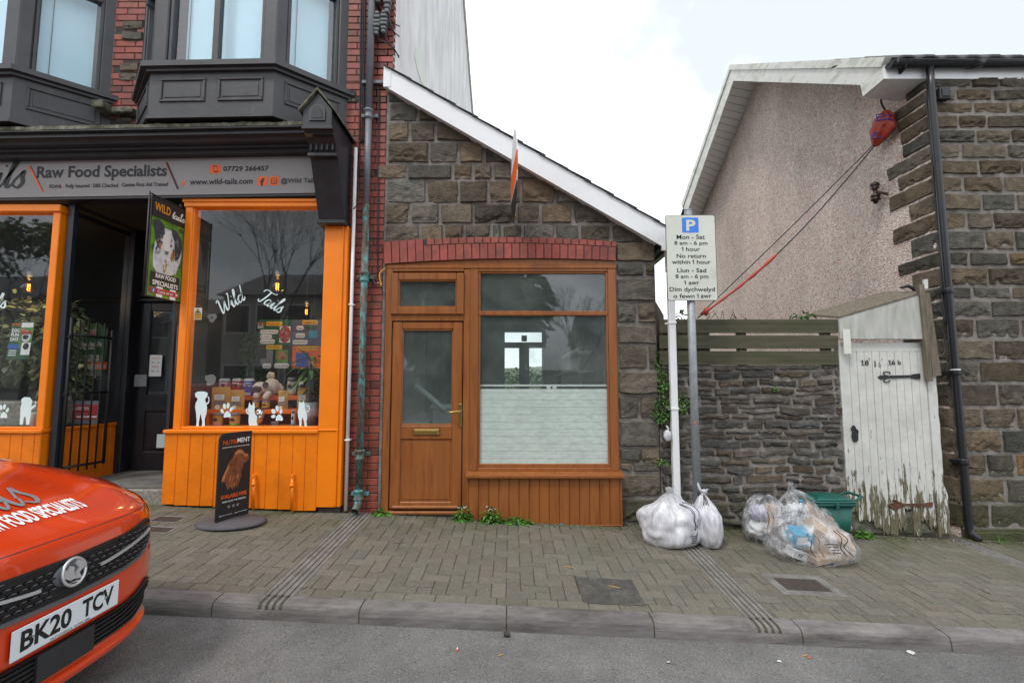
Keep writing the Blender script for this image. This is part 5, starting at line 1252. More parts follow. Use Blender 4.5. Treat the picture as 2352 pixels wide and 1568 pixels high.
# cornice
f = MB('black_paint'); f.mp = tilt
prof = [(0, 3.93), (-.47, 3.885), (-.47, 3.855), (-.43, 3.85), (-.43, 3.815), (-.40, 3.812), (-.375, 3.80), (-.36, 3.775), (-.33, 3.77), (-.30, 3.765), (-.30, 3.745), (-.25, 3.74), (-.24, 3.71), (-.12, 3.70), (0, 3.70)]
f.prism(prof, -8.6, -1.98, 'x'); f.build('cornice', SH)
f = MB('moss_stone'); f.mp = tilt; x = -8.6
while x < -2.0:
    h = .02 + .012 * noise.noise((x * 7, 0, 0)); f.box(x, x + .06, -.475 - .008 * noise.noise((x * 5, 3, 0)), -.1, 3.87, 3.885 + h); x += .06
f.build('cornice_flashing', SH)
# console bracket
f = MB('black_paint'); cx0, cx1 = -1.985, -1.715; xm = (cx0 + cx1) / 2
f.prism([(-.60, 3.95), (-.60, 3.765), (-.56, 3.745), (-.56, 3.73), (-.52, 3.72), (-.46, 3.66), (-.44, 3.60), (-.46, 3.585), (-.46, 3.56), (-.40, 3.55), (-.30, 3.34), (-.2, 3.12), (-.16, 3.02), (-.16, 2.985), (-.02, 2.985), (-.02, 3.95)], cx0, cx1, 'x')
f.prism([(cx0, 3.95), (cx1, 3.95), (xm, 4.115)], -.60, -.02); f.box(cx0 - .012, cx1 + .012, -.61, -.55, 3.755, 3.785, .005)
for k in range(5): f.box(cx0 + .02 + k * .052, cx0 + .04 + k * .052, -.48, -.44, 3.61, 3.68, .006)
f.box(cx0 - .01, cx1 + .01, -.2, -.01, 2.975, 3.02, .008); f.box(cx0 - .006, cx1 + .006, -.475, -.4, 3.555, 3.59, .005)
f.use('bay_grey'); arch = [(xm + .075 * math.cos(R(a)), 3.92 + .08 * math.sin(R(a))) for a in range(0, 181, 20)]
f.prism([(xm - .075, 3.84), (xm + .075, 3.84)] + arch, -.612, -.6); arch2 = [(xm + .055 * math.cos(R(a)), 3.92 + .06 * math.sin(R(a))) for a in range(0, 181, 20)]
f.use('black_paint'); f.prism([(xm - .055, 3.86), (xm + .055, 3.86)] + arch2, -.616, -.612)
co = f.build('console_bracket', SH)
f = MB('moss_stone')
for s_ in (-1, 1):
    a, b_ = (xm, 4.135), (xm + s_ * .172, 3.925)
    f.prism([a, b_, (b_[0], b_[1] + .022), (a[0], a[1] + .028)], -.63, .0)
f.build('lead_cap', co)
# fascia sign
Yf = -.165; fs_ = lambda a, b_: (a, Yf, b_ + .016 * (a + 3.5))
FS = thing('fascia_sign', 'long grey fascia sign with shop name and phone number under the cornice', 'sign', (-5, Yf, 3.3))
f = MB('sign_grey'); f.mp = lambda x, y, z: (x, y, z + .016 * (x + 3.5)); f.box(-8.6, -1.99, Yf, -.03, 3.287, 3.75); f.use('black_paint'); f.box(-8.6, -1.99, Yf + .01, -.03, 3.262, 3.284); f.build('board', FS)
KF_ = lambda x, y: P(x / 2.731, y / 2.731, Yf)
def ftxt(f, s, xa, xb, ya, yb, mat='ink', bold=.0, yc=None):
    a = KF_(xa, yb); b_ = KF_(xb, ya); s0 = .016 * (a[0] + 3.5); s1 = .016 * (b_[0] + 3.5)
    letter(f, s, lift(fs_, .003), a[0], b_[0], a[1] - s0, b_[1] - s1, mat, bold)
f = MB('ink')
ftxt(f, 'Raw Food Specialists', 228, 1052, 1032, 1140, bold=.028)
ftxt(f, 'PDWA', 310, 388, 1158, 1182, bold=.02); ftxt(f, 'Fully Insured', 412, 563, 1153, 1186, bold=.02); ftxt(f, 'DBS Checked', 584, 742, 1150, 1177, bold=.02); ftxt(f, 'Canine First Aid Trained', 765, 1055, 1143, 1172, bold=.02)
ftxt(f, '07729 266457', 1400, 1688, 1040, 1076, bold=.03); ftxt(f, 'www.wild-tails.com', 1190, 1587, 1118, 1160, bold=.025); ftxt(f, '@Wild Tails', 1762, 1985, 1115, 1158, bold=.02)
a = KF_(-72, 1195); b_ = KF_(170, 1045)
o0 = Vector((a[0], 0, a[1])); brush(f, 'tails', lambda p, q: tuple(Vector((a[0] - .236 + p, Yf - .003, a[1] + .03 + q))), .34, .05, 'ink', 1.15, .25)
f.use('orange_ink')
for p in ((392, 1158, 10), (572, 1152, 10), (750, 1148, 10)): ftxt(f, '|', p[0], p[0] + 3, p[1], p[1] + 24, 'orange_ink')
def fp(pts, mat, d=.002): q = [KF_(*p) for p in pts]; f.use(mat); f.poly([(x, Yf - d, z) for x, z in q])
fp([(178, 1044), (192, 1040), (272, 1200), (262, 1206)], 'orange_ink'); fp([(190, 1042), (194, 1041), (274, 1200), (272, 1203)], 'ink', .004)
fp([(1040, 1020), (1052, 1018), (1124, 1184), (1112, 1188)], 'ink', .004); fp([(1036, 1022), (1042, 1020), (1114, 1186), (1108, 1180)], 'orange_ink')
fp([(1136, 1145), (1165, 1132), (1160, 1160), (1152, 1153), (1142, 1172), (1136, 1168), (1146, 1150)], 'orange_ink')
def fic(x0, x1, y0, y1): a, b_ = KF_(x0, y1), KF_(x1, y0); f.use('orange_ink'); f.poly([(x, Yf - .002, z) for x, z in rrect(a[0], b_[0], a[1], b_[1], .02, 3)])
fic(1318, 1386, 1034, 1090); fic(1614, 1678, 1108, 1166); fic(1688, 1752, 1106, 1164)
fp([(1336, 1043), (1362, 1041), (1370, 1080), (1344, 1083)], 'ink', .004); fp([(1340, 1049), (1361, 1047), (1367, 1075), (1346, 1077)], 'orange_ink', .005)
ftxt(f, 'f', 1632, 1660, 1118, 1166, 'ink', .05)
a = KF_(1720, 1136); f.use('ink'); f.poly([(a[0] + .032 * x_, Yf - .003, a[1] + .032 * z_) for x_, z_ in rrect(-1, 1, -1, 1, .4)]); f.use('orange_ink'); f.poly([(a[0] + .025 * x_, Yf - .004, a[1] + .025 * z_) for x_, z_ in rrect(-1, 1, -1, 1, .4)]); f.use('ink'); oval(f, onY(Yf - .005), a[0], a[1], .015, .015); oval(f, onY(Yf - .006), a[0], a[1], .009, .009, 'orange_ink')
f.build('lettering', FS, recalc=False)
# stall risers, windows, pillar
YS = -.10
wl0, wl1, wb, wt = -3.325, -1.945, .925, 3.185
def boards(f, x0, x1, z0, z1, y, w=.1, jag_=0, fn=None):
    x = x0
    while x < x1 - .01:
        b_ = min(x + w, x1); d = random.uniform(-.001, .001); zb = z0(x) if callable(z0) else z0
        f.box(x + .002, b_ - .002, y + d, y + .03, zb + random.uniform(0, .008), z1, .004); x += w
    f.box(x0, x1, y + .009, y + .025, (z0(x0) if callable(z0) else z0) + .02, z1 - .002)
f = MB('riser_paint'); boards(f, -3.462, -1.935, lambda x: pav(x, -.13) + .012, .86, -.115, .128)
f.use('orange'); f.box(-3.475, -1.935, -.135, .02, .86, .895, .006); f.box(-3.462, -3.44, -.105, .9, .20, .86); 
for zz in (0,): f.box(-3.462, -3.44, -.1, .6, .33, .86)
f.build('stall_riser', SH)
f = MB('orange')
f.box(-1.935, -1.74, -.112, .02, pav(-1.85, -.1) + .06, 2.985, .004); f.box(-1.74, -1.70, -.10, .02, pav(-1.85, -.1) + .06, 2.985, .004); f.box(-1.752, -1.738, -.12, -.1, pav(-1.85, -.1) + .07, 2.98, .003); f.box(-1.94, -1.735, -.122, -.1, .885, .90, .003)
f.use('mortar_dark'); f.box(-1.92, -1.71, -.08, .02, -.1, .14); f.build('pilaster', SH)
f = MB('orange'); f.box(wl0 - .075, wl0, -.10, .02, .895, wt + .06, .006); f.box(wl0 - .02, wl0 + .012, -.085, .02, .895, wt, .004)
f.box(wl0 - .10, -1.99, -.128, .02, wt + .045, wt + .085, .008); f.box(wl0 - .085, -1.99, -.115, .02, wt, wt + .045, .006); f.box(wl0, wl1, -.09, .02, .895, .925, .006); f.box(wl1, wl1 + .012, -.09, .02, .92, wt, .004)
RW_ = f.build('shop_window', SH)
f = MB('glass'); f.box(wl0, wl1 + .003, -.055, -.049, .92, wt + .005); f.build('pane', RW_)
# left window and its riser, return into the recess
lx1, lxi = -4.70, -4.775
f = MB('riser_paint'); boards(f, -8.6, -4.72, lambda x: pav(x, -.13) + .02, .86, -.115, .12); f.box(-8.6, -4.70, -.135, .02, .86, .895, .006)
f.box(-4.735, -4.705, -.112, .84, pav(-4.7, 0) + .0, .86)
for q in range(9): f.box(-4.706, -4.698, -.11 + q * .105, -.012 + q * .105, pav(-4.7, 0) + .05, .855, .003)
f.box(-4.72, -4.685, -.13, .84, .862, .897, .006); f.build('stall_riser', SH)
f = MB('orange'); f.box(lxi, lx1 - .0, -.10, .0, .895, 3.13, .006); f.box(-8.6, lx1 + .01, -.12, .02, 3.13, 3.21, .008); f.box(-8.6, lxi, -.09, .02, .895, .92, .006)
f.use('black_paint'); f.box(-4.73, -4.69, .0, .03, .9, 3.2); f.box(-4.74, -4.68, .80, .86, .2, 3.25); f.box(-4.73, -4.69, .03, .80, 3.15, 3.2)
LW = f.build('shop_window', SH)
f = MB('glass'); f.box(-8.6, lxi + .003, -.055, -.049, .91, 3.14); f.build('pane', LW); f = MB('glass'); f.box(-4.713, -4.707, .03, .80, .9, 3.16); f.build('side_pane', LW)
# recess
rz = .317
f = MB('black_paint'); f.box(-4.68, -3.44, .97, 1.1, .1, 3.3); f.box(-4.68, -4.62, .8, .97, .2, 3.25, .006); f.box(-3.5, -3.42, .02, 1.0, .9, 3.28)
f.box(-4.68, -3.46, .92, .97, 2.42, 2.47, .006); f.box(-4.66, -3.46, .90, .97, 2.36, 2.40, .01)
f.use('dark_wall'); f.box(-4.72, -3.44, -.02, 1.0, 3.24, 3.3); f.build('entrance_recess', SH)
f = MB('step_stone'); f.box(-4.70, -3.462, -.07, .99, .05, rz - .018, .01); f.build('doorstep', SH)
f = MB('concrete')
for q in range(26): f.box(-4.60, -3.50, .0 + q * .036, .022 + q * .036, rz - .02, rz - .002)
f.use('joint'); f.box(-4.62, -3.48, -.01, .96, rz - .019, rz - .012); tag(f.build('door_mat'), 'ribbed grey mat covering the recessed doorstep of the pet shop', 'mat')
dx0, dx1, dz1 = -4.55, -3.72, 2.34
f = MB('black_paint'); f.box(dx0, dx0 + .1, .91, .955, rz, dz1, .006); f.box(dx1 - .1, dx1, .91, .955, rz, dz1, .006); f.box(dx0 + .1, dx1 - .1, .912, .955, rz, rz + .22, .006); f.box(dx0 + .1, dx1 - .1, .912, .955, dz1 - .1, dz1, .006); f.box(dx0 + .1, dx1 - .1, .912, .955, 1.02, 1.22, .006); f.box(dx0 + .1, dx1 - .1, .93, .95, rz + .22, 1.02); f.box(dx0 + .13, dx1 - .13, .92, .94, rz + .25, .99, .01)
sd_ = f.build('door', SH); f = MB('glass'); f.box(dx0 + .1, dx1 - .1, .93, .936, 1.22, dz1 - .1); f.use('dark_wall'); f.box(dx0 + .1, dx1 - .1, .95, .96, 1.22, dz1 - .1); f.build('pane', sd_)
f = MB('steel'); a, b_, c_, d_ = RC(309, 860, 337, 888, .9); f.box(a, b_, .89, .91, c_, d_, .004); f.build('push_plate', sd_)
f = MB('frost'); a, b_, c_, d_ = RC(359, 997, 372, 1028, .9); f.box(a, b_ + .03, .905, .909, c_, d_); f.build('decal', sd_)
f = MB('white_ink'); a, b_, c_, d_ = RC(343, 815, 371, 864, .9); f.box(a, b_, .9, .904, c_, d_); f.use('orange_ink'); h = (d_ - c_)
for q, (s_, m_) in enumerate((('Opening', 'orange_ink'), ('9 - 5', 'grey_ink'), ('WILD', 'tan_ink'), ('10 - 4', 'grey_ink'))): letter(f, s_, onY(.898), a + .03, b_ - .03, d_ - (q + 1) * h * .2, d_ - (q + 1) * h * .2 + h * .09, m_, .01)
tag(f.build('notice'), 'small white notice taped inside the black shop door glass', 'notice')
# iron gate
t = thing('iron_gate', 'narrow black iron gate folded open beside the shop entrance', 'gate', (-4.6, 0, rz))
f = MB('navy_post'); f.box(-4.665, -4.605, -.05, .01, rz - .1, 3.26, .004); f.build('post', t)
f = MB('navy_post'); f.box(-3.50, -3.468, -.06, -.02, .2, 3.24, .004); f.build('post', t)
p0, p1 = Vector((-4.585, .0, 0)), Vector((-4.50, .42, 0))
f = MB('iron'); zt_, zb_ = 1.86, .50
def gl(a, z): q = p0.lerp(p1, a); return (q.x, q.y, z)
f.tube([gl(0, .36), gl(0, 2.04)], .019, 6); f.tube([gl(1, .48), gl(1, 1.95)], .015, 6)
for zz in (zt_, 1.26, zb_): f.tube([gl(0, zz), gl(1, zz)], .014, 6)
for k in range(1, 5): f.tube([gl(k / 5, .44), gl(k / 5, 2.02)], .0085, 6)
f.build('leaf', t); f = MB('iron')
for zz in (1.84, 1.24): f.box(-4.61, -4.57, -.025, .025, zz - .02, zz + .02, .004)
f.build('hinge', t)
f = MB('iron'); f.tube([(-3.49, .03, .5), (-3.49, .03, 1.95)], .015, 6); f.tube([(-3.49, .03, 1.84), (-3.49, .4, 1.84)], .012, 6); f.tube([(-3.49, .03, 1.24), (-3.49, .4, 1.24)], .012, 6); f.build('leaf', t)
# yellow-orange pipes on the riser
for k, (vx, y0, y1) in enumerate(((583, 1094, 1166), (671, 1094, 1172))):
    a, b_ = P(vx, y0, -.15), P(vx, y1, -.15)
    f = MB('riser_paint'); f.tube([(a[0], -.15, a[1]), (b_[0], -.15, b_[1] - .01)], .014, 10); f.lathe([(.018, 0), (.018, .03)], (a[0], -.15, (a[1] + b_[1]) / 2 + .06), 12); f.box(a[0] - .012, a[0] + .012, -.165, -.115, a[1] - .02, a[1] + .02, .004)
    tag(f.build('pipe_stub'), ['orange painted pipe stub on the panelling right behind the black pavement sign', 'orange painted pipe stub on the panelling nearest the corner pillar'][k], 'pipe', 'painted pipe stubs')
# dark interior of the shop
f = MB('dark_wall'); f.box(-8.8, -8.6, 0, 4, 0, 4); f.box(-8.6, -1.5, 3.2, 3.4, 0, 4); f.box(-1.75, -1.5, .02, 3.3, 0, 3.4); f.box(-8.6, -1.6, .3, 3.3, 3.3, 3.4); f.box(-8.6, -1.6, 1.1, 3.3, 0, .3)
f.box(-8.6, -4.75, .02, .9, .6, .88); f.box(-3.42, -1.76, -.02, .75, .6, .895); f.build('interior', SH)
# ---- things in the right display window
KW = lambda x, y, Y: P((700 + x / 2.6129) / 1.7415, (1150 + y / 2.6129) / 1.7415, Y)
t = thing('display_steps', 'orange stepped display shelves inside the right shop window', 'shelves', (-2.5, .3, .9))
f = MB('orange_plain'); a, b_ = KW(255, 1440, .1), KW(1330, 1425, .1); f.box(a[0], b_[0], -.02, .25, .897, .915, .003); f.build('base_shelf', t)
zA = KW(800, 1268, .3)[1]; zB = KW(800, 1130, .5)[1]; XA0, XA1 = KW(330, 1280, .25)[0], KW(1290, 1280, .25)[0]
f = MB('orange_plain'); f.box(XA0, XA1, .2, .44, zA - .045, zA - .0, .003); f.box(XA0 + .02, XA0 + .05, .22, .4, .915, zA - .045); f.box(XA1 - .05, XA1 - .02, .22, .4, .915, zA - .045); f.build('middle_shelf', t)
f = MB('orange_plain'); f.box(XA0 + .02, XA1, .44, .68, zB - .045, zB, .003); f.box(XA0 + .04, XA0 + .07, .46, .6, .915, zB - .045); f.box(XA1 - .05, XA1 - .02, .46, .6, .915, zB - .045); f.build('top_shelf', t)
def carton(xa, xb, ya, Y, z0, mat, label, tri=True):
    a, b_ = KW(xa, ya, Y), KW(xb, ya, Y); f = MB(mat); f.box(a[0], b_[0], Y, Y + .07, z0, a[1] - .03, .002); f.use('box_white'); f.prism([(Y, a[1] - .03), (Y + .07, a[1] - .03), (Y + .045, a[1]), (Y + .025, a[1])], a[0], b_[0], 'x')
    f.box(a[0] + .012, b_[0] - .012, Y - .001, Y + .002, z0 + .01, z0 + .035); f.use('ink'); oval(f, onY(Y - .002), (a[0] + b_[0]) / 2, (z0 + a[1]) / 2 + .02, .02, .018)
    f.use('white_ink'); f.box(a[0] + .01, b_[0] - .01, Y - .001, Y + .002, a[1] - .055, a[1] - .048); tag(f.build('treat_carton'), label, 'carton', 'treat cartons on the top shelf')
carton(460, 551, 948, .52, zB, 'pink_ink', 'pale pink treat carton, left of three on the orange steps'); carton(595, 681, 948, .52, zB, 'red_ink', 'maroon treat carton, middle of three on the orange steps'); carton(716, 805, 948, .5, zB, 'blue_ink', 'blue treat carton beside the plush pug')
def pouch(xa, xb, ya, Y, z0, label):
    a, b_ = KW(xa, ya, Y), KW(xb, ya, Y); x0, x1, z1 = a[0], b_[0], a[1]; f = MB('kraft')
    n1, n2 = 8, 10
    for s_ in (0, 1):
        g = [[f.vert((x0 + (x1 - x0) * i / n1, Y + .03 + (-1 if s_ == 0 else 1) * (.035 * math.sin(math.pi * i / n1) * (1 - j / n2) ** .6 + .002) + .003 * noise.noise((i, j, x0 * 9)), z0 + (z1 - z0) * j / n2)) for i in range(n1 + 1)] for j in range(n2 + 1)]
        for j in range(n2):
            for i in range(n1): f.face([g[j][i], g[j][i + 1], g[j + 1][i + 1], g[j + 1][i]], True)
    h = z1 - z0; w = x1 - x0; Yl = Y - .008; f.use('white_ink'); f.box(x0 + w * .25, x1 - w * .22, Yl, Yl + .004, z0 + h * .42, z0 + h * .66); f.use('grey_ink'); f.box(x0 + w * .2, x1 - w * .12, Yl - .0, Yl + .004, z0 + h * .22, z0 + h * .36)
    for q in range(3): f.box(x0 + w * .33, x1 - w * .3, Yl - .001, Yl, z0 + h * (.47 + q * .055), z0 + h * (.485 + q * .055))
    f.use('white_ink'); oval(f, onY(Yl - .004), x0 + w * .45, z0 + h * .1, w * .14, w * .14)
    tag(f.build('treat_pouch'), label, 'pouch', 'brown paper treat pouches')
pouch(373, 566, 1038, .24, zA, 'widest brown paper treat pouch, leftmost on the orange steps'); pouch(562, 716, 1068, .24, zA, 'brown paper treat pouch just right of the widest one'); pouch(1068, 1172, 1072, .24, zA, 'narrow brown paper treat pouch right of the plush pug'); pouch(1270, 1400, 1045, .26, zA, 'brown paper treat pouch behind the spiky plant leaves')
def tub(xa, xb, ya, Y, z0, label, m1='plate_white', m2='green_ink', name='treat_tub', cat='tub'):
    a, b_ = KW(xa, ya, Y), KW(xb, ya, Y); r = (b_[0] - a[0]) / 2; x = (a[0] + b_[0]) / 2; h = a[1] - z0; f = MB(m2)
    f.lathe([(r * .95, 0), (r * .97, h * .2)], (x, Y, z0), 18, caps=True); f.use(m1); f.lathe([(r * .975, h * .2), (r * .98, h * .8)], (x, Y, z0), 18, caps=False); f.use('grey_ink'); f.lathe([(r, h * .8), (r, h * .97), (r * .9, h)], (x, Y, z0), 18)
    f.use('rubber'); oval(f, onY(Y - r * 1.0), x, z0 + h * .5, r * .5, h * .12); tag(f.build(name), label, cat, 'tubs and tins on the orange steps')
tub(405, 500, 1310, .1, .915, 'pale tub with pink base, left on the bottom display shelf', 'kraft', 'pink_ink'); tub(580, 680, 1310, .1, .915, 'pale tub with green base on the bottom display shelf', 'kraft', 'grass_ink')
tub(812, 881, 1175, .26, zA, 'dark tin below the left paw of the plush pug', 'kraft', 'rubber', 'tin', 'tin'); tub(914, 992, 1178, .26, zA, 'dark tin below the right paw of the plush pug', 'kraft', 'rubber', 'tin', 'tin'); tub(1008, 1084, 1400, .1, .915, 'flat silver tin on the bottom display shelf', 'grey_ink', 'steel', 'tin', 'tin')
tub(1180, 1270, 940, .52, zB, 'tall pale tub at the right end of the top display shelf', 'plate_white', 'tan_ink'); tub(1300, 1398, 935, .56, zB, 'tall pale tub half hidden by the spiky plant', 'plate_white', 'red_ink'); tub(1218, 1258, 1280, .1, .915, 'slim patterned tube on the bottom display shelf', 'plate_white', 'box_blue', 'treat_tube', 'tube')
f = MB('chrome'); a = KW(885, 1340, .12); f.blob((a[0], .12, a[1]), (.045, .04, .075), lambda d: 1 + .5 * noise.noise(d * 4), 20, 14); f.blob((a[0] - .01, .12, a[1] + .05), (.04, .035, .03), lambda d: 1 + .6 * noise.noise(d * 5), 16, 12); tag(f.build('foil_toy'), 'crinkled silver grey bundle beside the small dog decal', 'toy')
# plush pug
t = thing('plush_pug', 'cream plush pug with black muzzle lying on the display steps', 'soft toy', (*KW(950, 1100, .4)[:1], .4, zB))
def pw(x, y, Y): a = KW(x, y, Y); return Vector((a[0], Y, a[1]))
f = MB('plush'); U_ = 1 / (2.6129 * 1.7415) * 5.4 / 1111
def seg(p, q, r0, r1, n_=10):
    pts = [p.lerp(q, k / n_) for k in range(n_ + 1)]; f.tube(pts, [max(.004, (r0 + (r1 - r0) * k / n_) * math.sqrt(max(0, 1 - (2 * k / n_ - 1) ** 6))) for k in range(n_ + 1)], 14)
f.blob(pw(1010, 1040, .48), (85 * U_, .09, 92 * U_), None, 24, 16); f.blob(pw(960, 1060, .42), (70 * U_, .08, 70 * U_), None, 20, 14); f.blob(pw(890, 1045, .36), (72 * U_, .07, 62 * U_), None, 24, 16)
seg(pw(1060, 1010, .5), pw(1128, 1075, .52), 38 * U_, 30 * U_); seg(pw(990, 1090, .38), pw(935, 1165, .28), 34 * U_, 32 * U_); seg(pw(870, 1080, .34), pw(842, 1155, .27), 32 * U_, 30 * U_)
f.tube([pw(985, 960, .5), pw(980, 925, .5), pw(995, 900, .5), pw(1020, 905, .5), pw(1025, 935, .5), pw(1010, 955, .5)], [.02, .026, .028, .028, .024, .014], 12); f.build('body', t)
f = MB('plush_black'); f.blob(pw(855, 1062, .30), (48 * U_, .04, 36 * U_), None, 18, 12); f.blob(pw(945, 1020, .33), (30 * U_, .03, 34 * U_), None, 16, 12); f.build('muzzle_and_ear', t)
f = MB('chrome'); f.blob(pw(893, 1034, .295), (.007, .007, .007), None, 10, 8); f.use('ink'); f.blob(pw(893, 1035, .292), (.009, .006, .009), None, 10, 8); f.build('eye', t)
# poster board
Yp = .75; t = thing('poster_board', 'four-panel printed board about ingredients hanging inside the right shop window', 'poster', (KW(1180, 850, Yp)[0], Yp, KW(1180, 850, Yp)[1]))
f = MB('green_ink')
def pr_(x0, x1, y0, y1, mat, d=.0, rnd=0):
    a, b_ = KW(x0, y1, Yp), KW(x1, y0, Yp); f.use(mat)
    if rnd: shape(f, onY(Yp - d), rrect(a[0], b_[0], a[1], b_[1], rnd, 3))
    else: rect(f, onY(Yp - d), a[0], b_[0], a[1], b_[1])
def pt_(s, x0, x1, y0, y1, mat, bold=.01, d=.006): a, b_ = KW(x0, y1, Yp), KW(x1, y0, Yp); letter(f, s, onY(Yp - d), a[0], b_[0], a[1], b_[1], mat, bold)
a, b_ = KW(853, 850, Yp), KW(1600, 335, Yp); f.box(a[0], b_[0], Yp, Yp + .006, a[1], b_[1])
pr_(1217, 1600, 335, 610, 'slate_ink', .001); pr_(853, 1222, 600, 850, 'rubber', .001); pr_(1222, 1600, 610, 840, 'orange_ink', .001)
pt_('WILD', 858, 942, 355, 400, 'tan_ink', .02); a = KW(865, 425, Yp); brush(f, 'tails', lambda p, q: (a[0] + p, Yp - .006, a[1] + q), .06, .06, 'white_ink', .75)
for x0, x1, y0, y1, s_ in ((953, 1125, 355, 400, 'We start with...'), (1330, 1494, 340, 386, 'Available in...'), (953, 1123, 600, 646, 'Ready for you...'), (1270, 1500, 612, 655, 'Loved by all')):
    pr_(x0, x1, y0, y1, 'yellow_ink', .003, .01); pt_(s_, x0 + 10, x1 - 10, y0 + 10, y1 - 10, 'red_ink')
for x0, x1, y0, y1, s_ in ((893, 1083, 440, 484, 'natural ingredients'), (893, 1017, 490, 536, 'so, no grain,'), (893, 1047, 540, 588, 'and no nasties'), (1270, 1348, 400, 445, 'Frozen'), (1262, 1362, 478, 524, 'Steamed'), (1232, 1390, 547, 594, 'Soft Baked Dry'), (915, 1008, 793, 842, 'in store'), (1038, 1192, 790, 840, 'or we deliver')):
    pr_(x0, x1, y0, y1, 'white_ink', .006, .02); pt_(s_, x0 + 10, x1 - 10, y0 + 12, y1 - 10, 'grey_ink', .01, .009)
pr_(1090, 1210, 405, 575, 'white_ink', .003); a = KW(1150, 488, Yp); oval(f, onY(Yp - .005), a[0], a[1], .068, .1, 'red_ink'); 
for q in range(16): oval(f, onY(Yp - .006 - q * .0001), a[0] + random.uniform(-.045, .045), a[1] + random.uniform(-.065, .065), .012, .012, random.choice(['tan_ink', 'pink_ink', 'grass_ink', 'ink']), 8)
pr_(893, 1027, 652, 800, 'grey_ink', .003); pr_(893, 960, 652, 740, 'ink', .004); pr_(1048, 1184, 650, 790, 'grass_ink', .003); a = KW(1115, 710, Yp); oval(f, onY(Yp - .005), a[0], a[1], .055, .05, 'tan_ink'); oval(f, onY(Yp - .006), a[0] + .02, a[1] - .03, .03, .02, 'red_ink')
pr_(1370, 1480, 400, 440, 'green_ink', .003); pr_(1398, 1490, 450, 525, 'box_blue', .003); pr_(1260, 1400, 680, 830, 'blue_ink', .003)
f.build('printed_panel', t, recalc=False)
f = MB('rubber'); 
for xx in (900, 1450): a = KW(xx, 335, Yp); f.tube([(a[0], Yp, a[1]), (a[0], Yp, 3.25)], .002, 4)
f.build('hanging_cord', t)
def leaf(f, c_, d, L, w, up=Vector((0, 0, 1)), bend=.3, n_=4):
    """one bent leaf blade"""
    d = d.normalized(); s_ = d.cross(up); s_ = s_.normalized() if s_.length > .01 else Vector((1, 0, 0)); pr = None
    for k in range(n_ + 1):
        t_ = k / n_; p = c_ + d * L * t_ + Vector((0, 0, -bend * L * t_ * t_)); ww = w * math.sin(math.pi * min(.98, .12 + t_ * .88)) ** .8
        i, j = f.vert(p - s_ * ww), f.vert(p + s_ * ww)
        if pr: f.face([pr[0], pr[1], j, i], True)
        pr = (i, j)
def rv(): return Vector((random.gauss(0, 1), random.gauss(0, 1), random.gauss(0, 1))).normalized()
def leafmass(f, c_, rad, n_, L, w, mat='leaf', lo=.5, hi=1.5, droop=.3, surf=.35):
    f.use(mat)
    for q in range(n_):
        d = rv(); r = random.uniform(surf, 1) ** .5; p = Vector(c_) + Vector((d.x * rad[0], d.y * rad[1], d.z * rad[2])) * r
        k = random.uniform(lo, hi); f.col = (k * random.uniform(.8, 1.2), k, k * random.uniform(.6, 1.1)); leaf(f, p, (d + rv() * .8 + Vector((0, 0, -.2))), L * random.uniform(.6, 1.2), w * random.uniform(.7, 1.2), Vector((random.uniform(-1, 1), random.uniform(-1, 1), 1)), droop, 2)
    f.col = (1, 1, 1)
f = MB('leaf'); a0, a1 = KW(470, 950, 1.5), KW(1000, 500, 1.5)
for q in range(1500):
    k = random.uniform(.3, 1.3); f.col = (k, k, k); p = Vector((random.uniform(a0[0], a1[0]), 1.5 + random.uniform(-.08, .05), random.uniform(a0[1] - .2, a1[1]) + random.uniform(-.04, .04)))
    leaf(f, p, rv() + Vector((0, -.8, 0)), .055, .02, Vector((random.uniform(-1, 1), -1, 1)), .3, 2)
f.col = (1, 1, 1); tag(f.build('ivy_panel'), 'panel of dark green artificial ivy on the back wall of the shop', 'ivy panel')
t = thing('potted_plant', 'spiky green potted plant at the right edge of the shop window', 'plant', (*KW(1420, 1450, .2)[:1], .2, .9))
f = MB('pot_grey'); a, b_ = KW(1335, 1200, .2), KW(1500, 1200, .2); r = (b_[0] - a[0]) / 2; f.lathe([(r * .8, 0), (r, a[1] - .9), (r * .9, a[1] - .9), (r * .88, a[1] - .93)], ((a[0] + b_[0]) / 2 - .01, .2, .9), 24); f.build('pot', t)
cx_, cz_ = (a[0] + b_[0]) / 2 - .01, a[1]; f = MB('bark'); f.tube([(cx_, .2, cz_ - .05), (cx_ - .01, .2, cz_ + .2), (cx_, .2, cz_ + .45)], [.014, .012, .01], 8); f.build('stem', t)
f = MB('leaf')
for q in range(46):
    k = random.uniform(.7, 2.0); f.col = (k, k * .95, k * .7); az = random.uniform(0, 6.28); p = Vector((cx_, .2, cz_ + random.uniform(.1, .5))); dd_ = Vector((math.cos(az), math.sin(az) * .6, random.uniform(-.3, .9)))
    if p.x + dd_.x * .3 > -1.78: dd_.x = -abs(dd_.x)
    leaf(f, p, dd_, random.uniform(.22, .36), .019, bend=random.uniform(.3, .9), n_=6)
f.build('foliage', t)
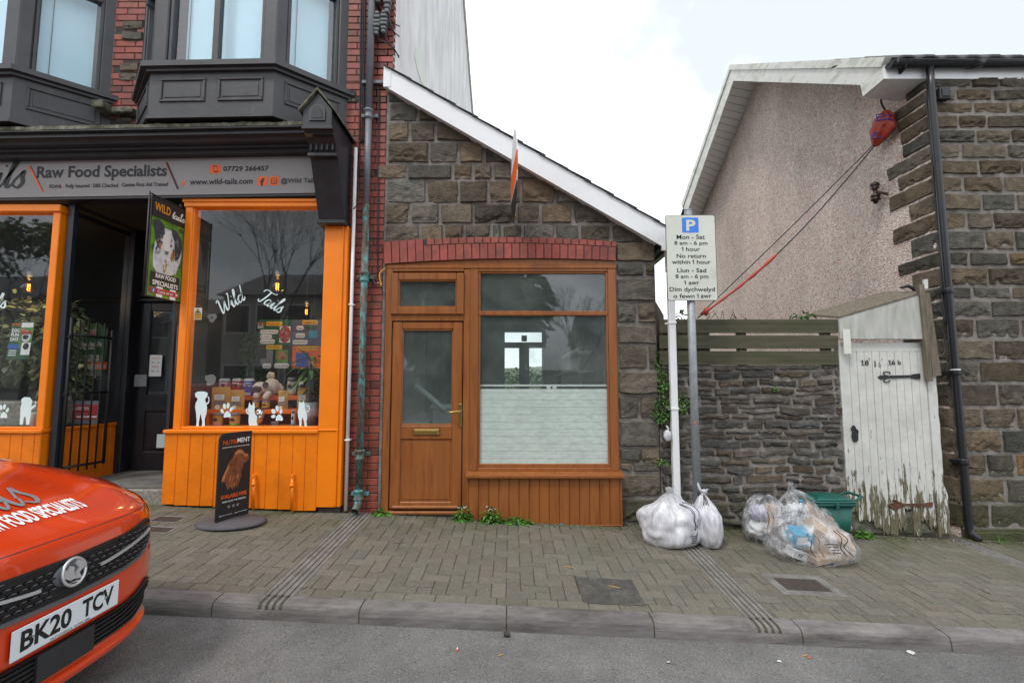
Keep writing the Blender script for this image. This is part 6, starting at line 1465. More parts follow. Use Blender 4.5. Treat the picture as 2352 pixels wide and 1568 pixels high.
# bulbs
def bulb(vx, vy, Y, r, label):
    a = P(vx, vy, Y); c_ = (a[0], Y, a[1]); t = thing('hanging_bulb', label, 'light bulb', c_, 'glowing filament bulbs')
    f = MB('bulb_glass'); f.lathe([(.2 * r, r * 1.5), (.3 * r, r * 1.1), (.75 * r, r * .5), (r, 0), (.85 * r, -r * .5), (.4 * r, -r * .85), (.01, -r * .95)], c_, 20, caps=False); f.build('bulb', t)
    f = MB('filament')
    for s_ in (-1, 1):
        f.tube([(c_[0] + s_ * r * .16 + r * .07 * math.sin(k * 1.3), Y + r * .07 * math.cos(k * 1.3), c_[2] - r * .6 + k * r * .09) for k in range(14)], r * .035, 5)
    f.build('filament', t)
    f = MB('brass'); f.lathe([(.3 * r, r * 1.2), (.3 * r, r * 1.65)], c_, 12); f.use('steel'); f.lathe([(.32 * r, r * 1.65), (.36 * r, r * 2.3), (.15 * r, r * 2.5)], c_, 12); lt = bpy.data.lights.new('bulb_light', 'POINT'); lt.energy = 6; lt.color = (1, .72, .42); lt.shadow_soft_size = r; lo = bpy.data.objects.new('bulb_light', lt); COL.objects.link(lo); lo.parent = t; lo.location = (0, 0, 0)
    f.use('cable'); f.tube([(c_[0], Y, c_[2] + r * 2.4), (c_[0], Y, 3.25)], .004, 5); f.build('lamp_holder', t)
bulb(637, 658, .35, .072, 'large glowing bulb hanging above the shop name in the right window'); bulb(704, 716, .9, .055, 'smaller glowing bulb farther back at the right of the right window'); bulb(66, 660, .35, .072, 'glowing bulb hanging in the left shop window')
# vinyl lettering and decals on the glass
Yg = -.058
def gp(x, y): return KW(x, y, Yg)
f = MB('frost')
def word(f, s, x0, y0, x1, y1, size, w=.055, sx=1.0, arc_=0):
    a, b_ = gp(x0, y0), gp(x1, y1); d = Vector((b_[0] - a[0], b_[1] - a[1])); L = d.length; d.normalize(); n_ = Vector((-d.y, d.x))
    brush(f, s, lambda p, q: (a[0] + d.x * p + n_.x * q, Yg, a[1] + d.y * p + n_.y * q - arc_ * p * p), size, w, 'frost', sx)
word(f, 'Wild', 478, 290, 700, 150, .165, .042, 1.0); f.build('window_lettering', RW_, recalc=False); f = MB('frost'); word(f, 'Tails', 850, 130, 1060, 252, .155, .042, 1.05); f.build('window_lettering', RW_, recalc=False)
def dec(name, parent, polys, ovals=(), Y=Yg, mat='frost', K_=gp):
    f = MB(mat)
    for p in polys: shape(f, onY(Y), [K_(*q) for q in p])
    for i, (x, y, rx, ry, ro) in enumerate(ovals): a = K_(x, y); u_ = abs(K_(x + 10, y)[0] - a[0]) / 10; oval(f, onY(Y - .0003 * i), a[0], a[1], rx * u_, ry * u_, rot=ro)
    return f.build(name, parent, recalc=False)
dec('dog_decal', RW_, [[(212, 1100), (240, 1085), (300, 1083), (340, 1098), (342, 1118), (330, 1150), (320, 1150), (315, 1175), (330, 1215), (335, 1260), (328, 1320), (312, 1370), (312, 1445), (280, 1447), (284, 1400), (268, 1312), (250, 1400), (248, 1447), (220, 1447), (226, 1400), (220, 1310), (210, 1250), (215, 1210), (235, 1170), (232, 1145), (218, 1150), (210, 1120)], [(328, 1205), (345, 1195), (352, 1170), (342, 1140), (350, 1135), (360, 1160), (358, 1195), (345, 1215), (330, 1222)]])
dec('dog_decal', RW_, [[(770, 1225), (778, 1195), (795, 1228), (808, 1228), (825, 1190), (833, 1225), (835, 1260), (828, 1285), (838, 1320), (858, 1350), (852, 1400), (865, 1440), (775, 1442), (768, 1400), (772, 1330), (760, 1290), (765, 1250)], [(770, 1330), (745, 1310), (740, 1280), (752, 1255), (762, 1262), (752, 1285), (760, 1308), (778, 1315)]])
dec('dog_decal', RW_, [[(1292, 1215), (1297, 1183), (1312, 1200), (1330, 1200), (1345, 1180), (1354, 1215), (1358, 1265), (1375, 1310), (1382, 1360), (1372, 1400), (1380, 1450), (1355, 1452), (1348, 1395), (1333, 1350), (1322, 1395), (1322, 1455), (1300, 1455), (1298, 1395), (1285, 1340), (1282, 1290), (1292, 1255)], [(1372, 1290), (1395, 1288), (1403, 1265), (1395, 1242), (1372, 1238), (1372, 1228), (1398, 1232), (1410, 1258), (1402, 1292), (1378, 1302)]])
paw = lambda x, y, s: ([[(x - 38 * s, y + 38 * s), (x - 30 * s, y + 5 * s), (x - 8 * s, y - 18 * s), (x + 12 * s, y - 18 * s), (x + 32 * s, y + 5 * s), (x + 42 * s, y + 35 * s), (x + 30 * s, y + 50 * s), (x, y + 44 * s), (x - 28 * s, y + 52 * s)]], [(x - 52 * s, y - 18 * s, 16 * s, 26 * s, .5), (x - 28 * s, y - 68 * s, 16 * s, 30 * s, .15), (x + 10 * s, y - 76 * s, 16 * s, 30 * s, -.1), (x + 42 * s, y - 38 * s, 15 * s, 26 * s, -.4)])
pp, oo = paw(545, 1308, 1); dec('paw_decal', RW_, pp, oo); pp, oo = paw(1088, 1342, 1); oo = [(1028, 1345, 24, 18, .2), (1030, 1292, 20, 28, .6), (1068, 1262, 16, 32, .2), (1108, 1292, 15, 26, -.1)]; dec('paw_decal', RW_, pp, oo)
f = MB('yellow_ink'); a, b_ = gp(195, 335), gp(284, 211); rect(f, onY(Yg), a[0], b_[0], a[1], b_[1], 'white_ink'); a, b_ = gp(200, 330), gp(279, 272); rect(f, onY(Yg - .001), a[0], b_[0], a[1], b_[1], 'yellow_ink'); shape(f, onY(Yg - .001), [gp(205, 268), gp(272, 268), gp(238, 216)], 'ink'); shape(f, onY(Yg - .002), [gp(214, 264), gp(264, 264), gp(238, 225)], 'yellow_ink'); shape(f, onY(Yg - .003), [gp(222, 260), (gp(230, 248)), gp(238, 244), gp(255, 256), gp(250, 260)], 'ink')
a, b_ = gp(206, 290), gp(272, 277); letter(f, 'WARNING', onY(Yg - .002), a[0], b_[0], a[1], b_[1], 'ink', .02)
for q in range(4): a, b_ = gp(210, 303 + q * 7), gp(268, 299 + q * 7); rect(f, onY(Yg - .002), a[0], b_[0], a[1], b_[1], 'tan_ink')
f.build('warning_sticker', RW_, recalc=False)
f = MB('grey_ink'); f.use('sign_grey'); a = gp(380, 312)
for k in range(3): oval(f, onY(-.045 + k * .0005), a[0] + .022 * math.cos(k * 2.1 + .5), a[1] + .02 * math.sin(k * 2.1 + .5), .03, .03)
oval(f, onY(-.0455), a[0], a[1], .01, .01, 'ink'); f.build('poppy_sticker', RW_, recalc=False)
dec('grey_sticker', RW_, [[(305, 918), (350, 912), (352, 905), (395, 908), (420, 935), (414, 985), (385, 1015), (325, 1030), (320, 975), (306, 965)]], (), -.045, 'sign_grey')
# ---- left display window
KL = lambda x, y, Y: P((x / 1.9597) / 1.7415, (1100 + y / 1.9597) / 1.7415, Y)
gl_ = lambda x, y: KL(x, y, Yg)
dec('dog_decal', LW, [[(165, 975), (190, 955), (235, 958), (254, 985), (245, 1030), (280, 1010), (272, 985), (284, 992), (280, 1030), (245, 1055), (240, 1100), (228, 1172), (205, 1172), (200, 1110), (188, 1112), (178, 1172), (154, 1170), (158, 1100), (160, 1040), (170, 1005)]], K_=gl_)
pp, oo = paw(28, 1085, .72); oo = [(o[0], o[1], o[2], o[3], o[4]) for o in oo]; dec('paw_decal', LW, pp, oo, K_=gl_)
f = MB('frost'); a = gl_(-60, 245); brush(f, 'Tails', lambda p, q: (a[0] + p - .152, Yg, a[1] + q - .15 * (p - .152)), .15, .06, 'frost', 1.1); f.build('window_lettering', LW, recalc=False)
t = thing('dog_day_poster', 'green and orange DOG FUN DAYS poster in the left shop window', 'poster', (KL(155, 660, .0)[0], 0, KL(155, 660, 0)[1]))
f = MB('green_ink'); tp_ = [KL(68, 372, .02), KL(272, 370, .02), KL(246, 662, .02), KL(45, 660, .02)]; x0, x1, z0, z1 = tp_[3][0], tp_[1][0], tp_[3][1], tp_[1][1]; w, h = x1 - x0, z1 - z0; sk = .12
sn = lambda d: (lambda a, b_: (x0 + (a * .88 + sk * b_) * w, .02 - d, z0 + b_ * h))
rect(f, sn(0), 0, 1, 0, 1, 'green_ink'); rect(f, sn(.001), .42, 1, .28, .85, 'grass_ink'); rect(f, sn(.002), .45, .98, .86, .99, 'white_ink'); oval(f, sn(.003), .75, .62, .2, .16, 'fur_white'); oval(f, sn(.004), .72, .6, .13, .06, 'ink'); rect(f, sn(.005), .5, .95, .68, .76, 'red_ink'); oval(f, sn(.003), .55, .78, .13, .06, 'tan_ink')
rect(f, sn(.002), .6, 1, .12, .45, 'white_ink'); oval(f, sn(.004), .8, .35, .13, .09, 'ink'); rect(f, sn(.003), 0, .5, .28, .4, 'blue_ink')
for s_, z_ in (('DOG', .73), ('FUN', .61), ('DAYS', .49)): letter(f, s_, sn(.006), .08, .42, z_, z_ + .1, 'white_ink', .04)
letter(f, 'WILD', sn(.006), .05, .42, .9, .97, 'orange_ink', .03)
for q in range(3): rect(f, sn(.004), .08, .42, .1 + q * .06, .125 + q * .06, 'white_ink')
f.build('printed_sheet', t, recalc=False)
t = thing('variegated_plant', 'large bushy plant with cream-edged leaves filling the left shop window', 'plant', (-5.4, .45, .9))
f = MB('leaf_pale')
for c_, rr, n_ in (((-5.25, .5, 2.05), (.35, .25, .28), 330), ((-5.45, .5, 1.7), (.4, .28, .35), 420), ((-5.15, .55, 1.45), (.28, .2, .3), 300), ((-5.75, .5, 1.9), (.45, .3, .5), 300)): leafmass(f, c_, rr, n_, .09, .03, 'leaf_pale', .15, 1.5)
f.build('foliage', t); f = MB('bark'); f.tube([(-5.4, .5, 1.0), (-5.38, .5, 1.5), (-5.3, .5, 2.0)], [.02, .016, .01], 8); f.build('stem', t)
f = MB('step_stone'); f.box(-5.95, -5.0, .3, .75, .885, 1.16, .02); f.build('trough', t)
f = MB('box_white'); a = KL(268, 1180, .05); f.lathe([(.035, 0), (.035, .14), (.03, .16)], (a[0], .05, .897), 14); tag(f.build('white_tin'), 'small pale tin at the foot of the left window beside the orange frame', 'tin')
f = MB('box_blue'); a = KL(382, 1180, .1); f.lathe([(.028, 0), (.028, .12), (.012, .15), (.012, .18)], (a[0] + .02, .12, .89), 14); f.use('white_ink'); f.lathe([(.014, .17), (.014, .2)], (a[0] + .02, .12, .89), 12); tag(f.build('spray_bottle'), 'small pale blue bottle behind the orange corner frame of the left window', 'bottle')
f = MB('white_ink'); a = KL(530, 950, .6); f.lathe([(.045, 0), (.045, .2), (.04, .22)], (a[0], .6, a[1] - .1), 14); f.use('grey_ink'); f.lathe([(.046, .2), (.046, .225)], (a[0], .6, a[1] - .1), 14); tag(f.build('supplement_tub'), 'white lidded tub behind the iron gate in the left window', 'tub')
Yq = .85; t = thing('delivery_board', 'dark green board about pet food delivery behind the iron gate', 'sign', (KL(700, 780, Yq)[0], Yq, KL(700, 780, Yq)[1]))
f = MB('green_ink'); a, b_ = KL(545, 785, Yq), KL(845, 390, Yq); f.prism([(a[0], a[1]), (b_[0], a[1]), (b_[0] + .0, b_[1] - .05), (b_[0] - .1, b_[1] + .02), (a[0], b_[1])], Yq, Yq + .006)
def q_(s, xa, xb, ya, yb, mat='white_ink', bold=.01): a, b_ = KL(xa, yb, Yq), KL(xb, ya, Yq); letter(f, s, onY(Yq - .006), a[0], b_[0], a[1], b_[1], mat, bold)
a, b_ = KL(580, 490, Yq), KL(765, 415, Yq); rect(f, onY(Yq - .002), a[0], b_[0], a[1], b_[1], 'plate_white'); q_('WILD TAILS', 595, 750, 430, 475, 'red_ink', .03)
q_('Your Local Raw & Natural Pet', 548, 803, 520, 560); q_('Food Specialists', 598, 750, 560, 590); q_('We deliver to this area', 580, 780, 615, 650); q_('FOR FREE every week', 590, 782, 645, 680); q_('07729 266457', 556, 676, 706, 738)
a, b_ = KL(680, 742, Yq), KL(840, 680, Yq); rect(f, onY(Yq - .002), a[0], b_[0], a[1], b_[1], 'orange_ink'); q_('wild-tails.com', 690, 832, 695, 728); f.build('printed_sheet', t, recalc=False)
Yq = .55; t = thing('camera_notice', 'red and grey CCTV notice leaning low behind the iron gate', 'sign', (KL(630, 1170, Yq)[0], Yq, .9))
f = MB('grey_ink'); a, b_ = KL(498, 1165, Yq), KL(775, 985, Yq); f.box(a[0], b_[0], Yq, Yq + .006, a[1], b_[1]); a, b_ = KL(500, 1130, Yq), KL(765, 1015, Yq); rect(f, onY(Yq - .002), a[0], b_[0], a[1], b_[1], 'red_ink'); q_('CCTV IN OPERATION', 530, 700, 1032, 1058, 'white_ink', .02)
for q in range(3): a, b_ = KL(510, 1085 + q * 10, Yq), KL(690, 1081 + q * 10, Yq); rect(f, onY(Yq - .004), a[0], b_[0], a[1], b_[1], 'pink_ink')
a, b_ = KL(600, 1116, Yq), KL(762, 1102, Yq); rect(f, onY(Yq - .004), a[0], b_[0], a[1], b_[1], 'white_ink'); f.build('printed_sheet', t, recalc=False)
# projecting banner
t = thing('banner_sign', 'tall projecting banner with a shaggy dog picture beside the shop entrance', 'sign', (-3.42, -.3, 2.3))
bo = Vector((-3.445, -.50, 0)); bd = Vector((.03, .42, 0)); zt0 = PX(347, 447, -3.445)[1]; zb0 = PX(331, 675, -3.445)[1]; BH = zt0 - zb0
bn = lambda d: (lambda a, b_: tuple(bo + bd * a + Vector((d, 0, zb0 + BH * b_))))
f = MB('rubber'); f.mp = lambda a, h, b_: tuple(bo + bd * a + Vector((h, 0, zb0 + BH * b_))); f.box(0, 1, -.012, 0, 0, 1); f.mp = None; f.build('board', t)
f = MB('grass_ink'); rect(f, bn(.002), 0.01, .99, 0, .80, 'grass_ink')
for q in range(40): oval(f, bn(.0022 + q * .00002), random.uniform(.05, .95), random.uniform(.05, .76), random.uniform(.05, .1), random.uniform(.015, .04), random.choice(['grass_ink', 'green_ink', 'leaf_moss']), 10)
shape(f, bn(.004), [(.12, .30), (.1, .42), (.14, .55), (.2, .66), (.35, .72), (.62, .72), (.82, .66), (.95, .56), (.92, .42), (.8, .28), (.5, .22), (.25, .24)], 'fur_white')
for p, m_ in (([(.1, .68), (.06, .76), (.22, .79), (.38, .74), (.4, .66), (.25, .58), (.22, .5), (.14, .58)], 'fur_dark'), ([(.58, .74), (.75, .74), (.92, .66), (.95, .56), (.88, .46), (.78, .42), (.72, .5), (.7, .62), (.62, .68)], 'fur_dark'), ([(.24, .50), (.2, .56), (.28, .6), (.34, .55), (.3, .48)], 'tan_ink'), ([(.6, .43), (.68, .55), (.74, .5), (.72, .42), (.66, .38)], 'tan_ink'), ([(.38, .5), (.36, .62), (.44, .7), (.52, .7), (.58, .62), (.56, .5), (.5, .44), (.43, .44)], 'sticker_white'), ([(.40, .49), (.55, .49), (.52, .45), (.43, .45)], 'rubber'), ([(.4, .34), (.46, .4), (.56, .36), (.5, .26), (.42, .26)], 'tan_ink')): shape(f, bn(.006), p, m_)
random.seed(21)
for q in range(260):
    x_, y_ = random.uniform(.1, .93), random.uniform(.24, .74); dd_ = abs(x_ - .48)
    if (y_ > .42 and .36 < x_ < .56): continue
    m_ = random.choice(['fur_white', 'sticker_white', 'plate_white']) if y_ < .42 else random.choice(['fur_dark', 'fur_dark', 'grey_ink'])
    if y_ >= .42 and dd_ < .2 and y_ < .6: continue
    if (x_ - .52) ** 2 / .14 + (y_ - .48) ** 2 / .06 < 1: oval(f, bn(.0064 + q * .000004), x_, y_, .014, random.uniform(.012, .03), m_, 6, random.uniform(-.25, .25))
for x_, y_ in ((.31, .565), (.60, .56)): oval(f, bn(.008), x_, y_, .035, .012, 'blue_ink', 10); oval(f, bn(.009), x_, y_, .015, .007, 'ink', 8)
rect(f, bn(.007), .01, .99, .80, 1.0, 'rubber'); rect(f, bn(.007), .06, .92, .10, .245, 'rubber'); rect(f, bn(.008), .06, .92, .03, .085, 'red_ink')
for x_ in (.25, .65): rect(f, bn(.0075), x_, x_ + .18, .0, .03, 'white_ink'); rect(f, bn(.0075), x_, x_ + .18, .085, .105, 'white_ink')
letter(f, 'WILD', bn(.010), .06, .52, .865, .95, 'amber_ink', .02); brush(f, 'tails', lambda a, b_: bn(.010)(.57 + a, .855 + b_ / BH * 1.0), .085, .06, 'white_ink', 3.1, .1)
letter(f, 'RAW FOOD', bn(.010), .2, .8, .19, .235, 'white_ink', .03, 0); letter(f, 'SPECIALISTS', bn(.010), .12, .88, .115, .165, 'white_ink', .03)
rect(f, bn(.009), .1, .22, .037, .078, 'blue_ink'); letter(f, 'f', bn(.011), .14, .18, .04, .073, 'white_ink', .03); letter(f, 'Come on in!', bn(.010), .28, .74, .042, .072, 'white_ink', .01); rect(f, bn(.009), .8, .9, .037, .078, 'pink_ink'); oval(f, bn(.011), .85, .057, .025, .011, 'white_ink')
f.build('printed_face', t, recalc=False)
f = MB('iron'); f.tube([(-3.45, -.53, zb0 - .02), (-3.45, -.53, zt0 + .03)], .008, 6); f.tube([(-3.44, -.53, zt0 + .01), (-3.41, -.02, zt0 + .01)], .008, 6); f.tube([(-3.44, -.53, zb0 - .01), (-3.41, -.02, zb0 - .01)], .008, 6); f.build('bracket', t)
# pavement sign
A_, B_ = Vector((-2.60, -.645, 0)), Vector((-2.475, -.345, 0)); zg = pav(-2.54, -.5); NB = (B_ - A_).cross(Vector((0, 0, 1))).normalized()
if NB.y > 0: NB = -NB
zl = zg + .045; HB = PX(526, 992, -2.60)[1] - zl
t = thing('pavement_sign', 'dark swivel pavement sign with a brown spaniel picture in front of the orange panels', 'sign', (-2.54, -.5, zg))
f = MB('rubber_base'); f.lathe([(.01, 0), (.98, 0), (1.0, .012), (.9, .03), (.45, .045), (.01, .05)], (-2.54, -.5, zg), 36, 'z', 1, 1)
c_ = Vector((-2.54, -.5, zg)); f.v = [tuple(c_ + Vector(((p[0] - c_.x) * .30, (p[1] - c_.y) * .24, (p[2] - c_.z) * 1.0))) for p in f.v]; f.build('base', t)
f = MB('ink'); rr_ = rrect(0, 1, 0, 1, .0, 1)
outl = [(0, 0), (1, 0), (1, 1)] + [(.22 - .22 * math.sin(R(a)), .94 + .06 * math.cos(R(a))) for a in (0, 30, 60, 90)]
def sb(d): return lambda a, b_: tuple(A_ + (B_ - A_) * a + NB * d + Vector((0, 0, zl + HB * b_)))
i = [f.vert(sb(0.006)(*p)) for p in outl]; j = [f.vert(sb(-.01)(*p)) for p in outl]; f.face(i); f.face(j[::-1])
for k in range(len(i)): f.face([i[k], i[(k + 1) % len(i)], j[(k + 1) % len(i)], j[k]])
bo_ = f.build('board', t)
f = MB('ink')
shape(f, sb(.008), [(.30, .34), (.22, .42), (.30, .50), (.36, .60), (.40, .70), (.48, .775), (.60, .80), (.70, .785), (.78, .745), (.90, .725), (.95, .70), (.92, .675), (.93, .655), (.86, .635), (.78, .625), (.74, .57), (.70, .50), (.66, .42), (.60, .34), (.52, .38), (.46, .33), (.38, .37)], 'fur_rust')
shape(f, sb(.009), [(.40, .70), (.30, .66), (.22, .58), (.13, .50), (.10, .44), (.20, .43), (.32, .48), (.42, .55), (.48, .63), (.48, .69)], 'fur_rust')
shape(f, sb(.0095), [(.30, .645), (.22, .57), (.13, .495), (.105, .45), (.17, .46), (.24, .53), (.31, .60)], 'fur_rust_light')
shape(f, sb(.0095), [(.46, .755), (.58, .79), (.70, .775), (.76, .745), (.66, .74), (.58, .75), (.50, .73)], 'fur_rust_light')
shape(f, sb(.0095), [(.74, .735), (.88, .72), (.93, .70), (.84, .70), (.74, .70)], 'fur_rust_light')
random.seed(5)
for q in range(34):
    x_, y_ = random.uniform(.34, .7), random.uniform(.36, .56); oval(f, sb(.0096 + q * .00002), x_, y_, .012, random.uniform(.015, .035), random.choice(['fur_rust_light', 'fur_rust', 'fur_rust']), 6, .1)
oval(f, sb(.011), .66, .735, .03, .010, 'ink', 10); oval(f, sb(.0115), .665, .738, .01, .004, 'white_ink', 6); oval(f, sb(.011), .925, .707, .04, .014, 'ink', 10); shape(f, sb(.0105), [(.80, .66), (.91, .672), (.90, .665), (.80, .65)], 'ink')
letter(f, 'NUTRI', sb(.010), .1, .52, .865, .915, 'orange_ink', .0); letter(f, 'MENT', sb(.010), .53, .93, .875, .93, 'white_ink', .02); letter(f, 'QUALITY RAW FOOD FOR CATS & DOGS', sb(.010), .08, .92, .825, .84, 'white_ink', .02)
letter(f, 'AVAILABLE HERE', sb(.010), .1, .9, .245, .29, 'orange_ink', .015); letter(f, 'FIND US IN THE FREEZER', sb(.010), .16, .88, .2, .218, 'white_ink', .015)
for x_ in (.36, .5, .63): oval(f, sb(.010), x_, .145, .045, .017, 'grey_ink', 12)
letter(f, '@nutrimentraw    @nutrimentraw', sb(.010), .08, .94, .05, .066, 'white_ink', .0); f.build('printed_face', t, recalc=False)
# ================================================================== pipes and cables on the brick pier
t = thing('white_pipe', 'thin white pipe running down between the orange pillar and the bricks', 'pipe', (-1.66, -.04, .05)); a, b_ = P(818, 340, -.05), P(793, 1172, -.05); xw = (a[0] + b_[0]) / 2
f = MB('pvc_white'); f.tube([(xw, -.05, b_[1]), (xw, -.05, a[1])], .019, 10); f.build('pipe', t)
for yy in (700, 1010): zz = P(805, yy, -.05)[1]; f = MB('pvc_white'); f.box(xw - .026, xw + .03, -.074, 0, zz - .008, zz + .008, .003); f.build('clip', t)
xc = P(838, 600, -.07)[0]
t = thing('iron_downpipe', 'old cast iron downpipe with peeling turquoise paint on the brick pier', 'downpipe', (xc, -.07, .05))
zc_ = lambda y: P(838, y, -.07)[1]
f = MB('grey_pipe'); f.tube([(xc, -.07, zc_(470)), (xc, -.07, zc_(262))], .034, 16); f.tube([(xc, -.07, zc_(262)), (xc, -.07, 7.0)], .037, 16); f.build('upper_pipe', t)
f = MB('pipe_paint'); f.tube([(xc, -.07, zc_(1150)), (xc, -.07, zc_(470))], .035, 16); f.tube([(xc, -.07, zc_(1150) + .03), (xc + .0, -.09, zc_(1160)), (xc - .01, -.15, zc_(1170))], [.036, .038, .04], 14, False); f.build('lower_pipe', t)
for y, m_ in ((262, 'grey_pipe'), (635, 'pipe_paint'), (1043, 'pipe_paint'), (1135, 'pipe_paint')):
    f = MB(m_); z = zc_(y); f.lathe([(.035, -.06), (.048, -.05), (.05, -.035), (.042, -.03), (.042, .02), (.05, .025), (.05, .045), (.037, .05)], (xc, -.07, z), 18); f.box(xc - .09, xc + .09, -.04, -.01, z - .02, z + .02, .005); f.build('collar', t)
for k, (vx, label) in enumerate(((829, 'left of three black cables running up the brick pier beside the downpipe'), (834, 'middle of three black cables running up the brick pier beside the downpipe'), (838, 'right of three black cables running up the brick pier beside the downpipe'))):
    pts = [wp(vx + .6 * math.sin(y * .05 + k) - (y - 20) * .012, y, -.02) for y in (330, 250, 170, 90, 10)] + [(wp(vx, 10, -.02)[0], -.02, 6.6)]
    if k == 0: pts = [wp(812, 480, -.14), wp(822, 465, -.10), wp(824, 420, -.04)] + pts
    cable('pier_cable', pts, .007, label, group='cables on the brick pier')
cable('pier_cable', [wp(870 - (y - 200) * .006 + .8 * math.sin(y * .03), y, -.02) for y in (640, 560, 480, 400, 320, 250, 190)], .007, 'single dark cable on the bricks just right of the iron downpipe')
cable('yellow_cable', [wp(868, 650, -.04), wp(876, 655, -.06), wp(872, 640, -.06), wp(873, 627, -.05), wp(884, 617, -.03)], .008, 'short pale yellow cable end looping by the top left of the brown door frame', 'kraft')
cable('pier_cable', [wp(857, 640, -.04), wp(862, 652, -.06), wp(872, 652, -.06)], .008, 'short black cable loop beside the yellow cable end')
for k, (vx, y0, y1) in enumerate(((866, 30, 86), (882, 28, 82), (890, -30, 36), (870, -60, 12))):
    a, b_ = P(vx, y1, -.05), P(vx, y0, -.05); h = b_[1] - a[1]; t = thing('cutout_fuse', ['grey ribbed service cutout, lower left of the cluster on the brick pier', 'grey ribbed service cutout, lower right of the cluster on the brick pier', 'grey ribbed service cutout, upper right of the cluster by the white gable', 'grey ribbed service cutout, upper left of the cluster on the brick pier'][k], 'fuse box', (a[0], -.05, a[1]), 'grey service cutouts')
    f = MB('insulator'); w = .04
    for q in range(6): ww = w * (.62, .8, 1, 1.08, .95, .6)[q]; f.box(a[0] - ww, a[0] + ww, -.10 + .006 * (q % 2), -.012, a[1] + h * q / 6 + .002, a[1] + h * (q + .96) / 6, .01)
    f.build('housing', t); f = MB('cable'); f.tube(spline([(a[0], -.05, a[1] + .01), (a[0] + .02, -.06, a[1] - .03), (-1.30, -.04, a[1] - .1 - .03 * k), (-1.26, .1, a[1] - .13)], 4), .007, 6); f.build('tail', t)
f = MB('grey_pipe'); z = P(860, 190, -.03)[1]; f.box(P(832, 190, -.03)[0], P(884, 190, -.03)[0], -.05, -.02, z - .018, z + .018, .003); tag(f.build('steel_strap'), 'flat metal strap fixed across the brick pier under the service cutouts', 'strap')
# ================================================================== parked car
X0, YC = -1.862, -2.88; rz0 = road(-2.2, -2.9); 
T = [(-.12, .15, .60, .20, 0), (-.02, .16, .72, .32, 0), (.008, .175, .76, .35, 0), (.012, .205, .79, .36, 0), (-.012, .225, .81, .36, 0), (-.02, .33, .84, .37, 0), (-.002, .36, .85, .38, 0), (.0, .43, .86, .385, 0), (-.002, .49, .865, .385, 0), (-.008, .56, .86, .38, 0), (-.012, .64, .855, .375, 0), (-.02, .69, .85, .37, 0),
     (-.035, .735, .84, .36, 0), (-.07, .772, .83, .35, .005), (-.14, .81, .82, .33, .012), (-.28, .872, .81, .28, .03), (-.45, .922, .80, .24, .045), (-.7, .975, .79, .18, .06), (-1.0, 1.025, .775, .12, .065), (-1.1, 1.04, .74, .1, .06)]
T = [(r[0], r[1], r[2], r[3] * 1.12, r[4]) for r in T]
def interp(key, val):
    # position along the table where column key reaches val
    best = None
    for i in range(2, len(T) - 1):
        a, b_ = T[i][key], T[i + 1][key]
        if (a - val) * (b_ - val) <= 0 and a != b_:
            f_ = (val - a) / (b_ - a)
            if key == 1 or T[i][1] > .70: return tuple(T[i][k] + (T[i + 1][k] - T[i][k]) * f_ for k in range(5))
    return T[-1]
def SF(y, z, off=0):
    r = interp(1, z); u = abs(y) / r[2]
    x = r[0] - r[3] * min(u, 1.1) ** 4; sl = 4 * r[3] * u ** 3 / r[2]
    nx, ny = 1, math.copysign(sl, y); n_ = math.hypot(nx, ny)
    return Vector((X0 + x + off * nx / n_, YC + y + off * ny / n_, rz0 + z - r[4] * u ** 4))
def ridge_(y): return .010 * math.exp(-((abs(y) - .5) / .10) ** 2) - .006 * math.exp(-((abs(y) - .36) / .1) ** 2)
def HF(y, d, off=.0015):      # bonnet point d metres behind the nose
    r = interp(0, -d); 
    for _ in range(4): r = interp(0, -(d - r[3] * (abs(y) / r[2]) ** 4) if d > r[3] * (abs(y) / r[2]) ** 4 + .04 else -.04)
    u = abs(y) / r[2]; return Vector((X0 - d, YC + y, rz0 + r[1] - r[4] * u ** 4 + off + ridge_(y)))
CAR = thing('parked_car', 'orange-red hatchback with white bonnet lettering parked at the kerb', 'car', (X0 - 2, YC, rz0))
body = MB('car_red'); nu = 40; rings = []
full = T + []
def sect(r, hood):
    o = []
    for i in range(nu + 1):
        u = -1 + 2 * i / nu; uu = abs(u); y = r[2] * u
        o.append(body.vert((X0 + r[0] - r[3] * uu ** 4, YC + y, rz0 + r[1] - r[4] * uu ** 4 + (ridge_(y) if hood else 0))))
    return o
# smooth resampling of the profile
def catm(tab, k=3):
    return [p for p in spline([tuple(t_) for t_ in tab], k)]
prof_ = catm(T, 3)
for r in prof_: rings.append(sect(r, r[1] > .8))
for a in range(len(rings) - 1):
    for i in range(nu): body.face([rings[a][i], rings[a][i + 1], rings[a + 1][i + 1], rings[a + 1][i]], True)
roof = [(-1.1, 1.04, .74, .1, .06), (-1.2, 1.06, .72, .1, .05), (-1.78, 1.36, .58, .05, .03), (-2.3, 1.425, .56, 0, .03), (-3.1, 1.40, .56, 0, .03), (-3.75, 1.2, .58, -.05, .03), (-3.95, .95, .66, -.1, .02), (-4.02, .8, .74, -.12, 0), (-4.06, .45, .76, -.12, 0), (-4.0, .25, .7, -.1, 0)]
rr2 = [sect(r, False) for r in roof]
for a in range(1, len(rr2) - 1):
    for i in range(nu): body.face([rr2[a][i], rr2[a][i + 1], rr2[a + 1][i + 1], rr2[a + 1][i]], True)
for i in range(nu): body.face([rings[-1][i], rings[-1][i + 1], rr2[1][i + 1], rr2[1][i]], True)
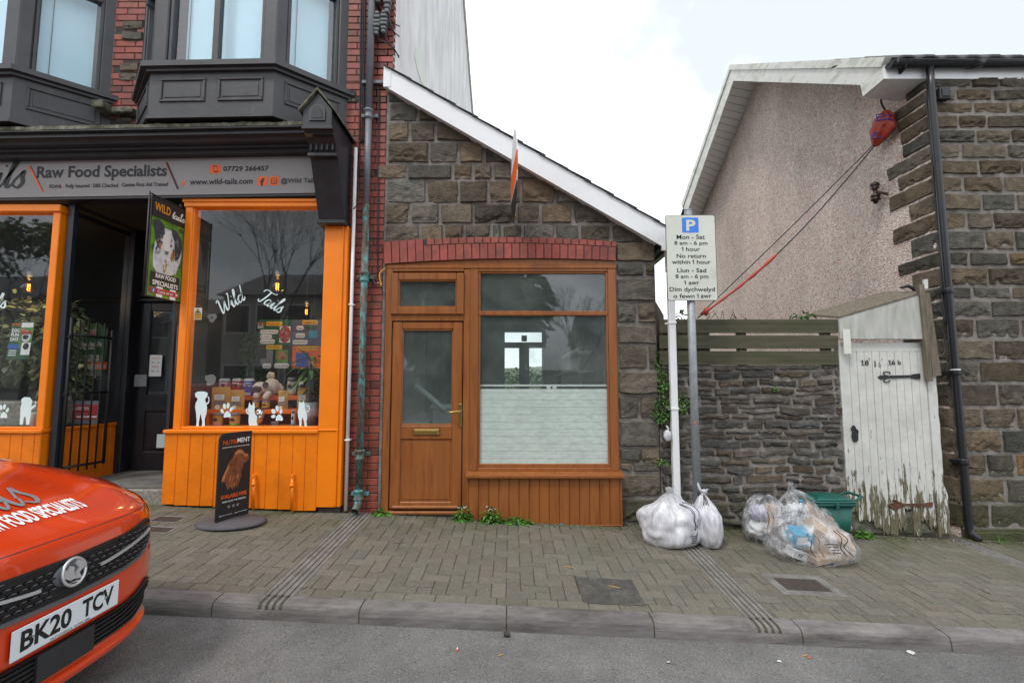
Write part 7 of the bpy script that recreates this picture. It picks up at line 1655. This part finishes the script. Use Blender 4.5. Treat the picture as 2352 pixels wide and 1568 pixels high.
for s_ in (-1, 1):      # flanks
    k = 0 if s_ < 0 else nu; top = [rg[k] for rg in rings[9:]] + [q[k] for q in rr2[1:-1]]; prev = None
    for v0 in top:
        p = body.v[v0]; col_ = [v0]; zt_ = p[2] - rz0
        for q in range(1, 6):
            t_ = q / 5; z = zt_ + (.22 - zt_) * t_; y = abs(p[1] - YC); yy = y + (.875 - y) * min(1, (zt_ - z) / .35) if z < .9 else y + (.80 - y) * min(1, max(0, (zt_ - z)) / .45)
            col_.append(body.vert((p[0], YC + s_ * max(yy, y), rz0 + z)))
        if prev:
            for q in range(5): body.face([prev[q], col_[q], col_[q + 1], prev[q + 1]], True)
        prev = col_
body.build('body', CAR)
f = MB('glass'); f.use('car_black')
def glassband(a, b_, t0, t1, w):
    for i in range(12):
        u0, u1 = -w + 2 * w * i / 12, -w + 2 * w * (i + 1) / 12; q = []
        for u, t_ in ((u0, t0), (u1, t0), (u1, t1), (u0, t1)):
            r = [a[k] + (b_[k] - a[k]) * t_ for k in range(5)]; q.append((X0 + r[0] - r[3] * abs(u) ** 4 + .006, YC + r[2] * u, rz0 + r[1] - r[4] * u ** 4 + .006))
        f.poly(q)
glassband(roof[1], roof[2], .02, .95, .93); glassband(T[-2], roof[1], .75, 1, .95); f.build('windscreen', CAR)
def patch_(name, lo, hi, y0, y1, off, mat, n1=50, n2=6, parent=CAR, sm=True):
    f = MB(mat); g = []
    for j in range(n2 + 1):
        g.append([f.vert(SF(y0 + (y1 - y0) * i / n1, lo(y0 + (y1 - y0) * i / n1) + (hi(y0 + (y1 - y0) * i / n1) - lo(y0 + (y1 - y0) * i / n1)) * j / n2, off)) for i in range(n1 + 1)])
    for j in range(n2):
        for i in range(n1): f.face([g[j][i], g[j][i + 1], g[j + 1][i + 1], g[j + 1][i]], sm)
    return f
def pl(pts):
    def fn(y):
        y = abs(y)
        for (a, p), (b_, q) in zip(pts, pts[1:]):
            if a <= y <= b_: return p + (q - p) * (y - a) / (b_ - a)
        return pts[-1][1]
    return fn
glo = pl([(0, .505), (.28, .515), (.40, .532), (.47, .565), (.51, .61), (.53, .67)]); ghi = pl([(0, .672), (.3, .68), (.45, .70), (.50, .70), (.53, .675)])
f = patch_('grille', glo, ghi, -.53, .53, .004, 'car_black'); gr = f.build('grille', CAR, recalc=False)
f = MB('rubber')
def strip(f, za, zb, y0, y1, off, th, n1=24, mat=None):
    if mat: f.use(mat)
    for s_ in range(n1):
        a, b_ = y0 + (y1 - y0) * s_ / n1, y0 + (y1 - y0) * (s_ + 1) / n1
        p = [SF(a, za(a), off), SF(b_, za(b_), off), SF(b_, zb(b_), off), SF(a, zb(a), off)]; q = [SF(a, za(a), off + th), SF(b_, za(b_), off + th), SF(b_, zb(b_), off + th), SF(a, zb(a), off + th)]
        i = [f.vert(v) for v in p]; j = [f.vert(v) for v in q]; f.face(j)
        for k in range(4): f.face([i[k], i[(k + 1) % 4], j[(k + 1) % 4], j[k]])
strip(f, lambda y: glo(y) - .0, lambda y: glo(y) + .014, -.52, .52, .003, .012, 50, 'car_grey'); strip(f, lambda y: ghi(y) - .010, lambda y: ghi(y), -.52, .52, .003, .010, 50, 'car_black')
for row in range(7):
    for i in range(-17, 18):
        y = i * .04 + (.02 if row % 2 else 0); z = .525 + row * .023
        if abs(y) < .075 or z < glo(y) + .018 or z > ghi(y) - .016 or abs(y) > .49: continue
        f.use('car_black'); a = SF(y, z, .004); b_ = SF(y, z, .012); f.box(a.x, b_.x + .002, y + YC - .017, y + YC + .017, a.z - .007, a.z + .003, .002)
        f.use('grey_ink'); f.box(b_.x - .002, b_.x + .0035, y + YC - .008, y + YC + .008, a.z + .0032, a.z + .0045)
f.build('mesh_pattern', gr)
for s_ in (-1, 1):
    f = MB('silver'); n1 = 14
    lo = lambda y: .592 + .055 * max(0, (abs(y) - .14) / .36) ** 1.3 - .006; hi = lambda y: lo(y) + .012
    strip(f, lo, hi, s_ * .14, s_ * .49, .012, .008, n1); f.build('chrome_bar', gr)
f = MB('car_grey'); f.blob(SF(0, .61, .008), (.012, .085, .05), None, 20, 12); bc = SF(0, .612, .018)
f.build('badge_mount', gr)
f = MB('silver'); m_ = Matrix.Rotation(R(8), 3, 'Y')
def bm_(a, h, b_): v = Vector((h, a, b_)); v = Matrix.Rotation(R(-8), 3, 'Y') @ v; return bc + v
f.mp = bm_; ringp = [(.054 * math.cos(R(a)), 0.004, .054 * math.sin(R(a))) for a in range(0, 361, 12)]; f.tube(ringp, .0065, 8)
f.use('car_black'); f.poly([(.05 * math.cos(R(a)), .0, .05 * math.sin(R(a))) for a in range(0, 360, 15)]); f.use('silver')
f.prism([(-.05, -.01), (-.02, -.03), (.004, -.025), (-.004, 0), (.0, .02), (-.02, .03), (-.03, .015), (-.045, .02)], .0, .008); f.prism([(.0, -.03), (.03, -.035), (.02, -.01), (.045, .005), (.038, .03), (.015, .045), (.005, .03), (.02, .01), (.005, -.005)], .0, .009); f.prism([(-.03, -.038), (.02, -.046), (.015, -.038)], 0, .007)
f.mp = None; f.build('badge', CAR)
ilo = pl([(0, .232), (.38, .238), (.47, .27), (.52, .31), (.54, .34)]); ihi = pl([(0, .345), (.28, .35), (.38, .372), (.48, .405), (.52, .40), (.54, .36)])
f = patch_('intake', ilo, ihi, -.54, .54, .003, 'car_black', 60, 5); it_ = f.build('lower_intake', CAR, recalc=False)
f = MB('car_black')
for q in range(6): strip(f, lambda y, q=q: ilo(y) + (ihi(y) - ilo(y)) * (q + .4) / 6, lambda y, q=q: ilo(y) + (ihi(y) - ilo(y)) * (q + .85) / 6, -.5, .5, .003, .014, 30)
f.use('rubber'); strip(f, lambda y: .235, lambda y: .34, -.13, .13, .01, .012, 6); f.build('slats', it_)
f = MB('rubber'); pts = [SF(y, .752 - .004 * abs(y), .0006) for y in [(-.80 + 1.6 * i / 60) for i in range(61)]]; f.tube(pts, .0032, 6); f.build('bonnet_gap', CAR)
for s_ in (-1, 1):
    hlo = pl([(.5, .715), (.6, .69), (.7, .66), (.85, .64)]); hhi = pl([(.5, .725), (.6, .765), (.7, .80), (.85, .82)])
    f = patch_('hl', hlo, hhi, s_ * .52, s_ * .80, .003, 'lens_amber', 14, 4); hl_ = f.build('headlight', CAR, recalc=False)
    f = patch_('hl', lambda y: hlo(y) + .02, lambda y: hhi(y) - .008, s_ * .60, s_ * .78, .006, 'lens_clear', 10, 3); f.build('lens', hl_, recalc=False)
# number plate
f = MB('number_plate'); px_ = X0 + .014; f.box(px_ - .006, px_, YC - .245, YC + .245, rz0 + .375, rz0 + .487, .003); npl = f.build('number_plate', CAR)
f = MB('ink'); fn = lambda a, b_: (px_ + .0012, YC + a, rz0 + b_); letter(f, 'BK20', fn, -.212, .0, .397, .474, 'ink', .03); letter(f, 'TCV', fn, .05, .212, .397, .474, 'ink', .03)
letter(f, 'HUTCHINGS  01792 580', fn, -.09, .09, .380, .388, 'ink', .01)
for s_ in (-.165, .17): f.use('steel'); f.lathe([(.006, 0), (.005, .004)], (px_, YC + s_, rz0 + .435), 10, 'x')
f.build('characters', npl, recalc=False)
f = MB('grey_ink'); hm = lambda a, b_: HF(a, b_, .007)
brush(f, 'tails', lambda p, q: HF(-.23 + p, .27 + q, .008), .33, .035, 'grey_ink', .75, .25)
letter(f, 'RAW FOOD SPECIALISTS', hm, -.20, .245, .155, .245, 'white_ink', .03, .0); brush(f, 'Wild', lambda p, q: HF(-.70 + p, .27 + q, .008), .30, .035, 'grey_ink', .8, .25)
f.build('bonnet_lettering', CAR, recalc=False)
for (x, s_) in ((-.78, -1), (-.78, 1), (-3.3, -1), (-3.3, 1)):
    f = MB('rubber'); c_ = (X0 + x, YC + s_ * .88, rz0 + .305); f.lathe([(.2, 0), (.29, -.01 * s_), (.305, -.04 * s_), (.305, -.16 * s_), (.28, -.2 * s_)], c_, 32, 'y'); w_ = f.build('wheel', CAR); f = MB('steel'); f.lathe([(.02, .012 * s_), (.05, .01 * s_), (.19, .004 * s_), (.2, -.01 * s_)], c_, 24, 'y'); f.build('rim', w_)
f = MB('car_black'); f.box(X0 - 3.9, X0 - .35, YC - .80, YC + .80, rz0 + .14, rz0 + .24, .02); f.build('underbody', CAR)
# ================================================================== weeds, ivy, litter
def weed(name, label, x, y, z, rx, ry, rz_, n_, L, w, mat='leaf', lo=.6, hi=1.8, cat='weed', ground=True, group=None, flower=0):
    f = MB(mat)
    for q in range(n_):
        d = rv(); k = random.uniform(lo, hi); f.col = (k * random.uniform(.8, 1.1), k, k * .7)
        if ground: d.z = abs(d.z)
        p = Vector((x + d.x * rx * random.random() ** .5, y + d.y * ry * random.random() ** .5, z + abs(d.z) * rz_ * random.random() if ground else z + d.z * rz_))
        leaf(f, p, Vector((d.x, d.y - .3, abs(d.z) * .6 + .2)), L * random.uniform(.6, 1.2), w * random.uniform(.7, 1.2), bend=random.uniform(.2, .9), n_=3)
    f.col = (1, 1, 1)
    if flower:
        f.use('white_ink')
        for q in range(flower): f.blob((x + random.uniform(-rx, rx) * .5, y - .02, z + rz_ * random.uniform(.8, 1.15)), (.005, .005, .004), None, 6, 4)
    return tag(f.build(name), label, cat, group)
def gz_(x, y): return pav(x, y)
W_ = 'weeds at the foot of the annex'
weed('weed', 'low weed rosette at the left foot of the brown door', P(880, 1172)[0], -.05, gz_(-1.3, 0), .10, .05, .04, 60, .06, .016, group=W_)
weed('weed', 'bushy green weed between the door threshold and the brown cladding', -.49, -.12, gz_(-.5, 0), .09, .05, .13, 170, .05, .012, group=W_, flower=8)
weed('weed', 'tallest green weed in front of the left end of the brown cladding', -.2, -.14, gz_(-.2, 0), .11, .05, .14, 200, .05, .013, group=W_, flower=10)
weed('weed', 'broad low weed in front of the brown cladding, right of the tallest one', .03, -.14, gz_(.1, 0), .17, .05, .055, 170, .04, .015, group=W_)
weed('weed', 'small leafy weed at the left foot of the white plank gate', P(1970, 1225)[0], -.06, gz_(3.5, 0) + .0, .10, .05, .06, 110, .05, .02)
weed('weed', 'thin grassy weed at the foot of the house wall right of the downpipe', P(2300, 1225)[0], .02, gz_(4.9, 0), .06, .03, .05, 30, .07, .004)
weed('fern', 'small bright fern growing out of the wall beside the square downpipe', P(1517, 1058)[0], -.05, P(1517, 1062)[1], .015, .02, .02, 26, .085, .008, cat='fern', lo=1.0, hi=2.2)
weed('weed', 'tiny plant rooted high in the rubble wall', P(1776, 893)[0], -.03, P(1776, 893)[1], .03, .02, .03, 26, .03, .01, ground=False)
f = MB('leaf')
for c_, rr, n_ in (((P(1520, 880)[0], -.03, P(1520, 880)[1]), (.06, .03, .12), 220), ((P(1516, 940)[0], -.04, P(1516, 940)[1]), (.09, .04, .15), 340), ((P(1565, 925)[0], -.05, P(1565, 925)[1]), (.06, .03, .11), 150), ((P(1512, 830)[0], -.02, P(1512, 830)[1]), (.035, .02, .12), 90)): leafmass(f, c_, rr, n_, .022, .010, 'leaf', .5, 1.8)
tag(f.build('creeper'), 'small-leaved creeper hanging on the wall around the square white downpipe', 'creeper')
f = MB('leaf')
leafmass(f, (P(1850, 722, .3)[0], .35, P(1850, 722, .3)[1]), (.12, .1, .02), 50, .05, .012, 'leaf', .5, 1.8); f.use('bark')
for q in range(14): a = wp(random.uniform(1610, 1720), 735, .4); f.tube([a, (a[0] + random.uniform(-.1, .1), .4, a[2] + random.uniform(.02, .14))], .003, 4)
leafmass(f, (P(1568, 728, .4)[0], .4, P(1568, 728, .4)[1]), (.09, .06, .05), 50, .08, .014, 'leaf', .6, 1.6)
tag(f.build('yard_weeds'), 'straggly weeds and dry stems showing over the top deck board', 'weeds')
f = MB('leaf_moss')
for q in range(2600):
    x = random.uniform(-1.35, 6.5); y = -abs(random.gauss(0, .07)) - .01
    if -.42 < x < 1.09: y -= .09
    k = random.uniform(.5, 1.6); f.col = (k, k, k * .8); z = pav(x, y) + .001; s_ = random.uniform(.004, .012); a = random.uniform(0, 3)
    f.poly([(x + s_ * math.cos(a), y + s_ * math.sin(a), z), (x - s_ * math.sin(a), y + s_ * math.cos(a), z + .006), (x - s_ * math.cos(a), y - s_ * math.sin(a), z)])
f.col = (1, 1, 1); o = f.build('moss', recalc=False); o['kind'] = 'stuff'; tag(o, 'moss and crumbs along the foot of the walls', 'moss')
def onp(vx, vy): x, y = GP(vx, vy); return Vector((x, y, pav(x, y) + .003))
def onr(vx, vy): x, y = GR(vx, vy); return Vector((x, y, road(x, y) + .003))
def twig(p, L, a, label, mat='kraft', r=.003, cat='twig'):
    f = MB(mat); d = Vector((math.cos(a), math.sin(a), 0)); f.tube([p - d * L / 2, p + Vector((0, 0, .002)), p + d * L / 2 + Vector((.0, .006, 0))], r, 5); tag(f.build(cat), label, cat, 'litter on the ground')
twig(onp(915, 1247), .1, .25, 'dry twig on the paving left of centre, in front of the brown door', 'old_wood')
twig(onp(1305, 1302), .08, -.4, 'short orange-brown twig lying on the paving below the cladding'); twig(onp(1410, 1368 - 20), .09, -.5, 'dry twig lying just behind the tarmac patch')
twig(onp(700, 1350), .05, .9, 'dry stalk beside the left drainage channel near the kerb', 'old_wood')
twig(onr(452, 1410), .13, -.05, 'thin pale stalk in the gutter by the car bumper', 'sticker_white', .0025)
twig(onr(1850, 1476 + 30), .05, .2, 'small brown stalk in the gutter right of centre'); twig(onr(1150, 1505), .03, .3, 'short dry fragment on the road below the kerb joint')
f = MB('white_ink'); p = onr(1049, 1494); f.tube([p + Vector((0, .003, .003)), p + Vector((.002, .022, .003))], .0042, 8); f.use('orange_ink'); f.tube([p + Vector((-.001, -.01, .003)), p + Vector((0, .003, .003))], .0043, 8); tag(f.build('cigarette_butt'), 'cigarette butt lying on the road left of centre', 'cigarette butt', 'cigarette butts')
f = MB('white_ink'); p = onr(2035, 1487); f.tube([p, p + Vector((-.018, .004, .0))], .0042, 8); f.use('orange_ink'); f.tube([p, p + Vector((.015, -.004, 0))], .0043, 8); tag(f.build('cigarette_butt'), 'cigarette butt in the gutter at the right by a pale leaf', 'cigarette butt', 'cigarette butts')
f = MB('bark'); p = onr(1164, 1462); f.blob(p + Vector((0, 0, .015)), (.02, .018, .016), lambda d: 1 + .3 * noise.noise(d * 5), 14, 10); tag(f.build('dirt_clod'), 'small dark clod in the gutter at the kerb joint', 'clod')
for (vx, vy, c_, s_, lb) in ((1965, 1472, 'kraft', .022, 'curled tan leaf in the gutter right of centre'), (2092, 1500, 'plate_white', .026, 'pale leaf lying in the gutter at the right'), (1790, 1520, 'plate_white', .016, 'scrap of clear wrapper on the road right of centre'), (1860, 1512, 'orange_ink', .012, 'tiny orange scrap on the road right of centre'), (745, 1412, 'kraft', .013, 'small tan leaf scrap in the gutter left of centre'), (1535, 1522, 'plate_white', .015, 'white speck of litter on the road below the notched channel'), (1290, 1200 + 5, 'box_blue', .022, 'blue scrap at the foot of the brown cladding'), (1430, 1205, 'box_blue', .016, 'second blue scrap at the foot of the wall right of the cladding')):
    p = onr(vx, vy) if vy > 1405 else onp(vx, vy); f = MB(c_)
    pts = [p + Vector((s_ * math.cos(k * .9) * random.uniform(.6, 1), s_ * math.sin(k * .9) * random.uniform(.5, 1), random.uniform(.001, .008))) for k in range(7)]
    m0 = f.vert(p + Vector((0, 0, .003))); ids = [f.vert(q) for q in pts]
    for k in range(7): f.face([m0, ids[k], ids[(k + 1) % 7]])
    tag(f.build('litter_scrap', recalc=False), lb, 'litter', 'litter on the ground')
f = MB('litter')
for q in range(1900):
    if random.random() < .5: x = random.uniform(-6, 6); y = KF - abs(random.gauss(0, .09)) - .01; z = road(x, y)
    elif random.random() < .5: x = random.uniform(-6, 6); y = random.uniform(-4.5, KF); z = road(x, y)
    else: x = random.uniform(-6, 6); y = random.uniform(KY, -.1); z = pav(x, y)
    s_ = random.uniform(.002, .0075); a = random.uniform(0, 3); k = random.choice([random.uniform(.2, .6), random.uniform(1.6, 3.4)]); f.col = (k, k, k * .95)
    f.poly([(x + s_ * math.cos(a), y + s_ * math.sin(a), z + .002), (x - s_ * math.sin(a) * .6, y + s_ * math.cos(a) * .6, z + .006), (x - s_ * math.cos(a), y - s_ * math.sin(a), z + .002)])
o = f.build('grit', recalc=False); o['kind'] = 'stuff'; tag(o, 'loose grit and crumbs of leaf on paving and road', 'grit')
# ================================================================== behind: garden seen through the annex, and the far side of the street (seen in the glass)
f = MB('leaf'); leafmass(f, (.3, 8.2, .8), (1.1, .6, 1.0), 3000, .11, .045, 'leaf', .7, 2.6); f.use('bark'); f.tube([(.3, 8.2, -.2), (.3, 8.2, .6)], .04, 6); tag(f.build('garden_shrub'), 'bright green shrub seen through the rear window of the annex', 'shrub')
f = MB('far_green'); n1, n2 = 40, 8; g = [[f.vert((-120 + 240 * i / n1, 45 + j * 8, -3 + 7 * math.sin(min(1, j / 5) * 1.57) + 2 * noise.noise((i * .3, j * .4, 2)))) for i in range(n1 + 1)] for j in range(n2 + 1)]
for j in range(n2):
    for i in range(n1): f.face([g[j][i], g[j][i + 1], g[j + 1][i + 1], g[j + 1][i]], True)
struct(f.build('hills'))
def far_house(x0, x1, h, rh, Y, label, mat='house_far'):
    z = road(0, Y) - .2; t = thing('street_house', label, 'house', ((x0 + x1) / 2, Y - 4, z), 'houses across the street'); f = MB(mat); f.box(x0, x1, Y - 8, Y, z, z + h); f.build('wall', t)
    f = MB('slate'); f.prism([(Y + .3, z + h), (Y - 4, z + h + rh), (Y - 8.3, z + h)], x0 - .2, x1 + .2, 'x'); f.build('roof', t)
    for k in range(3):
        for q in (1.0, 3.8):
            xx = x0 + (x1 - x0) * (k + .5) / 3; f = MB('sticker_white'); f.box(xx - .6, xx + .6, Y - .05, Y + .04, z + q, z + q + 1.4); w_ = f.build('window', t); f = MB('ink'); f.box(xx - .52, xx + .52, Y + .03, Y + .05, z + q + .08, z + q + 1.32); f.build('pane', w_)
far_house(-22, -14.5, 4.6, 1.6, -18, 'left rendered house across the street, seen only reflected in the shop glass'); far_house(-13.5, -9.2, 5.6, 1.9, -17.5, 'low dark house across the street, seen only reflected in the shop glass'); far_house(4, 12, 4.0, 1.6, -20, 'right house across the street, seen only reflected in the annex window')
far_house(-34, -23, 5.5, 2, -18, 'farthest left house across the street, seen only reflected')
f = MB('stone'); f.box(-8.4, 3.9, -16, -15.7, -.2, 1.9); tag(f.build('street_wall'), 'stone wall across the street, seen only reflected in the glass', 'wall')
def tree(label, x, y, h, seed, leafy=0, mass=None):
    random.seed(seed); z = road(x, y) - .1; t = thing('street_tree', label, 'tree', (x, y, z), 'trees across the street'); f = MB('bark'); g = MB('bark'); tips = []
    f.tube([(x, y, z), (x + .1, y, z + h * .35)], [.12, .07], 8); f.build('trunk', t)
    def br(p, d, L, r, k):
        e_ = p + d * L; g.tube([p, p + d * L * .5 + rv() * L * .06, e_], [r, r * .8, r * .55], 4, False)
        if k == 0: tips.append(e_); return
        for _ in range(3): br(e_, (d + rv() * .55 + Vector((0, 0, .12))).normalized(), L * .72, r * .55, k - 1)
    for q in range(4): br(Vector((x + .1, y, z + h * .33)), (Vector((0, 0, 1)) + rv() * .6).normalized(), h * .2, .045, 5)
    if leafy:
        g.use('leaf')
        for p in tips:
            for _ in range(leafy): k = random.uniform(.4, 1.3); g.col = (k, k, k); leaf(g, p + rv() * .35, rv(), .22, .08, n_=2)
        g.col = (1, 1, 1)
    if mass: leafmass(g, mass[0], mass[1], 5200, .5, .16, 'leaf', .25, 1.1, .3, .05)
    g.build('crown', t, recalc=False)
tree('bare tree across the street, left, seen only reflected in the shop glass', -8.6, -12.5, 8.5, 3); tree('leafy tree across the street opposite the annex, seen only reflected', -1.2, -13.5, 9, 5, 0, ((-1.6, -13.5, 4.6), (3.0, 2.2, 3.6))); tree('bare tree across the street, right, seen only reflected in the annex glass', 2.6, -14.5, 6, 9); tree('leafy tree across the street, far left, seen only reflected', -17, -12, 6.5, 12, 3)
print('objects', len(bpy.data.objects), 'polys', sum(len(o.data.polygons) for o in bpy.data.objects if o.type == 'MESH'))
